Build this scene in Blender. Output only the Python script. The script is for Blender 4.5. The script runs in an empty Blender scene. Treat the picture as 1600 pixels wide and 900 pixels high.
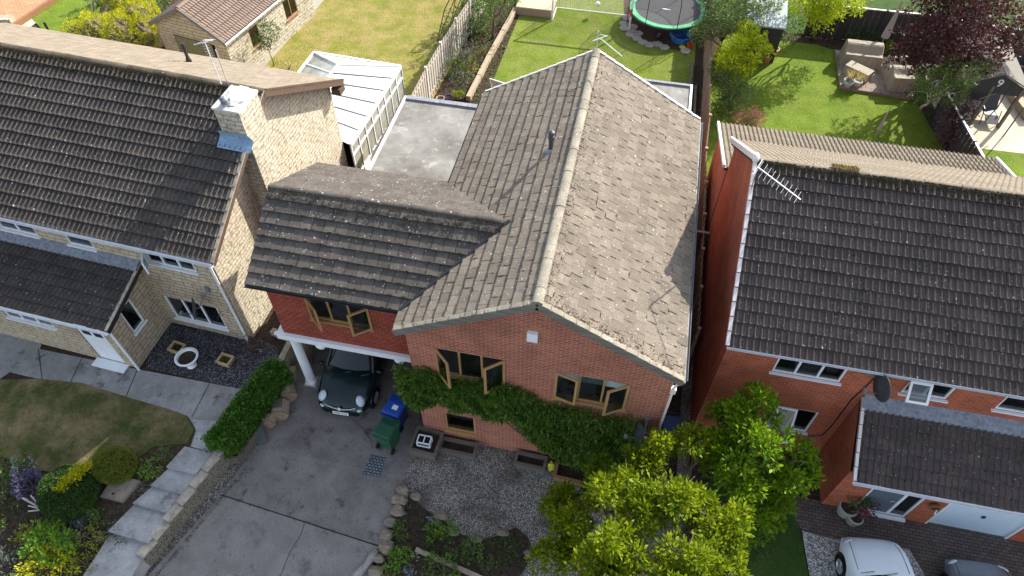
import bpy, math, random
import numpy as np
from mathutils import Vector, Matrix
random.seed(7)
rs = np.random.RandomState(11)
R = math.radians
scn = bpy.context.scene

# ------------------------------------------------------------ camera, sky, sun
CF = 1087.463; CH = 20.0
RM = np.array([[0.978901, 0.204314, 0.002816], [0.161096, -0.763212, -0.625743], [-0.125699, 0.612995, -0.780024]])
_u, _s, _vt = np.linalg.svd(RM); RM = _u @ _vt          # world -> (right, down, forward)
cam = bpy.data.cameras.new('camera'); co = bpy.data.objects.new('camera', cam); scn.collection.objects.link(co)
cam.sensor_fit = 'HORIZONTAL'; cam.sensor_width = 36.0; cam.lens = 36.0*CF/1600; cam.clip_end = 2000; cam.clip_start = .1
mw = Matrix.Identity(4)
for i in range(3):
    mw[i][0] = RM[0][i]; mw[i][1] = -RM[1][i]; mw[i][2] = -RM[2][i]
mw.translation = (0, 0, CH); co.matrix_world = mw; scn.camera = co
SUN_EL = R(33); SX, SY = .56, .828
w = bpy.data.worlds.new('World'); scn.world = w; w.use_nodes = True
sky = w.node_tree.nodes.new('ShaderNodeTexSky'); sky.sky_type = 'NISHITA'; sky.sun_disc = False
sky.sun_elevation = SUN_EL; sky.sun_rotation = math.atan2(SX, SY); sky.altitude = 100; sky.air_density = 1.0; sky.dust_density = 1.5
bg = w.node_tree.nodes['Background']; hs_ = w.node_tree.nodes.new('ShaderNodeHueSaturation'); hs_.inputs['Saturation'].default_value = .6; w.node_tree.links.new(sky.outputs[0], hs_.inputs['Color']); w.node_tree.links.new(hs_.outputs[0], bg.inputs[0]); bg.inputs[1].default_value = .145
sl = bpy.data.lights.new('sun', 'SUN'); sl.energy = 4.0; sl.angle = R(.55); sl.color = (1, .93, .82)
so = bpy.data.objects.new('sun', sl); scn.collection.objects.link(so)
_n = math.hypot(SX, SY)
sd = Vector((SX/_n*math.cos(SUN_EL), SY/_n*math.cos(SUN_EL), math.sin(SUN_EL)))
so.rotation_euler = sd.to_track_quat('Z', 'Y').to_euler(); so.location = sd*60
scn.view_settings.view_transform = 'Standard'; scn.view_settings.look = 'None'; scn.view_settings.gamma = 1
scn.view_settings.exposure = 1.4; scn.view_settings.use_curve_mapping = False
scn.render.engine = 'CYCLES'
scn.cycles.max_bounces = 6; scn.cycles.transparent_max_bounces = 8

# ------------------------------------------------------------ measuring helpers (metres; a sight line meets a real plane)
CC = np.array([800, 450.]); O3 = np.array([0, 0, CH])
def _d(px, py): return RM.T @ np.array([px-CC[0], py-CC[1], CF])
def P(px, py, z=0.):
    d = _d(px, py); return O3 + d*(z-CH)/d[2]
def PY(px, py, y):
    d = _d(px, py); return O3 + d*y/d[1]
def PX(px, py, x):
    d = _d(px, py); return O3 + d*x/d[0]
def PP(px, py, p0, n):
    d = _d(px, py); return O3 + d*((np.array(p0)-O3) @ n)/(d @ n)
def gD(x, y): return -.3 - .13*max(0, 8-y)             # drive side
def gL(x, y): return .45 - .2*min(max(0, 7.5-y), 12)   # left terrace
def gR(x, y): return 0.
def G(px, py, g=gD, dz=0):
    z = 0.
    for _ in range(30):
        p = P(px, py, z+dz); z = g(p[0], p[1])
    return np.array([p[0], p[1], z])

# ------------------------------------------------------------ mesh builder
class MB:
    def __init__(s): s.v = []; s.f = []
    def add(s, vs, fs):
        o = len(s.v); s.v.extend([tuple(map(float, a)) for a in vs]); s.f.extend([tuple(i+o for i in f) for f in fs]); return s
    def quad(s, a, b, c, d): return s.add([a, b, c, d], [(0, 1, 2, 3)])
    def box(s, x0, x1, y0, y1, z0, z1, M=None):
        vs = [(x, y, z) for z in (z0, z1) for y in (y0, y1) for x in (x0, x1)]
        if M is not None: vs = [M @ Vector(a) for a in vs]
        return s.add(vs, [(0, 2, 3, 1), (4, 5, 7, 6), (0, 1, 5, 4), (2, 6, 7, 3), (0, 4, 6, 2), (1, 3, 7, 5)])
    def bar(s, a, b, w, h, up=(0, 0, 1)):
        a = Vector(a); b = Vector(b); d = (b-a); L = d.length; d.normalize(); up = Vector(up)
        if abs(d.dot(up)) > .99: up = Vector((0, 1, 0))
        x = d.cross(up).normalized(); u = x.cross(d)
        M = Matrix(((x[0], d[0], u[0], a[0]), (x[1], d[1], u[1], a[1]), (x[2], d[2], u[2], a[2]), (0, 0, 0, 1)))
        return s.box(-w/2, w/2, 0, L, -h/2, h/2, M)
    def tube(s, pts, rad, n=8, cap=True):
        pts = [Vector(p) for p in pts]
        if not hasattr(rad, '__len__'): rad = [rad]*len(pts)
        rings = []; prev = None
        for i, p in enumerate(pts):
            d = (pts[min(i+1, len(pts)-1)]-pts[max(i-1, 0)]).normalized()
            if prev is None:
                prev = d.cross(Vector((0, 0, 1)) if abs(d.z) < .9 else Vector((1, 0, 0))).normalized()
            x = (prev - d*prev.dot(d)).normalized(); prev = x; y = d.cross(x)
            rings.append([p + (x*math.cos(2*math.pi*k/n)+y*math.sin(2*math.pi*k/n))*rad[i] for k in range(n)])
        o = len(s.v)
        for r in rings: s.v.extend([tuple(a) for a in r])
        for i in range(len(rings)-1):
            for k in range(n): s.f.append((o+i*n+k, o+i*n+(k+1) % n, o+(i+1)*n+(k+1) % n, o+(i+1)*n+k))
        if cap:
            s.f.append(tuple(o+k for k in range(n))[::-1]); s.f.append(tuple(o+(len(rings)-1)*n+k for k in range(n)))
        return s
    def lathe(s, prof, c=(0, 0, 0), n=20, M=None):
        o = len(s.v)
        for r, z in prof:
            for k in range(n):
                a = 2*math.pi*k/n; p = Vector((r*math.cos(a), r*math.sin(a), z))
                if M is not None: p = M @ p
                s.v.append((p[0]+c[0], p[1]+c[1], p[2]+c[2]))
        for i in range(len(prof)-1):
            for k in range(n): s.f.append((o+i*n+k, o+i*n+(k+1) % n, o+(i+1)*n+(k+1) % n, o+(i+1)*n+k))
        return s
    def prism(s, poly, z0, z1):
        n = len(poly); zz = (lambda z, p: z(p[0], p[1]) if callable(z) else z)
        vs = [(p[0], p[1], zz(z0, p)) for p in poly]+[(p[0], p[1], zz(z1, p)) for p in poly]
        return s.add(vs, [tuple(range(n))[::-1], tuple(range(n, 2*n))]+[(i, (i+1) % n, n+(i+1) % n, n+i) for i in range(n)])
    def blob(s, c, r, seed=0, rough=.15, n=10, m=7):
        rr = random.Random(seed); o = len(s.v)
        for i in range(m+1):
            th = math.pi*i/m
            for k in range(n):
                ph = 2*math.pi*k/n; q = 1+(rr.random()-.5)*2*rough
                if i in (0, m): q = 1
                s.v.append((c[0]+r[0]*q*math.sin(th)*math.cos(ph), c[1]+r[1]*q*math.sin(th)*math.sin(ph), c[2]+r[2]*q*math.cos(th)))
        for i in range(m):
            for k in range(n): s.f.append((o+i*n+k, o+(i+1)*n+k, o+(i+1)*n+(k+1) % n, o+i*n+(k+1) % n))
        return s

def link(o): scn.collection.objects.link(o); return o
def thing(name, label, cat, loc=(0, 0, 0), rz=0, group=None):
    o = link(bpy.data.objects.new(name, None)); o.location = Vector([float(a) for a in loc]); o.rotation_euler = (0, 0, rz)
    o.empty_display_size = .2
    o['label'] = label; o['category'] = cat
    if group: o['group'] = group
    o.matrix_world = Matrix.Translation(o.location) @ Matrix.Rotation(rz, 4, 'Z')
    return o
def rootM(o):
    while o.parent: o = o.parent
    return Matrix.Translation(o.location) @ Matrix.Rotation(o.rotation_euler[2], 4, 'Z')
def part(name, mb, mat, parent=None, local=False, smooth=False, label=None):
    me = bpy.data.meshes.new(name)
    me.from_pydata(mb.v, [], mb.f); me.update()
    if smooth: me.shade_smooth()
    me.materials.append(mat)
    o = link(bpy.data.objects.new(name, me))
    if parent is not None:
        if not local: me.transform(rootM(parent).inverted())
        o.parent = parent
    if label: o['label'] = label
    return o
def single(name, mb, mat, label, cat, base, group=None, smooth=False):
    me_o = part(name, mb, mat, None, smooth=smooth)
    b = Vector([float(a) for a in base]); me_o.data.transform(Matrix.Translation(-b)); me_o.location = b
    me_o['label'] = label; me_o['category'] = cat
    if group: me_o['group'] = group
    return me_o
def struct(name, mb, mat, kind='structure'):
    o = part(name, mb, mat); o['kind'] = kind; return o
def copy_thing(o, label, loc, rz=None):
    c = o.copy(); link(c); c.location = Vector([float(a) for a in loc]); c['label'] = label
    if rz is not None: c.rotation_euler = (0, 0, rz)
    def rec(a, b):
        for ch in a.children:
            d = ch.copy(); link(d); d.parent = b; rec(ch, d)
    rec(o, c); return c

# ------------------------------------------------------------ materials
class NT:
    def __init__(s, name, rough=.8, spec=.3):
        s.m = bpy.data.materials.new(name); s.m.use_nodes = True; s.t = s.m.node_tree; s.b = s.t.nodes['Principled BSDF']
        s.b.inputs['Roughness'].default_value = rough; s.b.inputs['Specular IOR Level'].default_value = spec
        s.tc = s.t.nodes.new('ShaderNodeTexCoord')
    def n(s, ty, **k):
        a = s.t.nodes.new(ty)
        for q, v in k.items(): setattr(a, q, v)
        return a
    def l(s, a, b): s.t.links.new(a, b)
    def noise(s, scale, detail=4, rough=.6, vec=None):
        a = s.n('ShaderNodeTexNoise'); a.inputs['Scale'].default_value = scale; a.inputs['Detail'].default_value = detail
        a.inputs['Roughness'].default_value = rough; s.l(vec or s.tc.outputs['Object'], a.inputs['Vector']); return a.outputs['Fac']
    def vor(s, scale, feat='F1', vec=None, out='Distance'):
        a = s.n('ShaderNodeTexVoronoi', feature=feat); a.inputs['Scale'].default_value = scale
        s.l(vec or s.tc.outputs['Object'], a.inputs['Vector']); return a.outputs[out]
    def ramp(s, fac, stops, interp='LINEAR'):
        a = s.n('ShaderNodeValToRGB'); a.color_ramp.interpolation = interp; e = a.color_ramp.elements
        while len(e) < len(stops): e.new(.5)
        for i, (p, c) in enumerate(stops):
            e[i].position = p; e[i].color = (c, c, c, 1) if not hasattr(c, '__len__') else (*c, 1)
        s.l(fac, a.inputs[0]); return a.outputs[0]
    def mix(s, fac, a, b, mode='MIX'):
        m = s.n('ShaderNodeMix', data_type='RGBA', blend_type=mode)
        for i, v in ((0, fac), (6, a), (7, b)):
            if hasattr(v, 'is_output'): s.l(v, m.inputs[i])
            elif i == 0: m.inputs[0].default_value = v
            else: m.inputs[i].default_value = (*v, 1)
        return m.outputs[2]
    def math(s, op, a, b=0.):
        m = s.n('ShaderNodeMath', operation=op)
        for i, v in ((0, a), (1, b)):
            if hasattr(v, 'is_output'): s.l(v, m.inputs[i])
            else: m.inputs[i].default_value = v
        return m.outputs[0]
    def rnd(s): return s.n('ShaderNodeNewGeometry').outputs['Random Per Island']
    def base(s, c):
        if hasattr(c, 'is_output'): s.l(c, s.b.inputs['Base Color'])
        else: s.b.inputs['Base Color'].default_value = (*c, 1)
        return s
    def bump(s, h, dist=.01, st=.6):
        b = s.n('ShaderNodeBump'); b.inputs['Distance'].default_value = dist; b.inputs['Strength'].default_value = st
        s.l(h, b.inputs['Height']); s.l(b.outputs[0], s.b.inputs['Normal']); return s
    def uv(s, sx=1, sy=1):    # wall coordinates: along the wall, height
        sp = s.n('ShaderNodeSeparateXYZ'); s.l(s.tc.outputs['Object'], sp.inputs[0])
        cb = s.n('ShaderNodeCombineXYZ'); s.l(s.math('ADD', sp.outputs[0], sp.outputs[1]), cb.inputs[0]); s.l(sp.outputs[2], cb.inputs[1])
        return cb.outputs[0]
def sc(c, k): return tuple(min(1, a*k) for a in c)
def plain(name, c, rough=.5, spec=.4, var=.12, scale=6, metal=0, bump=0):
    t = NT(name, rough, spec); t.b.inputs['Metallic'].default_value = metal
    f = t.noise(scale, 5); t.base(t.mix(t.ramp(f, [(.3, 0), (.7, 1)]), sc(c, 1-var), sc(c, 1+var)))
    if bump: t.bump(t.noise(scale*8, 4), bump)
    return t.m
def brickmat(name, c1, c2, mort, bw=.225, rh=.075, ms=.010, stone=False, noisec=.25, flat=False, pits=False):
    t = NT(name, .9, .15); v = t.tc.outputs['Object'] if flat else t.uv()
    if stone:
        nv = t.n('ShaderNodeTexNoise'); nv.inputs['Scale'].default_value = 1.6; t.l(v, nv.inputs[0])
        va = t.n('ShaderNodeVectorMath', operation='SCALE'); va.inputs[3].default_value = .10; t.l(nv.outputs['Color'], va.inputs[0])
        vb = t.n('ShaderNodeVectorMath', operation='ADD'); t.l(va.outputs[0], vb.inputs[0]); t.l(v, vb.inputs[1]); v = vb.outputs[0]
    b = t.n('ShaderNodeTexBrick'); t.l(v, b.inputs['Vector']); b.inputs['Scale'].default_value = 1
    b.inputs['Color1'].default_value = (*c1, 1); b.inputs['Color2'].default_value = (*c2, 1); b.inputs['Mortar'].default_value = (*mort, 1)
    b.inputs['Mortar Size'].default_value = ms; b.inputs['Mortar Smooth'].default_value = .2; b.inputs['Brick Width'].default_value = bw; b.inputs['Row Height'].default_value = rh
    b.inputs['Bias'].default_value = -.1
    if stone: b.offset_frequency = 2; b.squash = .7; b.squash_frequency = 3
    f = t.noise(1.1, 5); g = t.noise(25, 3)
    c = t.mix(1, b.outputs['Color'], t.ramp(f, [(.25, 1-noisec), (.75, 1.05)]), 'MULTIPLY')
    c = t.mix(1, c, t.ramp(g, [(.3, .85), (.7, 1.1)]), 'MULTIPLY')
    if pits:
        mp = t.n('ShaderNodeMapping'); mp.inputs['Scale'].default_value = (1, 1, 1.5); t.l(t.tc.outputs['Object'], mp.inputs[0])
        c = t.mix(t.math('MULTIPLY', t.ramp(t.noise(5.5, 3, .5, mp.outputs[0]), [(.56, 0), (.62, 1)]), .7), c, (.20, .165, .115))
    t.base(c)
    h = t.math('SUBTRACT', t.math('MULTIPLY', t.noise(9 if stone else 40, 4), 1.2 if stone else .3), b.outputs['Fac'])
    t.bump(h, .03 if stone else .008, .8)
    return t.m
def roofmat(name, c, dark, lich=1., rndv=.18, moss=.5):
    t = NT(name, .92, .12)
    r = t.rnd(); f = t.noise(2.2, 6, .65); g = t.noise(30, 3)
    col = t.mix(t.ramp(f, [(.3, 0), (.7, 1)]), dark, c)
    col = t.mix(1, col, t.ramp(r, [(0, 1-rndv), (1, 1+rndv)]), 'MULTIPLY')
    col = t.mix(1, col, t.ramp(g, [(.25, .72), (.75, 1.15)]), 'MULTIPLY')
    # pale lichen rosettes and dark moss specks
    d = t.vor(3.6); dn = t.math('ADD', d, t.math('MULTIPLY', t.noise(14, 3), .10))
    m1 = t.ramp(dn, [(.115, 1), (.15, 0)])
    sel = t.ramp(t.vor(3.6, out='Color'), [(.40, 0), (.5, 1)])
    m1 = t.math('MULTIPLY', t.math('MULTIPLY', m1, sel), lich)
    col = t.mix(m1, col, (.42, .41, .38))
    d2 = t.vor(10); m2 = t.ramp(d2, [(.13, 1), (.2, 0)]); s2 = t.ramp(t.vor(10, out='Color'), [(.55, 0), (.6, 1)])
    col = t.mix(t.math('MULTIPLY', t.math('MULTIPLY', m2, s2), lich*.8), col, (.33, .33, .31))
    m3 = t.ramp(t.noise(11, 5, .7), [(.61, 0), (.655, 1)])
    col = t.mix(t.math('MULTIPLY', m3, moss), col, (.018, .017, .012))
    t.base(col); t.bump(t.math('ADD', t.noise(60, 4), t.math('MULTIPLY', t.noise(12, 4), 1.0)), .008)
    return t.m
def leafmat(name, a, b, tip=None, trans=.35, rough=.5, nsc=1.4):
    t = NT(name, rough, .25)
    r = t.rnd(); f = t.noise(nsc, 3)
    m = t.math('ADD', t.math('MULTIPLY', r, .5), t.math('MULTIPLY', f, .55))
    st = [(.25, a), (.75, b)]
    if tip: st.append((.92, tip))
    col = t.ramp(m, st); t.base(col)
    tr = t.n('ShaderNodeBsdfTranslucent'); t.l(col, tr.inputs[0])
    mx = t.n('ShaderNodeMixShader'); mx.inputs[0].default_value = trans
    t.l(t.b.outputs[0], mx.inputs[1]); t.l(tr.outputs[0], mx.inputs[2])
    t.l(mx.outputs[0], t.t.nodes['Material Output'].inputs[0])
    return t.m
def grassmat(name, a, b, dry=None, drya=.5, fine=18):
    t = NT(name, .9, .1)
    f = t.noise(1.3, 6, .65); g = t.noise(fine*2.2, 4, .8); h = t.noise(fine*.6, 3)
    col = t.mix(t.ramp(f, [(.35, 0), (.65, 1)]), a, b)
    if dry: col = t.mix(t.math('MULTIPLY', t.ramp(t.noise(.9, 6, .7), [(.42, 0), (.62, 1)]), drya), col, dry)
    col = t.mix(1, col, t.ramp(g, [(.25, .55), (.75, 1.4)]), 'MULTIPLY'); col = t.mix(1, col, t.ramp(h, [(.3, .82), (.7, 1.15)]), 'MULTIPLY')
    t.base(col); t.bump(t.math('ADD', g, h), .05, .9); return t.m
def gravelmat(name, dark, mid, light, sc_=32, dirt=(.035, .03, .025), dirta=.6):
    t = NT(name, .85, .25)
    c = t.vor(sc_, out='Color'); d = t.vor(sc_)
    g = t.n('ShaderNodeSeparateColor'); t.l(c, g.inputs[0])
    col = t.ramp(g.outputs[0], [(.1, dark), (.55, mid), (.95, light)])
    col = t.mix(t.ramp(d, [(.35, 0), (.7, .8)]), col, sc(dark, .3))
    col = t.mix(t.math('MULTIPLY', t.ramp(t.noise(.9, 6, .65), [(.45, 0), (.68, 1)]), dirta), col, dirt)
    t.base(col); t.bump(t.math('SUBTRACT', 1., d), .02, 1); return t.m
def concmat(name, a, b, spot=(.02, .02, .02), spots=.5, fine=1., st=1.2):
    t = NT(name, .88, .2)
    f = t.noise(st, 7, .65); col = t.mix(t.ramp(f, [(.3, 0), (.7, 1)]), a, b)
    g = t.noise(45, 3, .7); col = t.mix(1, col, t.ramp(g, [(.3, 1-.25*fine), (.7, 1+.2*fine)]), 'MULTIPLY')
    s1 = t.ramp(t.noise(1.7, 7, .72), [(.56, 0), (.67, 1)]); col = t.mix(t.math('MULTIPLY', s1, spots), col, spot)
    d = t.vor(5); s2 = t.math('MULTIPLY', t.ramp(d, [(.06, 1), (.12, 0)]), spots); col = t.mix(s2, col, spot)
    t.base(col); t.bump(t.noise(70, 4), .006, .6); return t.m
def woodmat(name, a, b, ax=0, sc_=1.):
    t = NT(name, .8, .2); mp = t.n('ShaderNodeMapping'); s3 = [22*sc_, 22*sc_, 22*sc_]; s3[ax] = 1.2*sc_; mp.inputs['Scale'].default_value = s3
    t.l(t.tc.outputs['Object'], mp.inputs[0]); f = t.noise(1, 5, .6, mp.outputs[0])
    t.base(t.mix(t.ramp(f, [(.3, 0), (.7, 1)]), a, b)); t.bump(f, .006, .5); return t.m
def glassmat(name, tint=(.55, .6, .62)):
    t = NT(name); tr = t.n('ShaderNodeBsdfTransparent'); tr.inputs[0].default_value = (*tint, 1)
    gl = t.n('ShaderNodeBsdfGlossy'); gl.inputs['Roughness'].default_value = .02; gl.inputs[0].default_value = (.9, .93, .95, 1)
    fr = t.n('ShaderNodeLayerWeight'); fr.inputs[0].default_value = .5
    fm = t.math('ADD', t.math('MULTIPLY', t.math('POWER', fr.outputs[1], 4.), .9), .05)
    mx = t.n('ShaderNodeMixShader'); t.l(fm, mx.inputs[0]); t.l(tr.outputs[0], mx.inputs[1]); t.l(gl.outputs[0], mx.inputs[2])
    t.l(mx.outputs[0], t.t.nodes['Material Output'].inputs[0]); return t.m

M = {}
M['brick'] = brickmat('red_brick', (.47, .125, .060), (.30, .07, .042), (.44, .31, .24), ms=.012, noisec=.38)
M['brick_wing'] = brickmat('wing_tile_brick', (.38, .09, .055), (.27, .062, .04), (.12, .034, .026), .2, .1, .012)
M['brick_red'] = brickmat('deep_red_brick', (.54, .115, .045), (.36, .065, .030), (.40, .22, .15), ms=.012, noisec=.38)
M['stone'] = brickmat('cream_stone', (.56, .46, .33), (.47, .38, .265), (.21, .17, .125), .42, .17, .014, True)
M['stone_rough'] = brickmat('rough_cream_stone', (.58, .53, .42), (.50, .44, .34), (.36, .31, .22), .34, .15, .016, True, .2, pits=True)
M['roof_main'] = roofmat('brown_concrete_tile', (.200, .170, .135), (.135, .117, .096), 1.6, .15)
M['roof_wing'] = roofmat('dark_concrete_tile', (.118, .104, .092), (.064, .057, .051), 1.6, .14)
M['roof_left'] = roofmat('shaded_brown_roll_tile', (.104, .090, .080), (.053, .048, .045), 1.0, .1, 1.)  # front slope tile: slope shade and black moss both darken the base
M['roof_right'] = roofmat('shaded_red_brown_roll_tile', (.128, .100, .090), (.072, .060, .056), 1.0, .1, 1.)  # front slope copy, its shade painted into the darker base
M['roof_sunlit'] = roofmat('sunlit_tan_tile', (.24, .20, .152), (.185, .157, .12), .5, .1, .3)  # rear slopes and ridge: sunlight put into the paler base
M['roof_orange'] = roofmat('orange_tile', (.42, .24, .13), (.36, .2, .11), .1, .15, .1)
M['roof_shed'] = roofmat('roofing_felt', (.20, .19, .17), (.16, .15, .14), .3, .05, .2)
M['tile_edge'] = plain('shade_tile_edge', (.012, .011, .010), 1, .05, .5, 12)  # tile butt faces near black: grime plus painted shade under the laps
M['stone_wall'] = brickmat('grey_walling', (.30, .27, .21), (.22, .195, .15), (.09, .08, .065), .34, .11, .016, True)
M['roof_garage'] = roofmat('garage_pantile', (.24, .18, .145), (.19, .145, .115), .3, .1, .2)
M['moss_gold'] = plain('golden_moss', (.20, .14, .05), 1, .05, .5, 20)
M['patio_brick'] = brickmat('orange_brick_patio', (.50, .29, .16), (.42, .23, .12), (.24, .17, .11), .24, .12, .014, flat=True)
M['under'] = plain('roof_underlay', (.03, .028, .026), .9)
M['ridge'] = roofmat('mortar_ridge', (.33, .30, .24), (.19, .17, .135), .9, .1, .9)
M['ridge_dark'] = roofmat('mossy_ridge', (.12, .10, .075), (.05, .045, .035), .6, .2, .9)
M['moss'] = plain('dry_moss', (.045, .037, .022), 1, .05, .5, 20)
M['moss_red'] = plain('rusty_moss', (.11, .055, .03), 1, .05, .5, 20)
M['verge'] = woodmat('weathered_barge_board', (.10, .09, .08), (.22, .20, .17))
M['white'] = plain('white_upvc', (.74, .76, .78), .35, .5, .04)
M['white_old'] = plain('white_verge', (.62, .56, .54), .5, .4, .1)
M['black'] = plain('black_plastic', (.018, .018, .02), .4, .5)
M['oak'] = woodmat('golden_oak_frame', (.33, .19, .075), (.43, .26, .11), 2)
M['glass'] = glassmat('window_glass')
M['glass_dark'] = plain('dark_glass', (.010, .013, .016), .08, .45, .3)
M['blind'] = plain('pale_blind', (.55, .68, .66), .8, .2, .05)
M['interior'] = plain('interior_plaster', (.30, .27, .24), .9, .1, .2)
M['grey_metal'] = plain('grey_metal', (.14, .15, .17), .5, .5, .2)
M['lead'] = plain('lead_flashing', (.20, .215, .25), .7, .3, .35, 9, 0, .01)
M['lead_blue'] = plain('blue_flashing', (.17, .26, .36), .5, .5, .35, 14)
M['alu'] = plain('aluminium', (.6, .6, .6), .35, .5, .1, 5, .6)
M['dish'] = plain('dish_grey', (.05, .053, .06), .5, .4)
M['felt_grey'] = concmat('grey_felt_roof', (.11, .105, .095), (.26, .26, .245), (.38, .38, .36), .6, .9, .9)
M['drive'] = concmat('driveway_concrete', (.13, .118, .106), (.235, .218, .20), (.055, .048, .044), .85, 1.2)
M['drive_low'] = concmat('lower_drive_concrete', (.17, .157, .143), (.26, .243, .222), (.06, .057, .054), .5, 1.4)
M['path'] = concmat('grey_path_concrete', (.17, .167, .16), (.32, .315, .305), (.06, .058, .055), .8)
M['path_light'] = concmat('pale_slab_concrete', (.20, .20, .20), (.40, .40, .395), (.09, .09, .09), .7, .8, 1.8)
M['path_garden'] = concmat('garden_path', (.26, .24, .20), (.34, .32, .27), (.12, .11, .09), .3)
M['coping'] = plain('coping_stone', (.34, .30, .24), .9, .1, .35, 6, 0, .01)
M['soil'] = plain('garden_soil', (.055, .040, .030), 1, .05, .5, 9, 0, .04)
M['bark'] = plain('bark_chip', (.075, .047, .034), 1, .05, .5, 30, 0, .05)
M['gravel'] = gravelmat('pale_gravel', (.12, .105, .09), (.32, .29, .25), (.66, .62, .55), 42, (.065, .052, .040), .9)
M['gravel_dark'] = gravelmat('slate_gravel', (.03, .03, .035), (.065, .062, .07), (.25, .25, .28), 30, (.035, .03, .03), .4)
M['gravel_white'] = gravelmat('white_gravel', (.22, .21, .2), (.45, .44, .43), (.75, .74, .72), 26, (.2, .18, .16), .3)
M['gravel_strip'] = gravelmat('strip_gravel', (.12, .11, .10), (.28, .25, .21), (.5, .46, .40), 30, (.03, .03, .03), .8)
M['paving'] = brickmat('block_paving', (.15, .115, .10), (.10, .08, .072), (.045, .038, .034), .2, .1, .010, flat=True)
M['cobble'] = brickmat('blue_cobble', (.20, .25, .31), (.14, .18, .23), (.06, .06, .05), .11, .09, .018, flat=True)
M['lawn_main'] = grassmat('lawn_green', (.11, .165, .016), (.17, .23, .026), (.25, .22, .10), .35)
M['lawn_left'] = grassmat('lawn_dry', (.165, .18, .030), (.24, .23, .05), (.34, .26, .11), .8)
M['lawn_right'] = grassmat('lawn_lush', (.10, .165, .014), (.165, .24, .024), (.19, .20, .06), .25)
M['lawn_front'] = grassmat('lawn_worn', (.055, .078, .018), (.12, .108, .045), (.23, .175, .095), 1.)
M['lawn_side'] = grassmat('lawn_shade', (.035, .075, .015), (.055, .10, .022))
M['patio'] = concmat('sand_patio', (.42, .36, .27), (.55, .48, .37), (.22, .19, .14), .3)
M['paver'] = brickmat('patio_slabs', (.30, .24, .20), (.25, .20, .17), (.12, .1, .08), .45, .45, .012, flat=True)
M['fence_grey'] = woodmat('grey_fence_panel', (.30, .27, .23), (.42, .39, .34), 2)
M['fence_brown'] = woodmat('brown_fence_panel', (.24, .17, .11), (.36, .28, .20), 2)
M['fence_conc'] = plain('concrete_post', (.50, .48, .44), .9, .1, .15, 8, 0, .01)
M['fence_dark'] = woodmat('dark_stained_fence', (.035, .033, .036), (.06, .055, .06), 2)
M['deck'] = woodmat('pale_decking', (.45, .36, .24), (.58, .48, .34), 0)
M['timber'] = woodmat('weathered_timber', (.26, .20, .145), (.42, .34, .25), 1)
M['timber_dark'] = woodmat('dark_timber', (.09, .075, .06), (.17, .145, .12), 0)
M['barge_brown'] = woodmat('dark_brown_barge', (.085, .055, .038), (.12, .08, .055), 0)
M['brown_frame'] = woodmat('brown_timber', (.20, .10, .05), (.28, .15, .08), 0)
M['log_end'] = plain('log_end', (.28, .20, .14), .9, .1, .3, 7, 0, .01)
M['rock'] = plain('sandstone_rock', (.25, .21, .16), .95, .1, .4, 3, 0, .05)
M['trunk'] = woodmat('bark_trunk', (.09, .07, .05), (.17, .14, .11), 2)
M['birch'] = plain('birch_bark', (.55, .50, .44), .8, .2, .35, 7)
M['deadwood'] = plain('driftwood', (.30, .28, .26), .9, .1, .25, 6, 0, .01)
M['terracotta'] = plain('terracotta', (.42, .17, .08), .8, .2)
M['pot_blue'] = plain('blue_glazed', (.03, .05, .16), .3, .5)
M['pot_red'] = plain('red_plastic', (.50, .05, .03), .5, .4)
M['pot_orange'] = plain('orange_plastic', (.55, .17, .05), .5, .4)
M['pot_tan'] = plain('tan_pot', (.45, .30, .17), .7, .3)
M['pot_grey'] = plain('pale_grey_pot', (.34, .34, .31), .7, .3, .15)
M['pot_white'] = plain('white_stone_pot', (.48, .48, .46), .7, .3, .1)
M['bin_green'] = plain('green_bin', (.018, .085, .045), .45, .4, .12)
M['bin_blue'] = plain('blue_bin_lid', (.012, .07, .36), .45, .4, .12)
M['bin_body'] = plain('dark_blue_bin', (.012, .03, .11), .5, .4)
M['cover'] = plain('taupe_cover', (.31, .275, .225), .85, .15, .08, 4, 0, .01)
M['parasol'] = plain('grey_canvas', (.45, .42, .43), .85, .1, .1)
M['tramp_green'] = plain('green_pad', (.09, .42, .20), .5, .4, .35, 2.5)
M['tramp_mat'] = plain('trampoline_mat', (.075, .078, .083), .7, .2, .15)
M['pool_blue'] = plain('blue_plastic', (.03, .17, .52), .4, .5)
M['toy_yellow'] = plain('yellow_plastic', (.55, .55, .05), .4, .5)
M['hexslab'] = plain('hex_slab', (.34, .30, .26), .9, .1, .2, 6, 0, .01)
M['net'] = plain('net_cord', (.6, .6, .55), .8, .1)
M['slate'] = plain('slate_slab', (.065, .075, .075), .7, .2, .2)
M['manhole'] = plain('manhole_slab', (.22, .185, .15), .9, .1, .25, 7, 0, .008)
M['car_green'] = plain('dark_green_paint', (.002, .013, .014), .22, .35, .1); M['car_green'].node_tree.nodes['Principled BSDF'].inputs['Coat Weight'].default_value = .2
M['car_black'] = plain('car_black', (.006, .006, .007), .3, .35)
M['car_white'] = plain('white_paint', (.62, .70, .74), .22, .5, .03)
M['car_silver'] = plain('grey_paint', (.20, .22, .25), .25, .6, .05, 6, .5)
M['rubber'] = plain('tyre_rubber', (.015, .015, .015), .8, .2)
M['rim'] = plain('alloy', (.45, .45, .46), .3, .5, .1, 5, .7)
M['lamp'] = plain('headlamp', (.45, .52, .58), .12, .7, .25, 18)
M['plate'] = plain('number_plate', (.72, .73, .72), .4, .4, .03)
M['pool_frame'] = plain('cream_metal', (.62, .60, .52), .5, .4)
M['conserv_roof'] = plain('polycarbonate', (.62, .64, .65), .3, .5, .04, 1)
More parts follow.
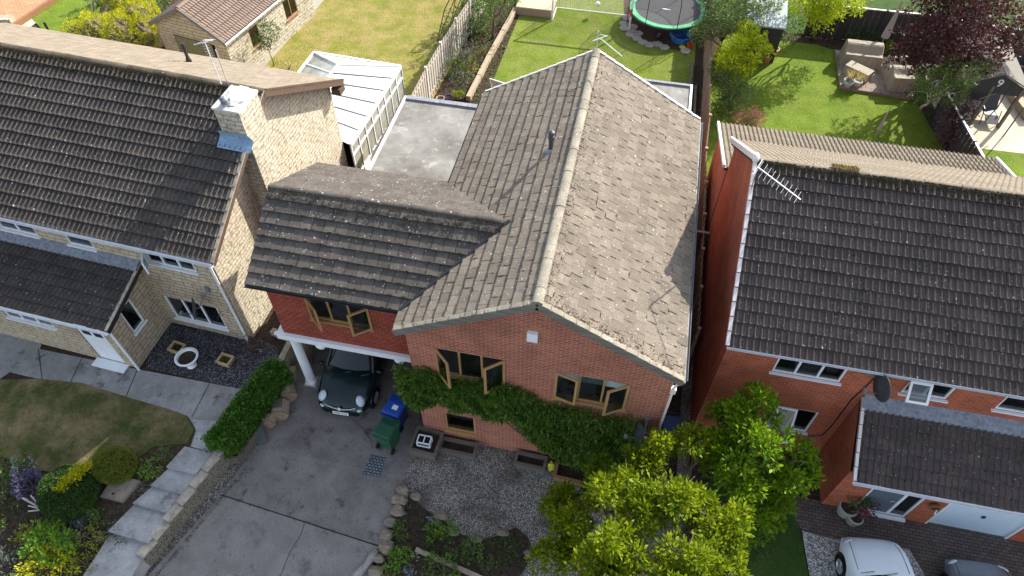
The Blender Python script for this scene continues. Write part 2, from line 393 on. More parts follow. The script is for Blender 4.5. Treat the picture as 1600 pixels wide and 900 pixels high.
M['conserv_glass'] = plain('pale_glazing', (.30, .31, .27), .12, .6, .35, 2)
M['garage_door'] = plain('white_garage_door', (.55, .66, .74), .5, .4, .04)
M['door_grey'] = plain('grey_door', (.10, .125, .15), .4, .4, .08)
M['door_tan'] = plain('olive_garage_door', (.20, .18, .10), .6, .3)
M['shed_roof_blue'] = plain('pale_blue_roof', (.34, .40, .44), .6, .3, .12)
M['red_metal'] = plain('red_clamp', (.5, .08, .07), .5, .4)
# leaves
M['lf_tree'] = leafmat('yellow_green_leaf', (.075, .15, .006), (.27, .33, .008), (.58, .50, .02), .5, .45, 1.3)
M['lf_tree2'] = leafmat('mid_green_leaf', (.07, .17, .008), (.22, .34, .010), (.54, .54, .02), .5, .45, 1.3)
M['lf_ivy'] = leafmat('climber_leaf', (.035, .10, .014), (.14, .24, .03), (.38, .38, .07), .35, .5, 3.)
M['lf_hedge'] = leafmat('box_hedge_leaf', (.04, .11, .014), (.11, .24, .03), (.2, .34, .06), .35, .5, 5.)
M['lf_purple'] = leafmat('purple_leaf', (.045, .015, .016), (.12, .045, .045), (.27, .17, .16), .25)
M['lf_bronze'] = leafmat('bronze_leaf', (.05, .032, .03), (.12, .075, .065), (.2, .15, .12), .2)
M['lf_yellow'] = leafmat('golden_leaf', (.22, .34, .008), (.50, .55, .012), (.72, .68, .03), .5)
M['lf_dark'] = leafmat('dark_green_leaf', (.026, .065, .014), (.07, .13, .026), (.15, .21, .06))
M['lf_mid'] = leafmat('garden_green_leaf', (.055, .12, .02), (.13, .22, .035), (.27, .34, .06))
M['lf_privet'] = leafmat('privet_leaf', (.06, .11, .03), (.15, .22, .06), (.34, .40, .16))
M['lf_bright'] = leafmat('bright_green_leaf', (.10, .22, .02), (.18, .33, .03))
M['lf_grey'] = leafmat('silver_leaf', (.12, .15, .12), (.24, .27, .21), (.36, .38, .3))
M['lf_silver'] = leafmat('silver_blue_leaf', (.24, .31, .33), (.40, .50, .52))
M['lf_lav'] = leafmat('lavender_leaf', (.06, .055, .11), (.13, .12, .19))
M['lf_pink'] = leafmat('pink_acer_leaf', (.48, .18, .17), (.70, .32, .28), (.7, .45, .35), .4)
M['lf_conifer'] = leafmat('golden_conifer', (.30, .34, .010), (.55, .52, .02))
M['lf_dome'] = leafmat('dome_leaf', (.09, .13, .018), (.24, .27, .035), (.36, .36, .05))
M['lf_gold'] = leafmat('gold_green_leaf', (.13, .17, .02), (.30, .32, .03), (.42, .28, .04))
M['lf_straw'] = leafmat('straw_leaf', (.40, .34, .12), (.6, .5, .22))
M['fl_pink'] = leafmat('pink_flower', (.55, .10, .16), (.7, .2, .28))
M['fl_white'] = leafmat('white_flower', (.5, .52, .5), (.65, .66, .62))

# ------------------------------------------------------------ foliage
def leafmesh(name, C, Nn, per, spread, L, W, mat, parent=None, seed=1, label=None, rise=.3, droop=0.):
    r = np.random.RandomState(seed); n = len(C)
    c = np.repeat(C, per, 0); nn = np.repeat(Nn, per, 0); m = len(c)
    d = r.normal(size=(m, 3))*.9 + nn*.8; d[:, 2] += rise - droop; d /= np.linalg.norm(d, axis=1)[:, None]+1e-9
    p = c + d*spread*(r.rand(m, 1)*.9+.15)
    s = np.cross(d, r.normal(size=(m, 3))); s /= np.linalg.norm(s, axis=1)[:, None]+1e-9
    # leaf blades tend to lie flat
    up = np.array([0, 0, 1.]); s = s*.6+np.cross(d, up)*.8; s /= np.linalg.norm(s, axis=1)[:, None]+1e-9
    k = (r.rand(m, 1)*.85+.5); l = L*k; ww = W*k
    a = p; b = p+d*l*.5+s*ww*.5; e = p+d*l; f = p+d*l*.5-s*ww*.5
    b[:, 2] += l[:, 0]*.06; f[:, 2] += l[:, 0]*.06
    V = np.stack([a, b, e, f], 1).reshape(-1, 3)
    if parent is not None:
        Mi = np.array(rootM(parent).inverted()); V = V @ Mi[:3, :3].T + Mi[:3, 3]
    me = bpy.data.meshes.new(name); me.vertices.add(len(V)); me.vertices.foreach_set('co', V.ravel())
    me.loops.add(m*4); me.polygons.add(m); me.loops.foreach_set('vertex_index', np.arange(m*4, dtype=np.int32))
    me.polygons.foreach_set('loop_start', np.arange(0, m*4, 4, dtype=np.int32)); me.polygons.foreach_set('loop_total', np.full(m, 4, dtype=np.int32))
    me.update(calc_edges=True); me.materials.append(mat)
    o = link(bpy.data.objects.new(name, me)); 
    if parent is not None: o.parent = parent
    if label: o['label'] = label
    return o
def sample_blobs(blobs, dens, seed, inner=.35, lumpy=.25):
    r = np.random.RandomState(seed); Cs = []; Ns = []
    for (x, y, z, rx, ry, rz) in blobs:
        n = max(6, int(dens*(rx*ry+ry*rz+rx*rz)/3*4))
        d = r.normal(size=(n, 3)); d /= np.linalg.norm(d, axis=1)[:, None]
        ph = r.rand(3)*6; lum = 1+lumpy*np.sin(d[:, 0]*5+ph[0])*np.sin(d[:, 1]*5+ph[1])*1.2+lumpy*.5*np.sin(d[:, 2]*7+ph[2])
        q = inner+(1-inner)*r.rand(n)**.45
        pt = d*np.array([rx, ry, rz])*(q*lum)[:, None]+np.array([x, y, z]); Cs.append(pt); Ns.append(d)
    return np.concatenate(Cs), np.concatenate(Ns)
def wob(a, b, n=5, amp=.08, seed=0):
    rr = random.Random(seed); a = Vector([float(q) for q in a]); b = Vector([float(q) for q in b]); L = (b-a).length
    return [a.lerp(b, i/n)+Vector([(rr.random()-.5)*2*amp*L if 0 < i < n else 0 for _ in range(3)]) for i in range(n+1)]
def tree(name, label, base, blobs, leaf, dens=60, per=9, spread=.16, L=.12, W=.06, bark='trunk', r0=.12, cat='tree', seed=1, group=None, inner=.35, rise=.3, lumpy=.25, sub=0):
    t = thing(name, label, cat, base, group=group)
    cx = np.mean([b[0] for b in blobs]); cy = np.mean([b[1] for b in blobs]); zlo = min(b[2]-b[5] for b in blobs)
    fork = Vector((base[0]*.6+cx*.4, base[1]*.6+cy*.4, max(base[2]+.3, base[2]*.45+zlo*.55+.2)))
    mb = MB(); p = wob(base, fork, 4, .03, seed); mb.tube(p, [r0*(1-.1*i) for i in range(len(p))], 9)
    part('trunk', mb, M[bark], t, smooth=True)
    lb = MB()
    for i, b in enumerate(blobs):
        p = wob(fork, (b[0], b[1], b[2]), 5, .07, seed+i); lb.tube(p, [r0*.55*(1-.15*k) for k in range(len(p))], 6)
        rr = random.Random(seed*31+i)
        for k in range(7):
            d = Vector((rr.gauss(0, 1), rr.gauss(0, 1), rr.gauss(.3, .8))).normalized()
            e = Vector((b[0]+d.x*b[3]*.85, b[1]+d.y*b[4]*.85, b[2]+d.z*b[5]*.85)); s0 = p[3+k % 3]
            lb.tube(wob(s0, e, 3, .08, seed+k), [r0*.22, r0*.17, r0*.11, r0*.05], 5)
    part('limbs', lb, M[bark], t, smooth=True)
    if sub:
        rr = random.Random(seed*7); nb_ = []
        for x_, y_, z_, rx, ry, rz in blobs:
            for k in range(sub):
                d = Vector((rr.gauss(0, 1), rr.gauss(0, 1), rr.gauss(.25, .8))).normalized(); q = rr.uniform(.45, .95); f = rr.uniform(.24, .46)
                nb_.append((x_+d.x*rx*q, y_+d.y*ry*q, z_+d.z*rz*q, rx*f, ry*f, rz*f*.9))
        blobs = nb_
    C_, N_ = sample_blobs(blobs, dens, seed, inner, lumpy)
    leafmesh('crown', C_, N_, per, spread, L, W, M[leaf], t, seed, rise=rise)
    return t
def shrub(name, label, base, rx, ry, rz, leaf, dens=90, per=7, L=.07, W=.035, cat='shrub', seed=1, group=None, spread=.08, tip=None, lumpy=.2, inner=.4, stem=True, rise=.3):
    t = thing(name, label, cat, base, group=group)
    mb = MB()
    for k in range(5):
        a = k*1.26+seed; mb.tube([(base[0], base[1], base[2]-.03), (base[0]+math.cos(a)*rx*.25, base[1]+math.sin(a)*ry*.25, base[2]+rz*.7), (base[0]+math.cos(a)*rx*.55, base[1]+math.sin(a)*ry*.55, base[2]+rz*1.3)], [.018, .013, .006], 5)
    part('stem', mb, M['trunk'], t)
    C_, N_ = sample_blobs([(base[0], base[1], base[2]+rz*.85, rx, ry, rz)], dens, seed, inner, lumpy)
    k = C_[:, 2] > base[2]+.01
    leafmesh('foliage', C_[k], N_[k], per, spread, L, W, M[leaf], t, seed, rise=rise)
    return t
def spiky(name, label, base, r, h, leaf, n=40, wd=.03, seed=1, cat='plant', flower=None):
    t = thing(name, label, cat, base); rr = random.Random(seed); mb = MB(); b = Vector([float(a) for a in base])
    for k in range(n):
        a = rr.random()*6.28; s = rr.uniform(.3, 1); d = Vector((math.cos(a), math.sin(a), 0)); x = Vector((-math.sin(a), math.cos(a), 0))*wd*.5
        p0 = b+d*.03; p1 = b+d*r*s*.5+Vector((0, 0, h*rr.uniform(.6, 1))); p2 = b+d*r*s+Vector((0, 0, h*rr.uniform(.2, .9)))
        mb.add([p0-x, p0+x, p1+x, p1-x, p2], [(0, 1, 2, 3), (3, 2, 4)])
    part('leaves', mb, M[leaf], t)
    return t

# ------------------------------------------------------------ tiled roofs
def roofplane(mb, O, u, v, Wd, L, kind='flat', gauge=.335, tw=.33, thick=.052, seed=0, dash=None, dp=.55, lapp=.16, edge=None):
    """courses of tiles; O lower left corner at the eave, u along eave, v up the slope"""
    rr = random.Random(seed); O = Vector(O); u = Vector(u).normalized(); v = Vector(v).normalized(); n = u.cross(v)
    if n.z < 0: n = -n
    nc = max(1, round(L/gauge)); g = L/nc; sl = thick/g
    if kind == 'flat':
        for c in range(nc):
            s0 = c*g; x = -(tw/2 if c % 2 else 0)
            while x < Wd-.01:
                a = max(0, x)+.005; b = min(Wd, x+tw)-.005; x += tw
                if b-a < .03: continue
                j = rr.uniform(-.006, .006); e = rr.uniform(-.004, .006); e2 = rr.uniform(-.004, .004)
                def pt(q, s, h): return O+u*q+v*s+n*h
                lo = s0-.012+j; hi = s0+g+.02
                vs = [pt(a, lo, thick+e), pt(b, lo, thick+e+e2), pt(b, hi, .004), pt(a, hi, .004), pt(a, lo+.006, -.012), pt(b, lo+.006, -.012), pt(b, hi, -.03), pt(a, hi, -.03)]
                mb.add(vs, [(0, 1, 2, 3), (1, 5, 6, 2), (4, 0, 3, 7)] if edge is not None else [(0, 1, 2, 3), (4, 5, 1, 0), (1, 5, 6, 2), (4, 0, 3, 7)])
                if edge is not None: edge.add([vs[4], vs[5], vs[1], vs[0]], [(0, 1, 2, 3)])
                if dash is not None:
                    if rr.random() < dp:
                        q0 = rr.uniform(-.02, .12); q1 = q0+rr.uniform(.06, .28); wq = rr.uniform(.006, .018); vs = []
                        for k in range(5):
                            f = k/4; hw = wq*math.sin(math.pi*(f*.8+.1))*rr.uniform(.6, 1.3); s_ = s0+q0+(q1-q0)*f; hh = thick*(1-(q0+(q1-q0)*f)/g)+.008; vs += [pt(b-hw, s_, hh), pt(b+hw+.006, s_, hh)]
                        dash.add(vs, [(2*k, 2*k+1, 2*k+3, 2*k+2) for k in range(4)])
                    if rr.random() < lapp:  # lap dashes: moss, plus course shade put into their dark colour
                        q0 = rr.uniform(a, b-.1); wq = rr.uniform(.008, .02); q1 = q0+rr.uniform(.05, .2)
                        dash.add([pt(q0, lo-.004, thick+.008), pt(q1, lo-.004, thick+.008), pt(q1, lo+wq, thick+.01), pt((q0+q1)/2, lo+wq*1.7, thick+.01), pt(q0, lo+wq*.5, thick+.01)], [(0, 1, 2, 3, 4)])
    else:
        # double roll interlocking tile
        prof = [(0, 0), (.05, .002), (.085, .002), (.098, .036), (.122, .056), (.146, .036), (.16, .0)] if kind == 'roll' else [(0, 0), (.03, .022), (.065, .03), (.10, .02), (.13, .0), (.16, -.004)]
        pit = .165
        xs = []; k = 0
        while k*pit < Wd:
            for a, h in prof:
                q = k*pit+a
                if q <= Wd: xs.append((q, h))
            k += 1
        for c in range(nc):
            j = rr.uniform(-.004, .004); s0 = c*g-.012; s1 = c*g+g+.015; o = len(mb.v); m = len(xs); ph = rr.random()*9
            js = [rr.uniform(-.012, .012) for _ in range(m//14+2)]
            for q, h in xs:
                e = js[int(q/.33) % len(js)]*.6
                for s, hh in ((s0+e+.004, -.014), (s0+e, thick+h+j), (s1, h*1.0+.002)):
                    p = O+u*q+v*s+n*hh; mb.v.append(tuple(p))
            for i in range(m-1):
                a = o+i*3; b = a+3
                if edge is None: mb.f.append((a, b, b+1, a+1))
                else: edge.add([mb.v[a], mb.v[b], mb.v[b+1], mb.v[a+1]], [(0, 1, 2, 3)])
                mb.f.append((a+1, b+1, b+2, a+2))
    return mb
def slab(mb, O, u, v, Wd, L, t0=-.02, t1=-.16):
    O = Vector(O); u = Vector(u).normalized(); v = Vector(v).normalized(); n = u.cross(v)
    if n.z < 0: n = -n
    q = [O+u*a+v*b+n*t for t in (t1, t0) for a, b in ((0, 0), (Wd, 0), (Wd, L), (0, L))]
    return mb.add(q, [(0, 3, 2, 1), (4, 5, 6, 7), (0, 1, 5, 4), (1, 2, 6, 5), (2, 3, 7, 6), (3, 0, 4, 7)])
def ridge_tiles(mb, a, b, r=.12, seg=.45, seed=0):
    a = Vector(a); b = Vector(b); d = b-a; L = d.length; d.normalize(); x = d.cross(Vector((0, 0, 1))).normalized(); up = x.cross(d)
    n = max(1, round(L/seg)); rr = random.Random(seed)
    for i in range(n):
        s0 = i*L/n; s1 = (i+1)*L/n+.015; dz = rr.uniform(-.008, .008); o = len(mb.v); m = 8
        for s, k in ((s0, 1.03), (s1, .98)):
            for j in range(m+1):
                t = math.pi*j/m; p = a+d*s+x*math.cos(t)*r*k+up*(math.sin(t)*r*.6*k-.02+dz); mb.v.append(tuple(p))
        for j in range(m): mb.f.append((o+j, o+j+1, o+m+2+j, o+m+1+j))
        mb.f.append(tuple(o+j for j in range(m+1)))
    return mb
def moss_strip(name, parent, a, b, v, wd, n, mat, seed=0, r=(.01, .03), local=False, pw=2.0, mx=1.):
    rr = random.Random(seed); a = Vector(a); b = Vector(b); v = Vector(v).normalized(); mb = MB()
    nn = (b-a).normalized().cross(v)
    if nn.z < 0: nn = -nn
    for i in range(n):
        s = rr.random(); t = wd*rr.random()**pw; q = rr.uniform(*r); c = a.lerp(b, s)+v*t+nn*(.03+rr.uniform(-.01, .02))
        k = q*rr.uniform(.6, 1.4); e = [(q, 0, 0), (0, k, 0), (-q, 0, 0), (0, -k, 0), (0, 0, q*.8)]
        an = rr.random()*3; ca, sa = math.cos(an), math.sin(an)
        mb.add([c+Vector((x*ca-y*sa, x*sa+y*ca, z)) for x, y, z in e], [(0, 1, 4), (1, 2, 4), (2, 3, 4), (3, 0, 4)])
    o = part(name, mb, M[mat], parent, local=local); o['kind'] = 'stuff'; return o

# ------------------------------------------------------------ walls and windows
def wall(mb, o, u, n, Wd, z0, z1, holes=(), dep=.12):
    o = Vector(o); u = Vector(u).normalized(); n = Vector(n).normalized()
    xs = sorted({0, Wd, *[h[0] for h in holes], *[h[1] for h in holes]}); zs = sorted({z0, z1, *[h[2] for h in holes], *[h[3] for h in holes]})
    p = lambda a, z, d=0: Vector((o.x+u.x*a-n.x*d, o.y+u.y*a-n.y*d, z))
    for i in range(len(xs)-1):
        for j in range(len(zs)-1):
            cx = (xs[i]+xs[i+1])/2; cz = (zs[j]+zs[j+1])/2
            if any(h[0] < cx < h[1] and h[2] < cz < h[3] for h in holes): continue
            mb.quad(p(xs[i], zs[j]), p(xs[i+1], zs[j]), p(xs[i+1], zs[j+1]), p(xs[i], zs[j+1]))
    for a0, a1, h0, h1 in holes:
        mb.quad(p(a0, h0), p(a1, h0), p(a1, h0, dep), p(a0, h0, dep)); mb.quad(p(a0, h1), p(a0, h1, dep), p(a1, h1, dep), p(a1, h1))
        mb.quad(p(a0, h0), p(a0, h0, dep), p(a0, h1, dep), p(a0, h1)); mb.quad(p(a1, h0), p(a1, h1), p(a1, h1, dep), p(a1, h0, dep))
    return mb
def frame_mb(w, h, t=.055, d=.06):
    return [(0, w, 0, d, 0, t), (0, w, 0, d, h-t, h), (0, t, 0, d, t, h-t), (w-t, w, 0, d, t, h-t)]
def window(parent, o, u, n, Wd, h, cols=3, fm='oak', opens={}, sill=True, blind=0, local=False, bars=None, label=None, room=True, sillm=None):
    """o lower left corner on the wall face; u to the right seen from outside; n outward"""
    o = Vector([float(a) for a in o]); u = Vector(u).normalized(); n = Vector(n).normalized()
    B = Matrix(((u.x, n.x, 0, o.x), (u.y, n.y, 0, o.y), (u.z, n.z, 1, o.z), (0, 0, 0, 1)))
    rec = B @ Matrix.Translation((0, -.09, 0)); mb = MB(); ed = [Wd*i/cols for i in range(cols+1)] if bars is None else bars
    for q in frame_mb(Wd, h, .05, .07): mb.box(*q, M=rec)
    for x in ed[1:-1]: mb.box(x-.028, x+.028, 0.001, .069, .05, h-.05, M=rec)
    fr = part('window', mb, M[fm], parent, local=local, label=label)
    pn = MB()
    for i in range(len(ed)-1):
        x0, x1 = ed[i]+.028, ed[i+1]-.028
        if i in opens:
            side, ang = opens[i]; ww = x1-x0+.05; hh = h-.03; sb = MB()
            if side == 'l': S = rec @ Matrix.Translation((x0-.025, .075, .015)) @ Matrix.Rotation(ang, 4, 'Z')
            elif side == 'r': S = rec @ Matrix.Translation((x1+.025, .075, .015)) @ Matrix.Rotation(-ang, 4, 'Z') @ Matrix.Translation((-ww, 0, 0))
            else: S = rec @ Matrix.Translation((x0-.025, .075, hh)) @ Matrix.Rotation(ang, 4, 'X') @ Matrix.Translation((0, 0, -hh))
            for q in frame_mb(ww, hh, .065, .05): sb.box(*q, M=S)
            sh = part('sash', sb, M[fm], fr, local=local)
            gb = MB().box(.06, ww-.06, .018, .030, .06, hh-.06, M=S); part('pane', gb, M['glass'], sh, local=local) if parent.parent is None and False else part('pane', gb, M['glass'], fr, local=local)
        else: pn.box(x0, x1, .025, .035, .05, h-.05, M=rec)
    if pn.v: part('pane', pn, M['glass'], fr, local=local)
    if sill:
        part('sill', MB().box(-.06, Wd+.06, -.1, .07, -.05, -.002, M=B), M[sillm or fm], fr, local=local)
    if blind:
        part('blind', MB().box(.05, Wd-.05, -.16, -.155, h*(1-blind), h, M=B), M['blind'], fr, local=local)
    if room:
        rb = MB(); x0, x1, y0, y1, z0, z1 = -.3, Wd+.3, -1.6, -.2, -.4, h+.2
        q = [B @ Vector(a) for a in ((x0, y0, z0), (x1, y0, z0), (x1, y0, z1), (x0, y0, z1), (x0, y1, z0), (x1, y1, z0), (x1, y1, z1), (x0, y1, z1))]
        rb.add(q, [(0, 1, 2, 3), (0, 4, 5, 1), (3, 2, 6, 7), (0, 3, 7, 4), (1, 5, 6, 2)])
        part('interior', rb, M['interior'], fr, local=local)
    return fr
def gutter(name, parent, a, b, mat, r=.055, local=False):
    a = Vector(a); b = Vector(b); d = (b-a).normalized(); x = d.cross(Vector((0, 0, 1))).normalized(); mb = MB(); o = 0
    pr = [(x*math.cos(t)*r+Vector((0, 0, -math.sin(t)*r))) for t in [math.pi*k/6 for k in range(7)]]
    pi = [q*.85 for q in pr]
    vs = [a+q for q in pr]+[b+q for q in pr]+[a+q for q in pi]+[b+q for q in pi]
    f = []
    for k in range(6): f += [(k, k+1, 8+k, 7+k), (14+k, 21+k, 22+k, 15+k)]
    f += [(0, 7, 21, 14), (6, 20, 27, 13)]+[(k, 14+k, 15+k, k+1) for k in range(6)]+[(7+k, 8+k, 22+k, 21+k) for k in range(6)]
    return part(name, MB().add(vs, f), M[mat], parent, local=local)

# ============================================================ GROUND
gr = MB()
xs = [-300, -60, -30, 3.6, 30, 60, 300]; ys = [-300, -20, -2, 8, 60, 300]
def gz(y): return -.36-.13*max(0, 8-max(y, -2)) if y <= 8 else -.36
o0 = 0
vs = [(x, y, gz(y) if y < 12 else -.36) for y in ys for x in xs]; nx = len(xs)
gr.add(vs, [(j*nx+i, j*nx+i+1, (j+1)*nx+i+1, (j+1)*nx+i) for j in range(len(ys)-1) for i in range(nx-1)])
struct('ground', gr, M['soil'])
def clip(poly, yk, keep_low):
    out = []
    for i in range(len(poly)):
        a = poly[i]; b = poly[(i+1) % len(poly)]; ia = (a[1] < yk) == keep_low; ib = (b[1] < yk) == keep_low
        if ia: out.append(a)
        if ia != ib: t = (yk-a[1])/(b[1]-a[1]); out.append((a[0]+(b[0]-a[0])*t, yk))
    return out
from mathutils.geometry import tessellate_polygon
def sheet(name, pts, g, off, mat, thick=.0, kink=None, kind='structure', raw=False):
    poly = [tuple(p[:2]) for p in (pts if raw else [G(px, py, g) for px, py in pts])]
    polys = [poly]
    if kink is not None: polys = [q for q in (clip(poly, kink, True), clip(poly, kink, False)) if len(q) > 2]
    mb = MB()
    for q in polys:
        n = len(q); top = [(a, b, g(a, b)+off) for a, b in q]
        mb.add(top, [t for t in tessellate_polygon([[Vector((a, b, 0)) for a, b in q]])])
        if thick:
            bot = [(a, b, g(a, b)+off-thick) for a, b in q]; mb.add(top+bot, [(i, n+i, n+(i+1) % n, (i+1) % n) for i in range(n)])
    o = part(name, mb, mat); o['kind'] = kind
    # keep faces looking up
    import bmesh
    bm = bmesh.new(); bm.from_mesh(o.data)
    for f in bm.faces:
        if abs(f.normal.z) > .5 and f.normal.z < 0: f.normal_flip()
    bm.to_mesh(o.data); bm.free()
    return o
# terraces: solid earth under the left front garden and the rear gardens
g0 = lambda x, y: 0.
WL = [(-9.75, 10.6), (-9.75, 10.05), (-10.55, 7.2), (-11.72, 3.6), (-12.7, .6)]    # line of the retaining wall
terr = [(-60, 60), (-60, .6), (-12.75, .6), (-11.85, 3.6), (-10.72, 7.2), (-9.95, 10.05), (-9.95, 12.2), (-9.95, 60)]
sheet('left_terrace', [(a, min(b, 26)) for a, b in terr if b != 60]+[(-9.95, 17), (-60, 17)], gL, -.02, M['soil'], 1.6, 7.5, raw=True)
rear = [(-60, 17), (-9.9, 17), (-9.9, 15.5), (3.6, 15.5), (3.6, 3), (16, 1), (40, 1), (40, 70), (-60, 70)]
sheet('rear_terrace', rear, g0, -.03, M['soil'], .8, raw=True)

# driveway
drv = [(-9.98, 15), (-9.98, 10), (-10.55, 7.3)]+[tuple(G(q[0], q[1])[:2]) for q in ((398, 690), (345, 760))]
dr_pts = [(437, 560), (410, 610), (395, 700), (345, 770), (330, 790), (395, 797), (590, 857), (600, 845), (613, 800), (630, 760), (645, 715), (640, 690)]
sheet('driveway', [(-9.9, 15.), (-9.9, 10.2)]+[tuple(G(*q)[:2]) for q in ((400, 690), (345, 772), (592, 852), (603, 840), (612, 800), (628, 760), (643, 715))]+[(-4.7, 10.2), (-4.7, 15)], gD, 0, M['drive'], .1, 8, raw=True)
sheet('lower_driveway', [tuple(G(*q)[:2]) for q in ((345, 774), (591, 854), (582, 880), (575, 905), (560, 1000), (120, 1000), (226, 905))], gD, -.004, M['drive_low'], .1, 8, raw=True)
for k, (pp, wdt) in enumerate(([[(345, 773), (591, 853)], .008], [[(476, 818), (470, 835), (452, 865), (436, 905)], .007], [[(550, 655), (565, 668), (578, 685), (583, 703)], .006])):
    pt = [G(*q) for q in pp]; mb = MB()
    for a, b in zip(pt[:-1], pt[1:]):
        d = (b-a)/np.linalg.norm(b-a); x = np.array([-d[1], d[0], 0])*wdt; z = np.array([0, 0, .004])
        mb.quad(a-x+z, b-x+z, b+x+z, a+x+z)
    o = part('driveway_joint', mb, M['soil']); o['kind'] = 'structure'
sheet('gravel_strip', [(352, 712), (388, 714), (398, 700), (347, 772), (226, 905), (205, 905), (270, 830)], gD, .006, M['gravel_strip'], .0, 8)
sheet('gravel_court', [(-4.7, 9.6), (3.2, 9.6), (3.2, 16), (3.58, 16), (3.58, 3), (-.2, 2.2)]+[tuple(G(*q)[:2]) for q in ((640, 905), (600, 850), (612, 800), (628, 760), (643, 715))], gD, -.010, M['gravel'], .1, 8, raw=True)
bed = [(622, 765), (636, 775), (655, 790), (690, 812), (722, 836), (750, 846), (780, 836), (806, 824), (826, 842), (832, 868), (818, 892), (800, 915), (560, 930), (595, 870), (605, 830)]
sheet('flower_bed', bed, gD, .02, M['soil'], .05, 8)
sheet('cobbled_drain_patch', [(580, 710), (604, 714), (594, 746), (566, 741)], gD, .006, M['cobble'], 0, 8)
# left front garden
sheet('front_path', [(-10, 535), (60, 545), (215, 577), (398, 612), (352, 666), (330, 705), (298, 697), (306, 672), (295, 652), (262, 640), (200, 622), (130, 600), (60, 592), (-10, 575)], gL, .006, M['path'], .03)
sheet('path_slab', [(355, 660), (347, 680), (328, 706), (298, 698), (308, 676), (300, 655)], gL, .011, M['path_light'])
sheet('dark_slab_edge', [(-10, 505), (66, 535), (62, 548), (-10, 600)], gL, .010, M['path'])
sheet('slate_gravel_bed', [(240, 505), (228, 575), (390, 611), (440, 560), (430, 540), (393, 525)], gL, .012, M['gravel_dark'])
sheet('front_lawn', [(-60, 595), (60, 592), (130, 599), (200, 621), (262, 639), (293, 650), (304, 672), (293, 693), (240, 698), (205, 725), (160, 745), (110, 740), (60, 735), (0, 712), (-60, 700)], gL, .016, M['lawn_front'], .03, 7.5)
for pp_ in ([(215, 577), (196, 622)], [(60, 545), (66, 592)], [(330, 594), (300, 652)], [(128, 560), (110, 598)]):
    a, b = [G(*q, gL)+[0, 0, .011] for q in pp_]; d = (b-a)/np.linalg.norm(b-a); x = np.array([-d[1], d[0], 0])*.013
    o = part('path_joint', MB().quad(a-x, b-x, b+x, a+x), M['soil']); o['kind'] = 'structure'
for pp_, r0_ in (((312, 735), .5), ((335, 790), .4), ((470, 745), .35), ((405, 735), .3)):
    pass
# steps
pp = [((288, 697), (329, 706)), ((262, 732), (303, 742)), ((237, 760), (281, 773)), ((209, 788), (258, 802)), ((172, 833), (231, 850)), ((136, 903), (196, 915)), ((90, 975), (150, 985))]
mb = MB()
for (a, b), (c, d) in zip(pp[:-1], pp[1:]):
    A = G(*a, gL); B_ = G(*b, gL); C_ = G(*c, gL); D_ = G(*d, gL); z = A[2]+.0
    e = (B_-A)*.10
    q = [tuple((C_)[:2]), tuple((D_+e)[:2]), tuple((B_+e)[:2]), tuple(A[:2])]; mb.prism(q, z-.6, z-.02)
o = struct('garden_steps', mb, M['path_light'])
# retaining wall
t = thing('retaining_wall', 'low stone retaining wall stepping down between the drive and the garden steps', 'wall', (-11, 6, -.3))
wm = MB(); cm = MB(); rr = random.Random(5)
segs = []
for (a, b) in zip(WL[1:-1], WL[2:]):
    L = math.dist(a, b); n = max(1, round(L/.55))
    for i in range(n): segs.append(((a[0]+(b[0]-a[0])*i/n, a[1]+(b[1]-a[1])*i/n), (a[0]+(b[0]-a[0])*(i+1)/n, a[1]+(b[1]-a[1])*(i+1)/n)))
for a, b in segs:
    zt = gL(0, (a[1]+b[1])/2)+.06; zb = gD(0, min(a[1], b[1]))-.3
    wm.bar((a[0], a[1], (zt+zb)/2-.03), (b[0], b[1], (zt+zb)/2-.03), .22, zt-zb-.06)
    cm.bar((a[0], a[1], zt), (b[0]+(a[0]-b[0])*.015, b[1]+(a[1]-b[1])*.015, zt+rr.uniform(-.01, .01)), .28, .06)
part('wall_face', wm, M['stone_wall'], t); part('coping', cm, M['coping'], t)
t = thing('low_garden_wall', 'short stone wall by the stone house corner around the slate gravel', 'wall', (-10.3, 11, .4))
mb = MB(); mb.bar((-9.95, 10.1, .2), (-9.95, 11.6, .2), .2, .9); mb.bar((-10.05, 11.6, .2), (-10.75, 11.75, .2), .2, .88); part('wall_face', mb, M['coping'], t)

# back gardens
sheet('left_back_lawn', [(-17.9, 38), (-17.9, 30.5), (-18.4, 26.5), (-18.2, 20), (-9.6, 20), (-9.2, 26), (-8.85, 32), (-8.5, 38)], g0, .01, M['lawn_left'], raw=True)
sheet('garden_side_path', [(-18.3, 38.5), (-17.1, 38.5), (-17.6, 32), (-18.1, 26), (-18.1, 22), (-19.4, 22), (-19, 26)], g0, .016, M['path_garden'], raw=True)
sheet('planting_border', [(-9.5, 20), (-6.5, 20), (-6.6, 40), (-8.7, 40)], g0, 0, M['soil'], raw=True)
sheet('main_back_lawn', [(-6.85, 20), (3.2, 20), (2.75, 28), (2.7, 40), (-6.6, 40)], g0, .01, M['lawn_main'], raw=True)
sheet('bark_bed', [(975, 10), (976, 45), (986, 55), (1005, 68), (1040, 76), (1075, 82), (1090, 60), (1112, 10), (1112, -60), (975, -60)], g0, .02, M['bark'])
sheet('right_back_lawn', [(3.5, 17), (15.2, 17), (14.2, 24), (13.6, 28), (12.6, 33), (8.8, 34.6), (4.2, 34.6), (3.5, 30)], g0, .01, M['lawn_right'], raw=True)
sheet('side_back_lawn', [(13.9, 17), (40, 17), (40, 28.2), (13.9, 27.6)], g0, .02, M['lawn_right'], raw=True)
sheet('sandy_patio', [(13.8, 27.6), (40, 28.2), (40, 34), (13.8, 34)], g0, .03, M['patio'], raw=True)
sheet('far_lawn', [(3.5, 35.5), (60, 34.2), (60, 70), (3.5, 70)], g0, .01, M['lawn_side'], raw=True)
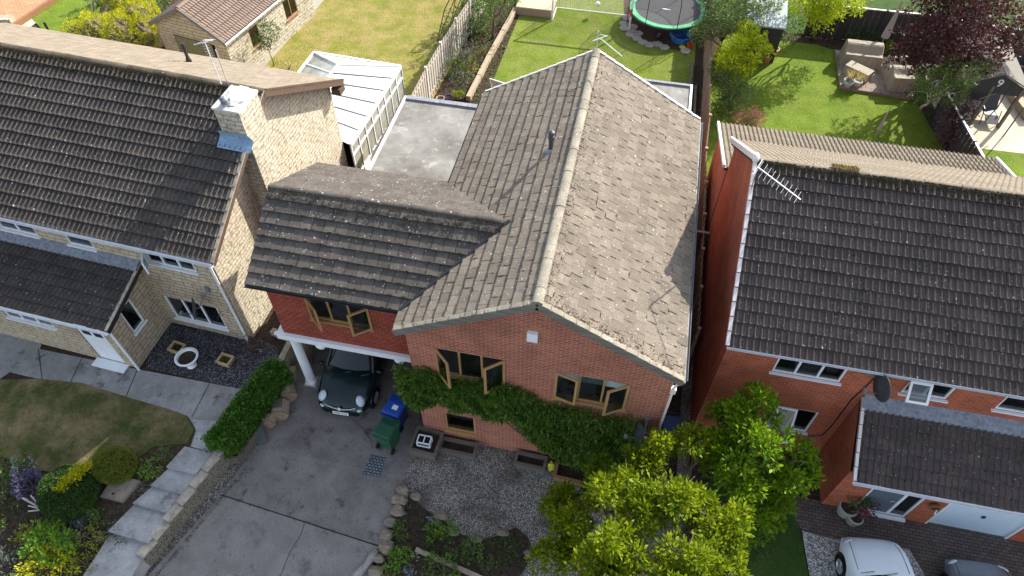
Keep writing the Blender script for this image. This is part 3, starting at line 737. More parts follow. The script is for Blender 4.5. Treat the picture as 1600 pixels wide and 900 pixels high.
sheet('upper_left_lawn', [(50, 30), (75, 55), (110, 60), (150, 40), (160, 0), (170, -60), (120, -60)], g0, .015, M['lawn_right'])
sheet('upper_left_path', [(-60, 60), (50, 62), (75, 56), (48, 42), (85, 15), (120, -10), (120, -60), (60, -60), (-60, 40)], g0, .01, M['patio'])
# right front
sheet('block_paved_drive', [(6.3, 9.7), (40, 9.7), (40, 1), (9.2, 1), (8.2, 7.5), (6.2, 9.2)]+[(6.05, 10.9), (6.3, 10.9)], g0, .004, M['paving'], raw=True)
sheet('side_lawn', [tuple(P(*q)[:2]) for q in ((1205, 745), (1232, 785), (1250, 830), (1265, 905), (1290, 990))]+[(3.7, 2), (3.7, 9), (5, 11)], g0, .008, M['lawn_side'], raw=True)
sheet('white_gravel_patch', [tuple(P(*q)[:2]) for q in ((1252, 829), (1290, 840), (1350, 850), (1420, 858), (1445, 900), (1470, 980), (1275, 980), (1266, 905))], g0, .014, M['gravel_white'], raw=True)
sheet('paving_slabs', [tuple(P(*q)[:2]) for q in ((1345, 790), (1405, 805), (1400, 828), (1335, 812))], g0, .012, M['paving'], .0, raw=True)

# ============================================================ MAIN HOUSE
XL, XR, XM, Y0, Y1, ZE, ZR = -4.97, 2.29, -1.34, 9.36, 19.5, 5.6, 7.69
wl, wr, wf, wb = -4.76, 2.12, 9.53, 19.3
H1 = thing('brick_house', 'red brick gabled middle house with a carport wing and oak windows', 'house', ((wl+wr)/2, (wf+wb)/2, -.3))
X = (1, 0, 0); Yv = (0, 1, 0); nF = (0, -1, 0)
mb = MB()
holes = [(-3.99-wl, -2.15-wl, 3.60, 4.86), (-.79-wl, 1.10-wl, 3.50, 4.76), (-4.02-wl, -3.08-wl, .34, 1.36)]
zt = ZE-.02
wall(mb, (wl, wf, 0), X, nF, wr-wl, -.9, zt, holes)
k = (ZR-ZE)/((XR-XL)/2); za = lambda x: ZR-.10-k*abs(x-XM)
mb.add([(wl, wf, zt), (wr, wf, zt), (wr, wf, za(wr)), (XM, wf, ZR-.1), (wl, wf, za(wl))], [(0, 1, 2, 3, 4)])
wall(mb, (wr, wf, 0), Yv, X, wb-wf, -.9, za(wr))
wall(mb, (wl, wb, 0), (0, -1, 0), (-1, 0, 0), wb-wf, -.9, za(wl))
mb.add([(wl, wb, -.9), (wr, wb, -.9), (wr, wb, za(wr)), (XM, wb, ZR-.1), (wl, wb, za(wl))], [(4, 3, 2, 1, 0)])
part('wall', mb, M['brick'], H1)
vv = Vector((XM-XL, 0, ZR-ZE)); SL = vv.length
dashes = MB(); d_l = MB(); e_m = MB()
rf = part('roof', roofplane(roofplane(MB(), (XL, Y1, ZE), (0, -1, 0), vv, Y1-Y0, SL, thick=.060, seed=1, edge=e_m, dash=d_l, dp=.3, lapp=.35), (XR, Y0, ZE), Yv, (-vv.x, 0, vv.z), Y1-Y0, SL, thick=.034, seed=2, dash=dashes), M['roof_main'], H1)
d_l.v = d_l.v[:len(d_l.v)]
_wz = lambda y: min(5.6+(y-9.99)*(6.96-5.6)/2.39, 6.96-(y-12.38)*(6.96-5.52)/2.62)
_keep = [f for f in d_l.f if all(d_l.v[i][2] > _wz(d_l.v[i][1])+.02 for i in f)]
d_l.f = _keep; dashes.add(d_l.v, d_l.f)
jm = part('joint_moss_lap_shade', dashes, M['moss'], rf); jm['kind'] = 'stuff'
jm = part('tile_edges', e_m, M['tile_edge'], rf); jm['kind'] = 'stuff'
part('roof_deck', slab(slab(MB(), (XL+.02, Y0+.03, ZE), Yv, vv, Y1-Y0-.06, SL, -.015, -.12), (XR-.02, Y0+.03, ZE), Yv, (-vv.x, 0, vv.z), Y1-Y0-.06, SL, -.015, -.12), M['under'], rf)
part('ridge_tiles', ridge_tiles(MB(), (XM, Y0-.02, ZR+.03), (XM, Y1+.02, ZR+.03), .125, .45, 3), M['ridge'], rf, smooth=False)
moss_strip('ridge_moss', rf, (XM+.14, Y0, ZR-.07), (XM+.14, Y1, ZR-.07), (-vv.x*-1, 0, -vv.z), .7, 700, 'moss_red', 4, (.006, .020), pw=2.8)
vb = MB()
for s in (1, -1):
    ex = XM+s*(XR-XM)
    vb.bar((ex+s*.05, Y0-.05, ZE-.06), (XM, Y0-.05, ZR-.02), .05, .26, (0, -1, 0)) if False else None
    a = Vector((ex, Y0-.03, ZE-.08)); b = Vector((XM, Y0-.03, ZR-.08)); vb.bar(a, b, .045, .20)
    vb.bar((ex, Y0+.07, ZE-.13), (XM, Y0+.07, ZR-.13), .16, .02)
part('barge_board', vb, M['verge'], rf)
cb_ = MB()
for s in (1, -1):
    ex = XM+s*(XR-XM)
    for i in range(12):
        a = Vector((ex, Y0+.02, ZE+.04)).lerp(Vector((XM, Y0+.02, ZR+.04)), i/12); b = Vector((ex, Y0+.02, ZE+.04)).lerp(Vector((XM, Y0+.02, ZR+.04)), (i+.97)/12)
        cb_.bar(a+Vector((0, 0, .02)), b, .13, .035)
part('verge_capping', cb_, M['ridge'], rf)
moss_strip('verge_moss', rf, (XR, Y0+.08, ZE+.02), (XM, Y0+.08, ZR+.02), (0, 1, 0), .35, 330, 'moss_red', 9, (.006, .022), pw=2)
wv = MB()
for s in (1, -1):
    ex = XM+s*(XR-XM)
    for i in range(12):
        a = Vector((ex, Y1+.02, ZE+.05)).lerp(Vector((XM, Y1+.02, ZR+.05)), i/12+.002); b = Vector((ex, Y1+.02, ZE+.05)).lerp(Vector((XM, Y1+.02, ZR+.05)), (i+.97)/12)
        wv.bar(a, b+Vector((0, 0, -.02)), .08, .05)
part('white_verge', wv, M['white_old'], rf)
gutter('gutter', H1, (XR+.05, Y0+.05, ZE-.03), (XR+.05, Y1, ZE-.03), 'grey_metal')
gutter('gutter', H1, (XL-.05, 14.6, ZE-.03), (XL-.05, Y1, ZE-.03), 'grey_metal')
dp = MB(); dp.tube([(XR-.02, wf-.03, ZE-.14), (wr+.03, wf-.05, ZE-.6), (wr+.03, wf-.05, -.3)], .035, 8); dp.box(wr-.03, wr+.10, wf-.12, wf+.02, ZE-.75, ZE-.55)
part('downpipe', dp, M['white_old'], H1)
window(H1, (-3.99, wf, 3.60), X, nF, 1.84, 1.26, 3, 'oak', {0: ('l', R(42)), 2: ('r', R(38))})
window(H1, (-.79, wf, 3.50), X, nF, 1.89, 1.26, 3, 'oak', {0: ('l', R(14)), 2: ('r', R(30))}, blind=.42)
window(H1, (-4.02, wf, .34), X, nF, .94, 1.02, 1, 'oak')
# flue
a = PP(860, 236, (XM, 0, ZR), np.array([-vv.z, 0, vv.x])); fb = MB()
fb.lathe([(.06, -.15), (.06, .42), (.085, .43), (.085, .52), (.07, .53), (.07, .58), (.09, .59), (.09, .66), (.02, .70), (0, .70)], a, 14)
part('flue_pipe', fb, M['dish'], H1, smooth=False)
fb = MB().lathe([(.20, -.09), (.13, .05), (.07, .10)], a, 12); part('flue_flashing', fb, M['lead'], H1)
# carport wing
wx0, wx1 = -9.30, -1.7; ey, ry, ez, rz_, by_, bz = 9.99, 12.38, 5.6, 6.96, 15.0, 5.52
v1 = Vector((0, ry-ey, rz_-ez)); v2 = Vector((0, -(by_-ry), rz_-bz))
class _: pass
dwg = MB(); e_w = MB(); wing = MB(); roofplane(wing, (wx0, ey, ez), X, v1, 6.9, v1.length, seed=5, edge=e_w, thick=.072, dash=dwg, dp=.35, lapp=.5); roofplane(wing, (wx0, by_, bz), X, v2, 6.9, v2.length, thick=.03, seed=6)
wr_ = part('roof', wing, M['roof_wing'], H1, label='darker tiled roof of the carport wing')

def cull(mbx, keep):
    used = set(); fs = []
    for f in mbx.f:
        if all(keep(mbx.v[i]) for i in f): fs.append(f)
    ids = sorted({i for f in fs for i in f}); mp_ = {a: k for k, a in enumerate(ids)}
    r_ = MB(); r_.v = [mbx.v[i] for i in ids]; r_.f = [tuple(mp_[i] for i in f) for f in fs]; return r_
mainz = lambda x: ZR-k*abs(x-XM)
jm = part('joint_moss_lap_shade', cull(dwg, lambda q: q[2] > mainz(q[0])+.03), M['moss'], wr_); jm['kind'] = 'stuff'; jm = part('tile_edges', e_w, M['tile_edge'], wr_); jm['kind'] = 'stuff'
part('roof_deck', slab(slab(MB(), (wx0+.02, ey+.02, ez), X, v1, 6.8, v1.length, -.015, -.11), (wx0+.02, by_-.02, bz), X, v2, 6.8, v2.length, -.015, -.11), M['under'], wr_)
part('ridge_tiles', ridge_tiles(MB(), (wx0, ry, rz_+.02), (-2.62, ry, rz_+.02), .09, .45, 8), M['roof_wing'], wr_)
moss_strip('ridge_moss', wr_, (wx0, ry-.1, rz_), (-2.6, ry-.1, rz_), -v1, .45, 700, 'moss', 14, (.01, .03), pw=1.6)
# valley
n1 = Vector((0, -v1.z, v1.y)).normalized(); n2 = Vector((-vv.z, 0, vv.x)).normalized(); ln = n1.cross(n2); ln = ln if ln.z > 0 else -ln
va = Vector((XL, ey, ez+.02)); sc_l = (rz_-ez)/ln.z
vl = MB(); vl.bar(va+Vector((-.02, -.02, .045)), va+ln*(sc_l*1.0)+Vector((0, 0, .05)), .09, .02); part('valley_lining', vl, M['black'], wr_)
nb = Vector((0, -v2.z, v2.y)).normalized(); nb = Vector((0, v2.z, -v2.y)).normalized(); nb = -nb if nb.z < 0 else nb
wfy, wing_b = 10.40, 14.75
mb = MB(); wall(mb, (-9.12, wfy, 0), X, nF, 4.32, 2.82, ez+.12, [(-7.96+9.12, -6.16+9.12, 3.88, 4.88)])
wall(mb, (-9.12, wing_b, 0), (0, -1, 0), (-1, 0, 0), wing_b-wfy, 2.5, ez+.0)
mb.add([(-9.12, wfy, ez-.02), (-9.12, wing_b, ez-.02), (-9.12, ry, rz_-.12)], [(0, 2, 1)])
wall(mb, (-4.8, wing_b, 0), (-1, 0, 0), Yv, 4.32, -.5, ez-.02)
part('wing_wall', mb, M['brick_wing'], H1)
part('carport_ceiling', MB().box(-9.1, -4.78, wfy+.05, wing_b-.05, 2.55, 2.62), M['interior'], H1)
part('carport_side_wall', MB().box(-9.55, -9.35, 11.2, wing_b, -.6, 2.2), M['stone'], H1)
fm_ = MB(); fm_.box(-9.36, -4.80, wfy-.07, wfy+.12, 2.54, 2.80); fm_.box(-9.40, -4.80, wfy-.11, wfy-.0, 2.78, 2.84); fm_.box(-9.36, -9.14, wfy+.12, wing_b, 2.54, 2.80)
part('beam', fm_, M['white'], H1)
for xx in (-8.05, -5.55):
    part('bracket', MB().blob((xx, wfy-.0, 2.44), (.17, .09, .15), 3, 0), M['white'], H1, smooth=True)
for xx in (-9.04,):
    pb = MB(); c = (xx, 10.6, -.3); nfl = 40; prof = [(.18, .10), (.20, .14), (.165, .2), (.155, .3), (.135, 2.65), (.155, 2.7), (.17, 2.8)]
    for i, (r_, z_) in enumerate(prof):
        pass
    o_ = len(pb.v)
    for r_, z_ in prof:
        for k_ in range(nfl):
            q = r_*(1-(.09 if k_ % 2 and .25 < z_ < 2.68 else 0)); a_ = 2*math.pi*k_/nfl; pb.v.append((c[0]+q*math.cos(a_), c[1]+q*math.sin(a_), c[2]+z_))
    for i in range(len(prof)-1):
        for k_ in range(nfl): pb.f.append((o_+i*nfl+k_, o_+i*nfl+(k_+1) % nfl, o_+(i+1)*nfl+(k_+1) % nfl, o_+(i+1)*nfl+k_))
    pb.box(c[0]-.17, c[0]+.17, c[1]-.17, c[1]+.17, -.28, -.2)
    pl = part('pillar', pb, M['white'], H1); part('pillar_base', MB().box(c[0]-.22, c[0]+.24, c[1]-.22, c[1]+.24, -.5, -.28), M['coping'], pl)
gutter('gutter', H1, (wx0-.02, ey-.05, ez-.02), (XL+.02, ey-.05, ez-.02), 'black')
part('fascia', MB().box(wx0, XL+.1, ey+.02, ey+.04, ez-.16, ez-.02), M['black'], H1)
window(H1, (-7.96, wfy, 3.88), X, nF, 1.80, 1.0, 3, 'oak', {0: ('l', R(40)), 2: ('r', R(38))}, blind=.16)
# rear flat roofs
fr_ = part('flat_roof', MB().box(-9.05, -4.85, 15.02, 22.4, 2.52, 2.70), M['felt_grey'], H1)
ed = MB(); ed.box(-9.12, -9.02, 15.02, 22.5, 2.5, 2.76); part('roof_edge', ed, M['white_old'], fr_); part('roof_kerb', MB().box(-9.0, -4.8, 22.3, 22.52, 2.5, 2.78), M['lead'], fr_)
part('extension_wall', MB().box(-8.95, -4.85, 15.0, 22.3, -.2, 2.5), M['brick'], H1)
fr_ = part('flat_roof', MB().box(-2.5, 2.28, 19.32, 25.55, 2.52, 2.70), M['felt_grey'], H1)
ed = MB(); ed.box(2.27, 2.36, 19.4, 25.7, 2.48, 2.76); part('roof_edge', ed, M['white'], fr_); part('roof_kerb', MB().box(-2.5, 2.27, 25.55, 25.68, 2.48, 2.78), M['lead'], fr_)
part('extension_wall', MB().box(-2.45, 2.2, 19.3, 25.5, -.2, 2.5), M['brick'], H1)

# fittings of the main house
b = PY(832, 526, wf-.06); single('alarm_box', MB().box(b[0]-.13, b[0]+.13, b[1]-.05, b[1]+.05, b[2]-.17, b[2]+.17), M['white'], 'white alarm box high on the middle brick gable', 'alarm box', b)
def dish(name, label, c, face, r=.34, mount=(0, .25, 0), lnb=True):
    t = thing(name, label, 'satellite dish', c); f = Vector(face).normalized()
    q = f.to_track_quat('Z', 'Y').to_matrix().to_4x4()
    mb = MB().lathe([(0, -.05), (r*.5, -.03), (r, .03), (r*1.0, .045), (r*.5, -.015), (0, -.035)], (0, 0, 0), 26, q)
    mb.v = [(a[0]+c[0], a[1]+c[1], a[2]+c[2]) for a in mb.v]; part('reflector', mb, M['dish'], t, smooth=True)
    C = Vector([float(a) for a in c]); m = C+Vector(mount); ab = MB().tube([C-f*.05, C-f*.12, m], .022, 6); ab.box(m.x-.06, m.x+.06, m.y-.05, m.y+.02, m.z-.1, m.z+.1); part('bracket', ab, M['grey_metal'], t)
    e = C+f*.42+Vector((0, 0, -.16)); lb = MB().tube([C+Vector((0, 0, -r*.8)), e], .014, 5); lb.box(e.x-.04, e.x+.04, e.y-.05, e.y+.05, e.z-.02, e.z+.07); part('arm', lb, M['grey_metal'], t)
    return t
c = PY(1001, 678, wf-.45); dish('satellite_dish', 'grey satellite dish seen edge on just above the climber on the middle house', c, (-.95, -.35, .25), .30, (.12, .42, .05))

def yagi(name, label, base, top, boom_a, boom_b, n=9, el=.35, cross=None, braces=()):
    t = thing(name, label, 'aerial', base); mb = MB().tube([base, top], .018, 6)
    for q in braces: mb.tube(q, .012, 5)
    part('mast', mb, M['alu'], t); A = Vector([float(a) for a in boom_a]); B = Vector([float(a) for a in boom_b]); d = (B-A).normalized()
    part('boom', MB().tube([A, B], .014, 6), M['alu'], t); x = d.cross(Vector((0, 0, 1))).normalized(); eb = MB()
    if cross: x = Vector(cross).normalized()
    for i in range(n):
        c = A.lerp(B, (i+.3)/n); e = el*(1-.25*i/n)/2; eb.tube([c-x*e, c+x*e], .005, 4)
    u = x.cross(d)
    for s in (-1, 1): eb.tube([A+x*.22*s+u*.02, A-x*.22*s*.1+u*.14], .006, 4)
    eb.bar(A-x*.28, A+x*.28, .02, .02)
    part('elements', eb, M['alu'], t); return t
rb = (XM, Y1-.1, ZR+.08)
yagi('tv_aerial', 'white aerial on the far end of the middle house ridge pointing away over the lawn', rb, (XM, Y1-.1, ZR+.75), P(938, 60, ZR+.72), P(972, 88, ZR+.72), 5, .10)

# wall climber on the front
def climber():
    top = [(618, 585), (650, 588), (700, 603), (745, 607), (790, 612), (845, 640), (900, 650), (960, 662), (1012, 668)]
    bot = [(618, 622), (650, 640), (700, 636), (745, 655), (800, 662), (825, 690), (870, 722), (900, 742), (950, 755), (1012, 735)]
    T = [PY(*q, wf-.3) for q in top]; Bt = [PY(*q, wf-.3) for q in bot]
    t = thing('climbing_wisteria', 'dense green climber hanging across the front wall of the middle brick house', 'climbing plant', (-1.2, wf-.25, -.3))
    r = np.random.RandomState(3); N = 4600; x = r.uniform(T[0][0], T[-1][0], N)
    zt_ = np.interp(x, [p[0] for p in T], [p[2] for p in T])+.06*np.sin(x*7)+.05*np.sin(x*17); zb_ = np.interp(x, [p[0] for p in Bt], [p[2] for p in Bt])+.10*np.sin(x*6+1)+.08*np.sin(x*15)
    f = r.rand(N); z = zb_+(zt_-zb_)*f; mid = np.sin(np.clip(f, 0, 1)*math.pi)**.6; y = wf-.06-mid*(.22+.12*np.sin(x*5)+.08*np.sin(x*11+z*6))*(.3+.7*r.rand(N)**.5)
    C_ = np.stack([x, y, z], 1); Nn = np.tile([0, -.8, .45], (N, 1))
    leafmesh('foliage', C_, Nn, 10, .13, .11, .04, M['lf_ivy'], t, 5, rise=.0)
    mb = MB()
    for k in range(9):
        x0 = T[0][0]+(T[-1][0]-T[0][0])*(k+.5)/9; mb.tube(wob((.9, wf-.08, -.25), (x0, wf-.12, np.interp(x0, [p[0] for p in T], [p[2] for p in T])-.4), 6, .05, k), [.04, .035, .03, .025, .02, .015, .01], 6)
    part('stem', mb, M['trunk'], t); return t
climber()

# ============================================================ STONE HOUSE (left)
YAW = -.057
c0 = P(393, 533, .45)
H2 = thing('stone_house', 'cream stone house on the left with a dark brown tiled roof and a front porch', 'house', (c0[0], c0[1], .45), YAW)
MI = rootM(H2)
def W2(x, y, z): return MI @ Vector((x, y, z-.45))
UL = Vector((math.cos(YAW), math.sin(YAW), 0)); WLc = Vector((-math.sin(YAW), math.cos(YAW), 0))
def L2(px, py, ax, off):
    n = np.array(WLc if ax == 'y' else UL); p = PP(px, py, c0+n*off, n); q = MI.inverted() @ Vector(p); return (q[0], q[1], q[2]+.45)
LB = MB   # local build (z measured from the ground line of the house)
lx0 = -14.0; ze2, zr2, yr2, yb2 = 4.55, 7.20, 4.2, 8.75    # local z (world minus .45)
vx = .45
mb = MB(); hs = [(-2.40-lx0, -.74-lx0, 3.37, 3.90), (-5.20-lx0, -4.26-lx0, 3.40, 3.92), (-7.7-lx0, -6.3-lx0, 3.42, 3.95), (-2.69-lx0, -.74-lx0, .42, 1.62)]
wall(mb, (lx0, 0, 0), X, nF, -lx0, -.6, ze2+.10, hs)
part('wall', mb, M['stone'], H2, local=True)
mb = MB(); by2 = yb2-.3; wall(mb, (0, 0, 0), Yv, X, by2, -.6, ze2+.06)
mb.add([(0, 0, ze2+.06), (0, by2, ze2+.06), (0, yr2, zr2-.12)], [(0, 1, 2)]); wall(mb, (0, by2, 0), (-1, 0, 0), Yv, -lx0, -.6, ze2+.09)
mb.add([(0, 0, -.6), (-.01, .01, -.6), (0, .02, -.6)], [(0, 1, 2)])
part('gable_wall', mb, M['stone_rough'], H2, local=True)
vf = Vector((0, yr2+.35, zr2-ze2)); vbk = Vector((0, -(yb2-yr2), zr2-ze2)); RL = vx-lx0
e2 = MB(); rm = MB(); roofplane(rm, (lx0, -.35, ze2), X, vf, RL, vf.length, 'roll', .375, seed=21, thick=.078, edge=e2); 
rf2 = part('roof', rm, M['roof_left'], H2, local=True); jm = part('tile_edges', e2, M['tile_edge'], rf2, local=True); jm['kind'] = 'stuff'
rm = MB(); roofplane(rm, (lx0, yb2, ze2), X, vbk, RL, vbk.length, 'flat', .33, .3, .022, seed=22); part('rear_roof', rm, M['roof_sunlit'], H2, local=True)
part('roof_deck', slab(slab(MB(), (lx0, -.33, ze2), X, vf, RL-.03, vf.length, -.02, -.12), (lx0, yb2-.02, ze2), X, vbk, RL-.03, vbk.length, -.02, -.12), M['under'], rf2, local=True)
part('ridge_tiles', ridge_tiles(MB(), (lx0, yr2, zr2+.02), (vx, yr2, zr2+.02), .12, .45, 23), M['ridge_dark'], rf2, local=True)
moss_strip('ridge_moss', rf2, (lx0, yr2-.08, zr2), (vx, yr2-.08, zr2), -vf, .42, 5200, 'moss', 24, (.01, .032), True, 1.5)
moss_strip('roof_moss', rf2, (lx0, yr2-.5, zr2-.26), (vx, yr2-.5, zr2-.26), -vf, 3.8, 300, 'moss', 25, (.01, .03), True, 1.2)
vb = MB(); vb.bar((vx-.02, -.36, ze2-.07), (vx-.02, yr2, zr2-.06), .03, .2); vb.bar((vx-.02, yb2, ze2-.07), (vx-.02, yr2, zr2-.06), .03, .24); vb.box(.1, vx, yb2-.42, yb2-.02, ze2-.38, ze2-.14)
part('barge_board', vb, M['barge_brown'], rf2, local=True)
tv = MB(); tv.bar((vx-.03, -.37, ze2+.055), (vx-.03, yr2, zr2+.055), .10, .03); part('verge', tv, M['coping'], rf2, local=True)
gutter('gutter', H2, (lx0, -.42, ze2-.03), (vx, -.42, ze2-.03), 'white', .055, True); part('fascia', MB().box(lx0, vx-.05, -.33, -.31, ze2-.16, ze2-.02), M['white'], H2, local=True)
part('downpipe', MB().tube([(.12, -.40, ze2-.08), (-.06, -.07, ze2-.5), (-.06, -.07, 0)], .04, 8), M['white'], H2, local=True)
window(H2, (-2.40, 0, 3.37), X, nF, 1.66, .53, 3, 'white', {0: ('l', R(55))}, local=True, sillm='white')
window(H2, (-5.20, 0, 3.40), X, nF, .94, .52, 1, 'white', local=True)
window(H2, (-7.7, 0, 3.42), X, nF, 1.4, .53, 2, 'white', local=True)
window(H2, (-2.69, 0, .42), X, nF, 1.95, 1.2, 3, 'white', local=True)
# porch
px1, py0 = -3.05, -1.94
mb = MB(); wall(mb, (lx0, py0, 0), X, nF, px1-lx0, -.5, 2.5, [(-7.2-lx0, -5.42-lx0, 1.38, 1.88), (-4.52-lx0, -3.5-lx0, .03, 2.05)])
wall(mb, (px1, py0, 0), Yv, X, -py0, -.5, 2.5, [(.6, 1.15, 1.15, 2.32)])
mb.add([(px1, py0, 2.5), (px1, 0, 2.5), (px1, 0, 3.1)], [(0, 1, 2)])
part('porch_wall', mb, M['stone'], H2, local=True)
pv = Vector((0, 2.2, 3.18-2.55)); e3 = MB(); rm = MB(); roofplane(rm, (lx0, -2.2, 2.55), X, pv, -2.72-lx0, pv.length, 'roll', seed=31, edge=e3, thick=.06)
pr_ = part('porch_roof', rm, M['roof_left'], H2, local=True); jm = part('tile_edges', e3, M['tile_edge'], pr_, local=True); jm['kind'] = 'stuff'; part('roof_deck', slab(MB(), (lx0, -2.18, 2.55), X, pv, -2.75-lx0, pv.length, -.02, -.1), M['under'], pr_, local=True)
vb = MB(); vb.bar((-2.74, -2.21, 2.50), (-2.74, 0, 3.14), .04, .18); part('barge_board', vb, M['black'], pr_, local=True)
tv = MB(); tv.bar((-2.76, -2.22, 2.61), (-2.76, 0, 3.24), .09, .03); part('verge', tv, M['coping'], pr_, local=True)
part('lead_flashing', MB().add([(lx0, -.30, 3.24), (-2.72, -.30, 3.24), (-2.72, -.004, 3.37), (lx0, -.004, 3.37), (lx0, -.30, 3.10), (-2.72, -.30, 3.10)], [(0, 1, 2, 3), (4, 5, 1, 0)]), M['lead'], pr_, local=True)
gutter('gutter', H2, (lx0, -2.27, 2.52), (-2.72, -2.27, 2.52), 'white', .05, True)
part('downpipe', MB().tube([(-2.9, -2.24, 2.46), (-3.02, -2.0, 2.2), (-3.0, -2.0, 0)], .04, 8), M['white'], H2, local=True)
window(H2, (-7.2, py0, 1.38), X, nF, 1.78, .5, 3, 'white', local=True)
window(H2, (px1, py0+.6, 1.15), Yv, X, .55, 1.17, 1, 'white', local=True)
d = part('door', MB().box(-4.5, -3.52, py0+.04, py0+.10, .03, 2.03), M['white'], H2, local=True)
dd_ = MB()
for a, b_, z0, z1 in ((-4.36, -4.08, 1.45, 1.86), (-3.94, -3.66, 1.45, 1.86)): dd_.box(a, b_, py0+.025, py0+.045, z0, z1)
part('door_pane', dd_, M['glass_dark'], d, local=True)
dd_ = MB()
for a, b_, z0, z1 in ((-4.36, -4.08, .2, 1.3), (-3.94, -3.66, .2, 1.3)): dd_.box(a, b_, py0+.032, py0+.041, z0, z1)
part('door_panel', dd_, M['white'], d, local=True)
part('door_handle', MB().tube([(-3.6, py0+.0, 1.02), (-3.72, py0+.0, 1.02)], .012, 6), M['alu'], d, local=True)
part('doorstep', MB().box(-4.6, -3.4, py0-.32, py0, -.1, .05), M['white'], H2, local=True)
# chimney on the gable
ch = MB(); cy0, cy1, cx0, cx1 = 2.78, 3.82, -.30, .50; ch.box(cx0, cx1, cy0, cy1, 3.0, 7.45)
chp = part('chimney', ch, M['stone_rough'], H2, local=True)
ch = MB().box(-.02, cx1, cy0, cy1, -.5, 3.0); part('chimney_breast', ch, M['stone_rough'], H2, local=True)
cp = MB().box(cx0-.03, cx1+.03, cy0-.03, cy1+.03, 7.44, 7.51); cp.blob((.1, 3.4, 7.50), (.36, .48, .15), 2, .10, 14, 8); cp.blob((.05, 3.35, 7.6), (.16, .3, .14), 4, .1, 12, 7); part('chimney_cap', cp, M['pot_white'], chp, local=True)
part('cowl', MB().lathe([(.11, 0), (.11, .12), (.13, .13), (.05, .2), (0, .2)], (.02, 2.95, 7.6), 12), M['grey_metal'], chp, local=True)
zf = lambda y: ze2+(y+.35)*(zr2-ze2)/(yr2+.35)
fl = MB().add([(cx0-.12, cy0-.32, zf(cy0-.32)+.13), (cx1+.16, cy0-.32, zf(cy0-.32)+.13), (cx1+.16, cy0-.01, zf(cy0)+.14), (cx0-.12, cy0-.01, zf(cy0)+.14), (cx0-.12, cy0-.012, zf(cy0)+.32), (cx1+.02, cy0-.012, zf(cy0)+.32), (cx0-.12, cy1, zf(cy1)+.06), (cx0-.012, cy1, zf(cy1)+.12), (cx0-.012, cy0, zf(cy0)+.3)],
    [(0, 1, 2, 3), (3, 2, 5, 4), (3, 6, 7, 8)]); part('flashing', fl, M['lead_blue'], chp, local=True)
# soil vent on the rear slope
q = PP(296, 97, np.array(W2(0, yr2, zr2+.45)), np.array(MI.to_3x3() @ Vector((0, (zr2-ze2), (yb2-yr2)))))
part('vent_pipe', MB().lathe([(.10, -.05), (.09, .12), (.055, .2), (.055, .5), (.085, .56), (.06, .72), (0, .74)], q, 12), M['black'], H2)
q = W2(.25, 3.9, 8.0)
aA = Vector(P(353, 130, 8.2)); aT = Vector(P(330, 70, 9.6))
yagi('tv_aerial', 'long aerial with a ladder boom beside the stone house chimney', tuple(P(358, 136, 7.75)), tuple(P(337, 78, 9.9)), P(320, 66, 9.9), P(346, 132, 9.2), 16, .16)
dc = PP(304, 482, c0-np.array(WLc)*.55, np.array(WLc)); dish('satellite_dish', 'dark satellite dish edge on over the large front window of the stone house', dc, (-.8, -.55, .3), .36, tuple(Vector((.35, .5, .45))))
hb = L2(345, 488, 'y', -.05); 
hbm = MB(); Hq = W2(hb[0], -.0, hb[2]); hbm.tube([Hq, Hq+Vector((0, -.25, .02)), Hq+Vector((.0, -.28, -.05))], .012, 5); hbm.tube([Hq+Vector((0, 0, -.22)), Hq+Vector((0, -.25, .02))], .010, 5)
single('hanging_basket_bracket', hbm, M['black'], 'small black wall bracket right of the large stone house window', 'bracket', Hq)

# ============================================================ RIGHT HOUSE
rx0 = 3.52; fy = 11.24; eyR, ezR, ryR, rzR, byR, bzR = 10.94, 5.16, 15.0, 7.95, 19.2, 5.2; rx1 = 15.5
H3 = thing('brick_house', 'red brick house on the right with a brown roll tiled roof, white windows and garage', 'house', (9, 14, 0))
mb = MB(); hs = [(4.86-rx0, 6.62-rx0, 3.95, 4.62), (8.16-rx0, 9.28-rx0, 4.0, 4.62), (10.48-rx0, 12.0-rx0, 3.98, 4.6), (5.49-rx0, 6.66-rx0, 1.12, 2.32)]
wall(mb, (rx0, fy, 0), X, nF, rx1-rx0, -.5, ezR+.10, hs)
wall(mb, (rx0, 18.9, 0), (0, -1, 0), (-1, 0, 0), 18.9-fy, -.5, ezR)
mb.add([(rx0, fy, ezR), (rx0, 18.9, ezR), (rx0, ryR, rzR-.1)], [(0, 2, 1)])
wall(mb, (rx1, 18.9, 0), (-1, 0, 0), Yv, rx1-rx0, -.5, ezR+.12)
part('wall', mb, M['brick_red'], H3)
vf3 = Vector((0, ryR-eyR, rzR-ezR)); vb3 = Vector((0, -(byR-ryR), rzR-bzR)); vx3 = 3.40; W3 = 15.7-vx3
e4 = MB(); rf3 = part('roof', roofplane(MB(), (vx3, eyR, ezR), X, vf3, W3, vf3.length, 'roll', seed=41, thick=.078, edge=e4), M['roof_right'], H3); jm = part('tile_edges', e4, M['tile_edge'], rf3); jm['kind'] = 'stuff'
part('rear_roof', roofplane(MB(), (vx3, byR, bzR), X, vb3, W3, vb3.length, 'pan', seed=42), M['roof_sunlit'], H3)
part('roof_deck', slab(slab(MB(), (vx3+.02, eyR+.02, ezR), X, vf3, W3, vf3.length, -.02, -.12), (vx3+.02, byR-.02, bzR), X, vb3, W3, vb3.length, -.02, -.12), M['under'], rf3)
part('ridge_tiles', ridge_tiles(MB(), (vx3+.1, ryR, rzR+.02), (15.7, ryR, rzR+.02), .10, .45, 43), M['roof_sunlit'], rf3)
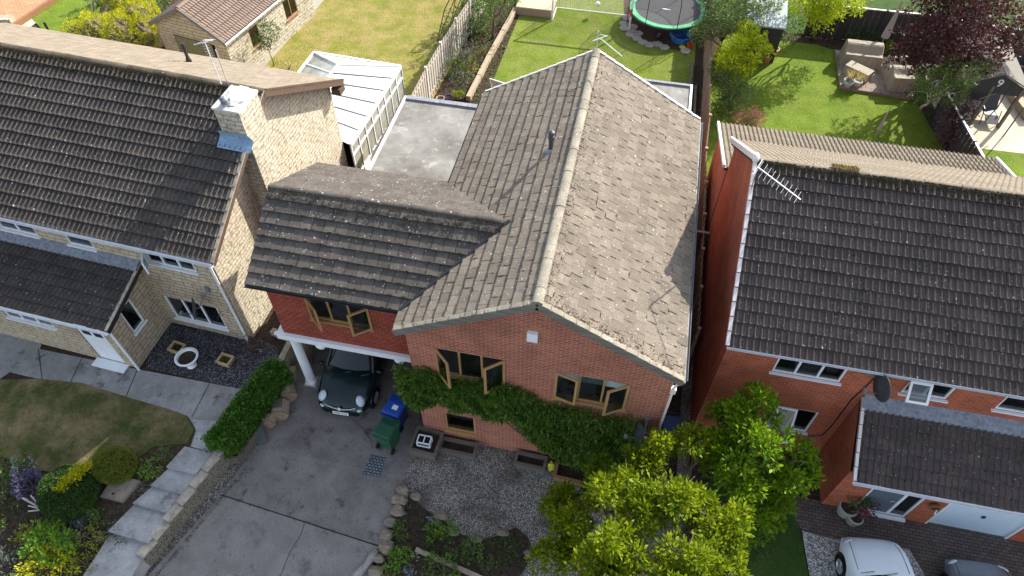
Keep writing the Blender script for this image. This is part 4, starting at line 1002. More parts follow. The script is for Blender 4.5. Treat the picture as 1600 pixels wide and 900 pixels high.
moss_strip('ridge_moss', rf3, (vx3, ryR-.05, rzR+.02), (15.7, ryR-.05, rzR+.02), -vf3, .32, 3000, 'moss', 44, (.012, .04), False, 1.6)
moss_strip('ridge_moss', rf3, (5.3, ryR-.05, rzR+.07), (5.95, ryR-.05, rzR+.07), (0, 1, 0), .15, 140, 'moss_gold', 45, (.015, .05), False, 1.)
vg = MB()
for i in range(13):
    a = Vector((vx3-.01, eyR-.02, ezR+.02)).lerp(Vector((vx3-.01, ryR, rzR+.04)), i/13); b = Vector((vx3-.01, eyR-.02, ezR+.02)).lerp(Vector((vx3-.01, ryR, rzR+.04)), (i+.98)/13)
    vg.bar(a+Vector((0, 0, .03)), b, .09, .10)
    a = Vector((vx3-.01, byR+.02, bzR+.02)).lerp(Vector((vx3-.01, ryR, rzR+.04)), i/13); b = Vector((vx3-.01, byR+.02, bzR+.02)).lerp(Vector((vx3-.01, ryR, rzR+.04)), (i+.97)/13)
    vg.bar(a+Vector((0, 0, .03)), b, .09, .16)
vg.blob((vx3-.01, ryR-.02, rzR+.07), (.1, .16, .13), 1, 0)
part('verge', vg, M['white_old'], rf3)
gutter('gutter', H3, (vx3, eyR-.05, ezR-.02), (15.7, eyR-.05, ezR-.02), 'white', .04); part('fascia', MB().box(vx3+.1, 15.6, eyR+.03, eyR+.05, ezR-.18, ezR-.02), M['black'], H3)
window(H3, (4.86, fy, 3.95), X, nF, 1.76, .67, 3, 'white'); window(H3, (8.16, fy, 4.0), X, nF, 1.12, .62, 2, 'white', {0: ('t', R(38))}); window(H3, (10.48, fy, 3.98), X, nF, 1.52, .62, 2, 'white')
window(H3, (5.49, fy, 1.12), X, nF, 1.17, 1.2, 2, 'white', {0: ('t', R(30))})
# rear lean-to wing, lower tiled roof
ll = MB(); vq = Vector((0, -(22.9-18.95), 4.25-3.05)); roofplane(ll, (3.40, 22.9, 3.05), X, vq, 10.0, vq.length, 'roll', seed=46)
lr = part('lean_to_roof', ll, M['roof_sunlit'], H3); part('roof_deck', slab(MB(), (3.42, 22.88, 3.05), X, vq, 9.95, vq.length-.05, -.02, -.1), M['under'], lr)
[part('verge', MB().bar((xx, 22.92, 3.1), (xx, 18.95, 4.32), .08, .12), M['white'], lr) for xx in (3.38, 13.42)]
gutter('gutter', H3, (3.4, 22.97, 3.02), (13.4, 22.97, 3.02), 'grey_metal')
lw = MB(); wall(lw, (3.5, 22.6, 0), (0, -1, 0), (-1, 0, 0), 3.7, -.3, 3.0); lw.add([(3.5, 22.6, 3.0), (3.5, 18.9, 3.0), (3.5, 18.9, 4.2)], [(0, 1, 2)]); wall(lw, (13.3, 22.6, 0), (-1, 0, 0), Yv, 9.8, -.3, 3.0); wall(lw, (13.3, 18.9, 0), Yv, X, 3.7, -.3, 3.0)
part('lean_to_wall', lw, M['brick_red'], H3)
# porch and garage
qx = 7.38; qy = 9.61
mb = MB(); wall(mb, (qx, qy, 0), X, nF, 8, -.4, 2.28, [(8.24-qx, 9.66-qx, .1, 2.04), (10.27-qx, 12.5-qx, .0, 2.05)])
wall(mb, (qx, fy, 0), (0, -1, 0), (-1, 0, 0), fy-qy, -.4, 2.28); mb.add([(qx, qy, 2.28), (qx, fy, 2.28), (qx, fy, 3.35)], [(0, 2, 1)])
part('porch_wall', mb, M['brick_red'], H3)
pv3 = Vector((0, fy-9.33, 3.45-2.3)); e5 = MB(); rr_ = part('porch_roof', roofplane(MB(), (7.44, 9.33, 2.3), X, pv3, 8.2, pv3.length, 'roll', seed=51, thick=.06, edge=e5), M['roof_right'], H3); jm = part('tile_edges', e5, M['tile_edge'], rr_); jm['kind'] = 'stuff'
part('roof_deck', slab(MB(), (7.46, 9.35, 2.3), X, pv3, 8.15, pv3.length-.03, -.02, -.1), M['under'], rr_)
vg = MB()
for i in range(6):
    a = Vector((7.42, 9.31, 2.34)).lerp(Vector((7.42, fy, 3.5)), i/6); b = Vector((7.42, 9.31, 2.34)).lerp(Vector((7.42, fy, 3.5)), (i+.98)/6); vg.bar(a+Vector((0, 0, .02)), b, .08, .09)
part('verge', vg, M['white_old'], rr_)
part('lead_flashing', MB().add([(7.4, fy-.30, 3.43), (15.5, fy-.30, 3.43), (15.5, fy-.004, 3.64), (7.4, fy-.004, 3.64), (7.4, fy-.3, 3.3), (15.5, fy-.3, 3.3)], [(0, 1, 2, 3), (4, 5, 1, 0)]), M['lead'], rr_)
gutter('gutter', H3, (7.42, 9.27, 2.28), (15.5, 9.27, 2.28), 'white', .05)
d = part('door_frame', MB().box(8.24, 8.30, qy+.02, qy+.09, .1, 2.04).box(9.60, 9.66, qy+.02, qy+.09, .1, 2.04).box(8.30, 9.6, qy+.02, qy+.09, 1.98, 2.04).box(8.3, 9.6, qy+.02, qy+.09, .1, .16).box(9.14, 9.22, qy+.02, qy+.09, .16, 1.98), M['white'], H3)
part('door_sill', MB().box(8.2, 9.7, qy-.10, qy+.09, .02, .10), M['white'], d)
dr_ = part('door', MB().box(8.31, 9.13, qy+.04, qy+.08, .17, 1.97), M['door_grey'], H3); part('door_window', MB().box(8.6, 8.84, qy+.03, qy+.045, 1.45, 1.7), M['glass_dark'], dr_)
part('door_handle', MB().tube([(9.05, qy+.0, 1.0), (8.93, qy, 1.0)], .012, 6).box(8.58, 8.86, qy+.03, qy+.05, .28, .33), M['alu'], dr_)
part('side_light', MB().box(9.23, 9.59, qy+.05, qy+.06, .17, 1.97), M['glass_dark'], H3)
gd = MB(); 
for i in range(24): z = .02+i*.084; gd.box(10.32, 12.45, qy+.06, qy+.09, z, z+.078); gd.box(10.32, 12.45, qy+.07, qy+.085, z+.07, z+.09)
g_ = part('garage_door', gd, M['garage_door'], H3); part('door_frame', MB().box(10.27, 10.325, qy+.0, qy+.08, 0, 2.05).box(12.445, 12.5, qy, qy+.08, 0, 2.05).box(10.32, 12.45, qy+.002, qy+.078, 2.0, 2.048), M['white'], g_)
part('door_handle', MB().box(11.36, 11.44, qy+.02, qy+.06, .95, 1.05), M['black'], g_)
mb = MB(); p_ = PY(1460, 790, qy-.06); mb.lathe([(0, 0), (.13, .01), (.15, .06), (.15, .1), (.12, .1), (.12, .05)], (0, 0, 0), 18, Matrix.Rotation(R(90), 4, 'X')); mb.v = [(a[0]+p_[0], a[1]+p_[1], a[2]+1.35) for a in mb.v]
t = thing('hose_reel', 'dark round hose reel with white nozzle on the brick pier beside the garage door', 'hose reel', (p_[0], qy-.05, 1.35))
part('drum', mb, M['brown_frame'], t); part('nozzle', MB().tube([(p_[0]+.03, qy-.2, 1.35), (p_[0]+.06, qy-.22, 1.15)], .02, 6), M['white'], t)
q = PY(1353, 757, qy-.02); single('name_plaque', MB().box(q[0]-.12, q[0]+.12, qy-.03, qy-.001, 1.85, 2.0), M['slate'], 'small grey plaque on the brick porch wall left of the grey door', 'plaque', (q[0], qy-.02, 1.9))
c = PY(1380, 606, fy-.55); dish('satellite_dish', 'dark oval satellite dish above the porch roof of the right brick house', c, (-.96, -.25, .08), .36, (-.25, .5, -.1))
cb = MB().tube([PY(1372, 585, fy-.02), PY(1350, 607, fy-.02), PY(1330, 625, fy-.02), PY(1300, 665, fy-.02), PY(1285, 680, fy-.02), PY(1262, 682, fy-.02)], .018, 5)
single('wall_cable', cb, M['black'], 'black cable running diagonally down the right brick house front wall', 'cable', PY(1262, 682, fy-.02))
gb = Vector((rx0-.03, 13.2, 5.4)); gb = Vector(PX(1163, 330, rx0-.02)); tp = Vector((rx0-.15, ryR-.55, 8.35)); ba = PY(1182, 262, tp.y); A_ = P(1184, 261, 8.55); B_ = P(1251, 312, 8.55)
yagi('tv_aerial', 'white aerial on a leaning mast at the left gable of the right brick house', tuple(gb), tuple(A_), A_, B_, 10, .5, cross=(.45, 1, .2), braces=[[tuple(gb), tuple(gb+Vector((.2, -.05, 0)))], [tuple(gb+Vector((0, .3, .35))), tuple(gb+Vector((.2, .3, .35)))]])

# ============================================================ OTHER BUILDINGS
a = P(351, 67, 2.3); b = P(234, 36, 2.3); yw = math.atan2(a[1]-b[1], a[0]-b[0]); wd = math.dist(a[:2], b[:2])
H4 = thing('garage_building', 'small cream stone garage with a brown pantile roof behind the stone house', 'garage', (b[0], b[1], 0), yw)
W4, D4 = wd, 7.0
mb = MB(); wall(mb, (.15, .15, 0), X, nF, W4-.3, -.2, 2.28, [(.9, W4-1.0, 0, 1.9)]); mb.add([(.15, .15, 2.28), (W4-.15, .15, 2.28), (W4/2, .15, 3.38)], [(0, 1, 2)]); part('front_wall', mb, M['stone'], H4, local=True)
mb = MB(); wall(mb, (W4-.15, .15, 0), Yv, X, D4-.3, -.2, 2.25, [(1.6, 2.3, .9, 1.9), (4.4, 5.4, .9, 1.9)]); wall(mb, (.15, D4-.15, 0), (0, -1, 0), (-1, 0, 0), D4-.3, -.2, 2.25); wall(mb, (W4-.15, D4-.15, 0), (-1, 0, 0), Yv, W4-.3, -.2, 2.25)
part('side_wall', mb, M['stone_rough'], H4, local=True)
vv4 = Vector((W4/2, 0, 1.2)); rm = MB(); roofplane(rm, (W4, -.02, 2.3), Yv, (-W4/2, 0, 1.2), D4, vv4.length, 'pan', seed=61); roofplane(rm, (0, -.02, 2.3), Yv, vv4, D4, vv4.length, 'pan', seed=62)
r4 = part('roof', rm, M['roof_garage'], H4, local=True); part('ridge_tiles', ridge_tiles(MB(), (W4/2, 0, 3.53), (W4/2, D4, 3.53), .12, .45, 63), M['roof_garage'], r4, local=True)
part('roof_deck', slab(slab(MB(), (W4, 0, 2.3), Yv, (-W4/2, 0, 1.2), D4-.05, vv4.length, -.02, -.1), (0, 0, 2.3), Yv, vv4, D4-.05, vv4.length, -.02, -.1), M['under'], r4, local=True)
vg = MB(); vg.bar((W4+.03, -.05, 2.28), (W4/2, -.05, 3.48), .06, .16); vg.bar((-.03, -.05, 2.28), (W4/2, -.05, 3.48), .06, .16); part('verge', vg, M['roof_shed'], r4, local=True)
gutter('gutter', H4, (W4+.06, 0, 2.26), (W4+.06, D4, 2.26), 'white', .05, True)
gd = MB(); 
for i in range(11): gd.box(.95, W4-1.05, .2, .24, .02+i*.17, .18+i*.17)
part('garage_door', gd, M['door_tan'], H4, local=True); part('door_frame', MB().box(.9, .95, .16, .22, 0, 1.9).box(W4-1.05, W4-1, .16, .22, 0, 1.9).box(.94, W4-1.04, .162, .218, 1.84, 1.898), M['under'], H4, local=True)
window(H4, (W4-.15, 1.75, .9), Yv, X, .7, 1.0, 1, 'brown_frame', local=True, room=False); window(H4, (W4-.15, 4.55, .9), Yv, X, 1.0, 1.0, 2, 'brown_frame', local=True, room=False)
sh = MB().lathe([(.10, 0), (.10, 1.1), (.13, 1.12), (.13, 1.2), (0, 1.22)], P(372, 92), 10); single('concrete_post', sh, M['pot_grey'], 'short pale post with a cap beside the small stone garage', 'post', P(372, 92))

# conservatory (frame of the stone house)
cA = MI.inverted() @ Vector(P(492, 81, 2.2)); cB = MI.inverted() @ Vector(P(625, 105, 2.2)); cD = MI.inverted() @ Vector(P(545, 232, 2.2)); cR = MI.inverted() @ Vector(P(523, 100, 3.0))
kx0, kx1, ky0, ky1 = cA.x, (cB.x+cD.x)/2, yb2-.3+.02, (cA.y+cB.y)/2
H5 = thing('conservatory', 'white framed conservatory with a white panel hipped roof behind the stone house', 'conservatory', tuple(W2((kx0+kx1)/2, (ky0+ky1)/2, .0)), YAW)
def C5(x, y, z): return W2(x, y, z)
ez5, rz5 = 2.2, 3.0; xm5 = (kx0+kx1)/2; hy = cR.y
A = C5(kx0, ky1, ez5); B = C5(kx1, ky1, ez5); Cn = C5(kx1, ky0, ez5); Dn = C5(kx0, ky0, ez5); Rf = C5(xm5, hy, rz5); Rn = C5(xm5, ky0, rz5)
part('roof_panel', MB().add([B, Rf, Rn, Cn], [(0, 1, 2, 3)]), M['conserv_roof'], H5)
hp = MB().add([A, B, Rf], [(0, 1, 2)]).add([A, Rf, Rn, Dn], [(0, 1, 2, 3)]); part('roof_pane', hp, M['conserv_glass'], H5)
fb = MB()
for p, q in ((A, B), (B, Cn), (A, Dn), (A, Rf), (B, Rf), (Rf, Rn)): fb.bar(p+Vector((0, 0, .02)), q+Vector((0, 0, .02)), .09, .07)
for k in range(1, 5):
    t_ = k/5; p = A.lerp(B, t_); fb.bar(p, p.lerp(Rf, .97), .045, .05)
for k in range(1, 6):
    t_ = k/6; fb.bar(A.lerp(Dn, t_), Rf.lerp(Rn, t_*1.0), .05, .05)
part('roof_frame', fb, M['white'], H5)
gb_ = MB()
for k in range(1, 6): t_ = k/6; gb_.bar(B.lerp(Cn, t_)+Vector((0, 0, .01)), Rf.lerp(Rn, t_)+Vector((0, 0, .02)), .05, .05)
part('glazing_bar', gb_, M['grey_metal'], H5)
zv = Vector((0, 0, 1))
def cside(p, q, n):
    fr = MB(); gl = MB(); lo = MB()
    for k in range(n+1):
        b_ = p.lerp(q, k/n); fr.bar(b_-zv*2.15, b_-zv*.02, .06, .06)
    for h in (.06, .55, 1.62): fr.bar(p-zv*h, q-zv*h, .07, .06)
    gl.add([p-zv*1.62, q-zv*1.62, q-zv*.05, p-zv*.05], [(0, 1, 2, 3)]); lo.add([p-zv*2.2, q-zv*2.2, q-zv*1.62, p-zv*1.62], [(0, 1, 2, 3)])
    part('side_frame', fr, M['white'], H5); part('side_pane', gl, M['conserv_glass'], H5); part('side_panel', lo, M['white'], H5)
cside(B, Cn, 8); cside(A, B, 5); cside(A, Dn, 7)

# orange brick patio, top left
sheet('brick_patio', [(-60, 96), (22, 41), (95, -8), (160, -60), (-60, -60)], g0, .12, M['patio_brick'], .12)
e0 = Vector(P(20, 42, .15)); e1 = Vector(P(92, -6, .15)); eb_ = MB(); eb_.bar(e0, e1, .16, .26); single('patio_edging', eb_, M['brown_frame'], 'reddish timber edging along the orange brick patio in the top left corner', 'edging', e0)
q = P(8, 40, .12); t = thing('timber_planter', 'small timber planter with a white rim on the orange brick patio', 'planter', q); part('box', MB().bar(q+[-.4, 0, .2], q+[.4, .25, .2], .5, .4), M['timber'], t); part('rim', MB().bar(q+[-.42, -.25, .42], q+[.4, 0, .42], .07, .05), M['white'], t)
# shed standing just above the frame whose roof shades the dry lawn
t = thing('garden_shed', 'timber shed beyond the top of the dry left lawn', 'shed', (-11.5, 38.4, 0)); part('wall', MB().box(-13.2, -10.4, 37.4, 39.4, 0, 2.0), M['fence_brown'], t); part('roof', MB().add([(-13.4, 37.2, 2.0), (-10.2, 37.2, 2.0), (-10.2, 38.4, 2.7), (-13.4, 38.4, 2.7), (-10.2, 39.6, 2.0), (-13.4, 39.6, 2.0)], [(0, 1, 2, 3), (3, 2, 4, 5)]), M['roof_shed'], t)

# black gabled garden shelter top right
gA = P(1519, 125, 2.1); gX = P(1576, 117, 2.75); gB = P(1640, 128, 2.1)
t = thing('garden_shed', 'black timber garden building with a grey felt apex roof in the far right corner', 'shed', (15.3, 31, 0))
sy0, sy1, sx0, sx1, sxm = 29.3, 32.6, 14.0, 16.6, 15.3
rm = MB()
for s, xe in ((1, sx0), (-1, sx1)):
    a0 = Vector((xe, sy0-.05, 2.1)); b0 = Vector((sxm, sy0-.05, 2.72)); vdir = b0-a0
    slab(rm, a0 if s == 1 else a0, Yv, vdir, sy1-sy0+.3, vdir.length, .03, -.03)
part('roof', rm, M['roof_shed'], t)
mb = MB().add([(sx0+.1, sy0, 1.72), (sx1-.1, sy0, 1.72), (sx1-.1, sy0, 2.08), (sxm, sy0, 2.66), (sx0+.1, sy0, 2.08)], [(0, 1, 2, 3, 4)]); part('gable_board', mb, M['fence_dark'], t)
mb = MB().box(sx0+.1, sx1-.1, sy0+2.0, sy1, 0, 2.1); part('wall', mb, M['fence_dark'], t)
for xx, yy in ((sx0+.2, sy0+.05), (sx1-.2, sy0+.05), (15.2, sy0+.05)): part('post', MB().box(xx-.06, xx+.06, yy-.06, yy+.06, 0, 2.08), M['timber_dark'], t)
cu = bpy.data.curves.new('digit', 'FONT'); cu.body = '9'; cu.size = .5; cu.extrude = .01; cu.align_x = 'CENTER'
to = link(bpy.data.objects.new('digit', cu)); to.rotation_euler = (R(90), 0, 0); pq = PY(1563, 130, sy0-.02); to.location = (pq[0], sy0-.02, pq[2]-.17)
def font_mesh(to, name, mat, parent):
    dg = bpy.context.evaluated_depsgraph_get(); dg.update(); me = bpy.data.meshes.new_from_object(to.evaluated_get(dg)); me.transform(to.matrix_basis)
    me.name = name; me.materials.clear(); me.materials.append(mat); scn.collection.objects.unlink(to); bpy.data.objects.remove(to)
    me.transform(rootM(parent).inverted()); o = link(bpy.data.objects.new(name, me)); o.parent = parent; return o
font_mesh(to, 'number', M['white'], t)
# frame poles, raised timber bed and swing seat
pf = MB(); pts = [P(1551, 176), P(1576, 118, 1.9)]
pf.tube([P(1553, 177), P(1576, 139, 1.7)], .03, 6); pf.tube([P(1566, 215), P(1600, 168, 1.9)], .03, 6); pf.tube([P(1576, 139, 1.7), P(1530, 155, 1.9)], .02, 5)
single('pole_frame', pf, M['timber_dark'], 'slanting thin poles over the sandy patio in front of the black shed', 'poles', P(1553, 177))
q = P(1572, 145); q2 = P(1605, 190); rbm = MB(); rbm.bar((q[0], q[1], .2), (q2[0], q2[1], .2), .35, .4); rbm.bar((q[0], q[1], .2), (q[0]+3, q[1]+.2, .2), .35, .4); single('raised_bed', rbm, M['timber'], 'low timber raised bed edging on the sandy patio by the black shed', 'raised bed', q)
q = P(1541, 190); t = thing('garden_recliner', 'dark folding garden chair on the sandy patio', 'garden chair', q)
x, y = q[0], q[1]; part('seat', MB().bar((x, y-.1, .42), (x, y+.45, .40), .6, .05), M['dish'], t); part('backrest', MB().bar((x, y+.42, .42), (x, y+.85, 1.0), .6, .05), M['dish'], t); part('footrest', MB().bar((x, y-.1, .42), (x, y-.5, .25), .55, .04), M['dish'], t)
fb = MB()
for s in (-.36, .36): fb.tube([(x+s, y-.3, 0), (x+s, y+.05, .62), (x+s, y+.5, .62), (x+s, y+.7, 0)], .022, 6); 
part('frame', fb, M['black'], t)
# pale shed roof between trees
q = P(1198, 38, 2.0); t = thing('small_shed', 'small shed with a pale blue grey roof between the trees beyond the right hand fence', 'shed', (q[0], q[1]+.6, 0))
x, y = q[0], q[1]; part('roof', MB().add([(x-.9, y-.1, 1.95), (x+.95, y-.1, 1.95), (x+.95, y+1.9, 2.35), (x-.9, y+1.9, 2.35), (x-.9, y-.1, 1.88), (x+.95, y-.1, 1.88), (x+.95, y+1.9, 2.28), (x-.9, y+1.9, 2.28)], [(0, 1, 2, 3), (4, 7, 6, 5), (0, 4, 5, 1), (1, 5, 6, 2), (2, 6, 7, 3), (3, 7, 4, 0)]), M['shed_roof_blue'], t)
part('wall', MB().box(x-.8, x+.85, y, y+1.8, 0, 1.9), M['fence_dark'], t)

# ============================================================ FENCES
def fence(name, label, pts, h, mat, post='fence_conc', cap=None, n=None, th=.04, seg=1.85, loc=None, z0=0.):
    t = thing(name, label, 'fence', loc or (pts[0][0], pts[0][1], z0)); pn = MB(); plist = []; cp = MB()
    for a, b in zip(pts[:-1], pts[1:]):
        L = math.dist(a[:2], b[:2]); k = max(1, round(L/seg)); A = Vector((a[0], a[1], z0)); B = Vector((b[0], b[1], z0)); rr = random.Random(int(L*100))
        for i in range(k):
            p = A.lerp(B, i/k); q = A.lerp(B, (i+1)/k); d = (q-p).normalized(); m = max(3, int((q-p).length/.14)); x = Vector((-d.y, d.x, 0))
            for j in range(m):
                s0 = p.lerp(q, j/m); s1 = p.lerp(q, (j+.99)/m); off = x*(.012 if j % 2 else -.012); pn.bar(s0+zv*h/2+off, s1+zv*h/2+off, .018, h-.04+rr.uniform(-.015, .015))
            for hh in (.25, h-.25): pn.bar(p+zv*hh, q+zv*hh, .05, .06)
            plist.append(MB().box(p.x-.055, p.x+.055, p.y-.055, p.y+.055, z0-.1, z0+h+.06))
            if cap: cp.bar(p+zv*(h+.02), q+zv*(h+.02), .07, .05)
    plist.append(MB().box(B.x-.055, B.x+.055, B.y-.055, B.y+.055, z0-.1, z0+h+.06))
    part('panel', pn, M[mat], t); [part('post', q, M[post], t) for q in plist]
    if cap: part('cap_rail', cp, M[cap], t)
    return t
fL = [P(630, 172, 1.8), P(665, 106, 1.8), P(688, 67, 1.8), P(712, 30, 1.8), P(733, 0, 1.8), (-8.5, 36.5, 1.8), (-8.2, 40, 1.8)]
fence('garden_fence', 'weathered grey fence with concrete posts between the two left back gardens', fL, 1.8, 'fence_grey', seg=3)
fence('garden_fence', 'tall brown panel fence along the right side of the middle house garden', [(3.28, 13.9), (3.28, 20.9), (3.22, 22.9), (3.3, 25.1), (3.24, 27.2), (3.22, 31.2), (3.1, 40)], 1.8, 'fence_brown', 'timber')
fence('garden_fence', 'dark stained fence with a white top rail at the end of the right hand garden', [(8.2, 35.35), (13.4, 35.4), (17.8, 34.9), (26, 34.0)], 1.75, 'fence_dark', 'fence_dark', 'white')
fence('garden_fence', 'short dark fence with a white top edge between the right lawn and the sandy patio', [(13.45, 29.2), (13.76, 27.25), (14.2, 24.4), (14.6, 19.5)], 1.6, 'fence_dark', 'fence_dark', 'white')
t = thing('side_gate', 'dark side gate closing the narrow alley right of the middle house', 'gate', (2.8, 18.3, 0))
part('gate_board', MB().box(2.2, 3.5, 18.3, 18.36, -.3, 1.75), M['timber_dark'], t); part('gate_rail', MB().box(2.2, 3.5, 18.24, 18.3, 1.7, 1.78).box(2.2, 3.5, 18.24, 18.3, .2, .3), M['timber'], t)
e = [P(732, 158), P(765, 92), P(806, 18)]; sm = MB()
for a, b in zip(e[:-1], e[1:]):
    for i in range(2):
        p = Vector(a).lerp(Vector(b), i/2); q = Vector(a).lerp(Vector(b), (i+.97)/2); sm.bar(p+zv*.13, q+zv*.13, .22, .28)
single('timber_sleeper_edging', sm, M['timber'], 'long pale timber sleeper edging between the planting border and the middle lawn', 'edging', e[0])
sm = MB(); sm.bar((2.55, 25.6, .1), (2.6, 31.5, .1), .10, .22); sm.bar((2.9, 25.6, .1), (2.85, 29.5, .1), .10, .22); single('sleeper_edging', sm, M['timber_dark'], 'dark timber edging along the right side of the middle lawn', 'edging', (2.6, 25.6, 0))
# deck
t = thing('garden_deck', 'raised pale timber deck at the top of the middle garden', 'deck', tuple(P(835, 25)))
a = P(806, 22); b = P(861, 30); dm = MB()
for i in range(26): y_ = a[1]+.02+i*.15; dm.box(a[0], b[0]+.1, y_, y_+.135, .40, .44)
part('boards', dm, M['deck'], t); part('fascia', MB().box(a[0], b[0]+.1, a[1]-.02, a[1]+.015, 0, .43), M['timber'], t)
# goal
gl0 = np.array([-4.87, 34.03, 0]); gr0 = np.array([-.76, 34.03, 0]); t = thing('football_goal', 'white framed football goal with a net on the middle lawn', 'goal', (-2.8, 34, 0)); gm = MB(); H_ = 1.85
gm.tube([gl0, gl0+[0, 0, H_]], .05, 8); gm.tube([gr0, gr0+[0, 0, H_]], .05, 8); gm.tube([gl0+[0, 0, H_], gr0+[0, 0, H_]], .05, 8)
gm.tube([gl0, gl0+[0, 1.35, 0]], .04, 8); gm.tube([gr0, gr0+[0, 1.35, 0]], .04, 8); gm.tube([gl0+[0, 1.35, 0], gr0+[0, 1.35, 0]], .04, 8); gm.tube([gl0+[0, 1.35, 0], gl0+[0, .4, H_]], .025, 6); gm.tube([gr0+[0, 1.35, 0], gr0+[0, .4, H_]], .025, 6)
part('frame', gm, M['white'], t); nm = MB()
for i in range(42):
    s_ = i/41; p = gl0+(gr0-gl0)*s_; nm.tube([p+[0, .4, H_], p+[0, 1.35, .02]], .009, 3, False)
for i in range(20):
    s_ = i/19; h = np.array([0, .4+.95*s_, H_*(1-s_)]); nm.tube([gl0+h, gr0+h], .006, 3, False)
part('net', nm, M['net'], t); part('clamp', MB().tube([gr0+[0, 0, .75], gr0+[0, 0, 1.15]], .06, 8), M['red_metal'], t)
q = P(934, 6, .6); single('football', MB().blob(q, (.13, .13, .13), 1, 0, 14, 10), M['white'], 'pale football caught in the goal net', 'ball', q, smooth=True)
# trampoline
tc = np.array([1.05, 34.95, 0]); TR = 2.0; t = thing('trampoline', 'round trampoline with a green edge pad and black net poles', 'trampoline', tc)
part('mat', MB().lathe([(0, .88), (TR-.28, .88)], tc, 48), M['tramp_mat'], t)
part('pad', MB().lathe([(TR-.30, .90), (TR-.28, .93), (TR-.02, .93), (TR, .88), (TR-.02, .86)], tc, 48), M['tramp_green'], t)
nt_ = NT('enclosure_net'); nt_.base((.02, .02, .02)); tr_ = nt_.n('ShaderNodeBsdfTransparent'); mx_ = nt_.n('ShaderNodeMixShader'); mx_.inputs[0].default_value = .22; nt_.l(tr_.outputs[0], mx_.inputs[1]); nt_.l(nt_.b.outputs[0], mx_.inputs[2]); nt_.l(mx_.outputs[0], nt_.t.nodes['Material Output'].inputs[0])
part('enclosure_net', MB().lathe([(TR*.97, .9), (TR*.97, 2.1), (TR*.93, 2.6)], tc, 40), nt_.m, t)
part('ring', MB().tube([tc+[TR*math.cos(k*math.pi/24), TR*math.sin(k*math.pi/24), .84] for k in range(49)], .03, 6), M['black'], t)
for k in range(8):
    a_ = math.pi*(k+.35)/4; c_, s_ = math.cos(a_), math.sin(a_); part('pole', MB().tube([tc+[TR*c_*1.03, TR*s_*1.03, .02], tc+[TR*c_*1.04, TR*s_*1.04, .9], tc+[TR*c_*1.03, TR*s_*1.03, 2.1], tc+[TR*c_*.93, TR*s_*.93, 2.6]], .022, 6), M['black'], t)
nm = MB(); nm.tube([tc+[TR*.93*math.cos(k*math.pi/24), TR*.93*math.sin(k*math.pi/24), 2.6] for k in range(49)], .015, 5)
part('top_ring', nm, M['black'], t)
q = P(1041, 14, .89)
cu = bpy.data.curves.new('maker_mark', 'FONT'); cu.body = 'Blazzin'; cu.body = '~~~~~'; 
bpy.data.curves.remove(cu)
part('maker_mark', MB().box(q[0]-.2, q[0]+.05, q[1]-.05, q[1]+.04, .884, .889).box(q[0]+.06, q[0]+.2, q[1]-.05, q[1]+.0, .884, .889), M['white'], t)
# shell pool, toys
q = P(1064, 62); single('blue_shell_pool', MB().lathe([(0, .03), (.42, .03), (.50, .3), (.56, .31), (.52, .0), (0, 0)], q, 9).lathe([(0, .03), (.3, .03), (.38, .28), (.42, .28), (.38, 0), (0, 0)], q+[-.25, .35, 0], 9), M['pool_blue'], 'blue plastic shell shaped paddling pool beside the trampoline', 'paddling pool', q)
q = P(1066, 74); single('toy_racket', MB().lathe([(0, .03), (.16, .03), (.18, .0)], q, 14).bar(q+[.15, -.05, .02], q+[.4, -.15, .02], .05, .03), M['toy_yellow'], 'yellow toy racket lying on the bark by the blue pool', 'toy', q)
q = P(1077, 75); single('toy_bucket', MB().lathe([(0, .0), (.11, 0), (.15, .25), (.13, .25), (.1, .03), (0, .03)], q, 14), M['pot_red'], 'small red toy bucket beside the yellow toy racket', 'toy', q)
q = P(1030, 57, .15); single('dark_ball', MB().blob(q, (.14, .14, .14), 1, 0, 12, 8), M['black'], 'small black ball on the bark under the trampoline', 'ball', q, smooth=True)
hx = [(979, 29), (975, 38), (975, 45), (989, 43), (987, 49), (985, 55), (997, 53), (995, 61), (1004, 67), (1015, 71), (1027, 70), (1038, 75), (1071, 81)]
hs_l = ['nearest the goal post', 'second from the goal post', 'at the left corner of the curve', 'just right of the goal post foot', 'touching the bark below the goal post', 'on the outside of the bend', 'on the inside of the bend', 'third along the curved row', 'fourth along the curved row', 'under the aerial side of the row', 'partly sunk in the bark', 'at the right end of the curved row', 'alone in front of the toys']
proto = None
for (px, py), lb in zip(hx, hs_l):
    q = P(px, py)+[0, 0, .02]; lab = 'grey hexagonal stepping slab '+lb
    if proto is None:
        mb = MB().prism([(q[0]+.27*math.cos(k*math.pi/3), q[1]+.27*math.sin(k*math.pi/3)) for k in range(6)], .02, .06); proto = single('stepping_stone', mb, M['hexslab'], lab, 'paving slab', q, 'hexagonal stepping slabs round the trampoline')
    else: copy_thing(proto, lab, q, random.random())
# white swing seat cloth poking above the roof
q = P(775, 128, .9); t = thing('white_canopy', 'white cloth canopy just beyond the far left edge of the middle roof', 'canopy', (q[0], q[1], 0))
cm = MB().add([P(765, 123, 1.2), P(790, 131, 1.1), P(792, 142, .9), P(770, 138, .8), P(778, 134, .85)], [(0, 1, 4), (1, 2, 4), (2, 3, 4), (3, 0, 4)]); part('cloth', cm, M['parasol'], t); part('frame', MB().tube([P(769, 140, 0), P(765, 123, 1.2)], .02, 6).tube([P(792, 142, 0), P(790, 131, 1.1)], .02, 6).tube([P(765, 123, 1.2), P(790, 131, 1.1)], .03, 6), M['white'], t)
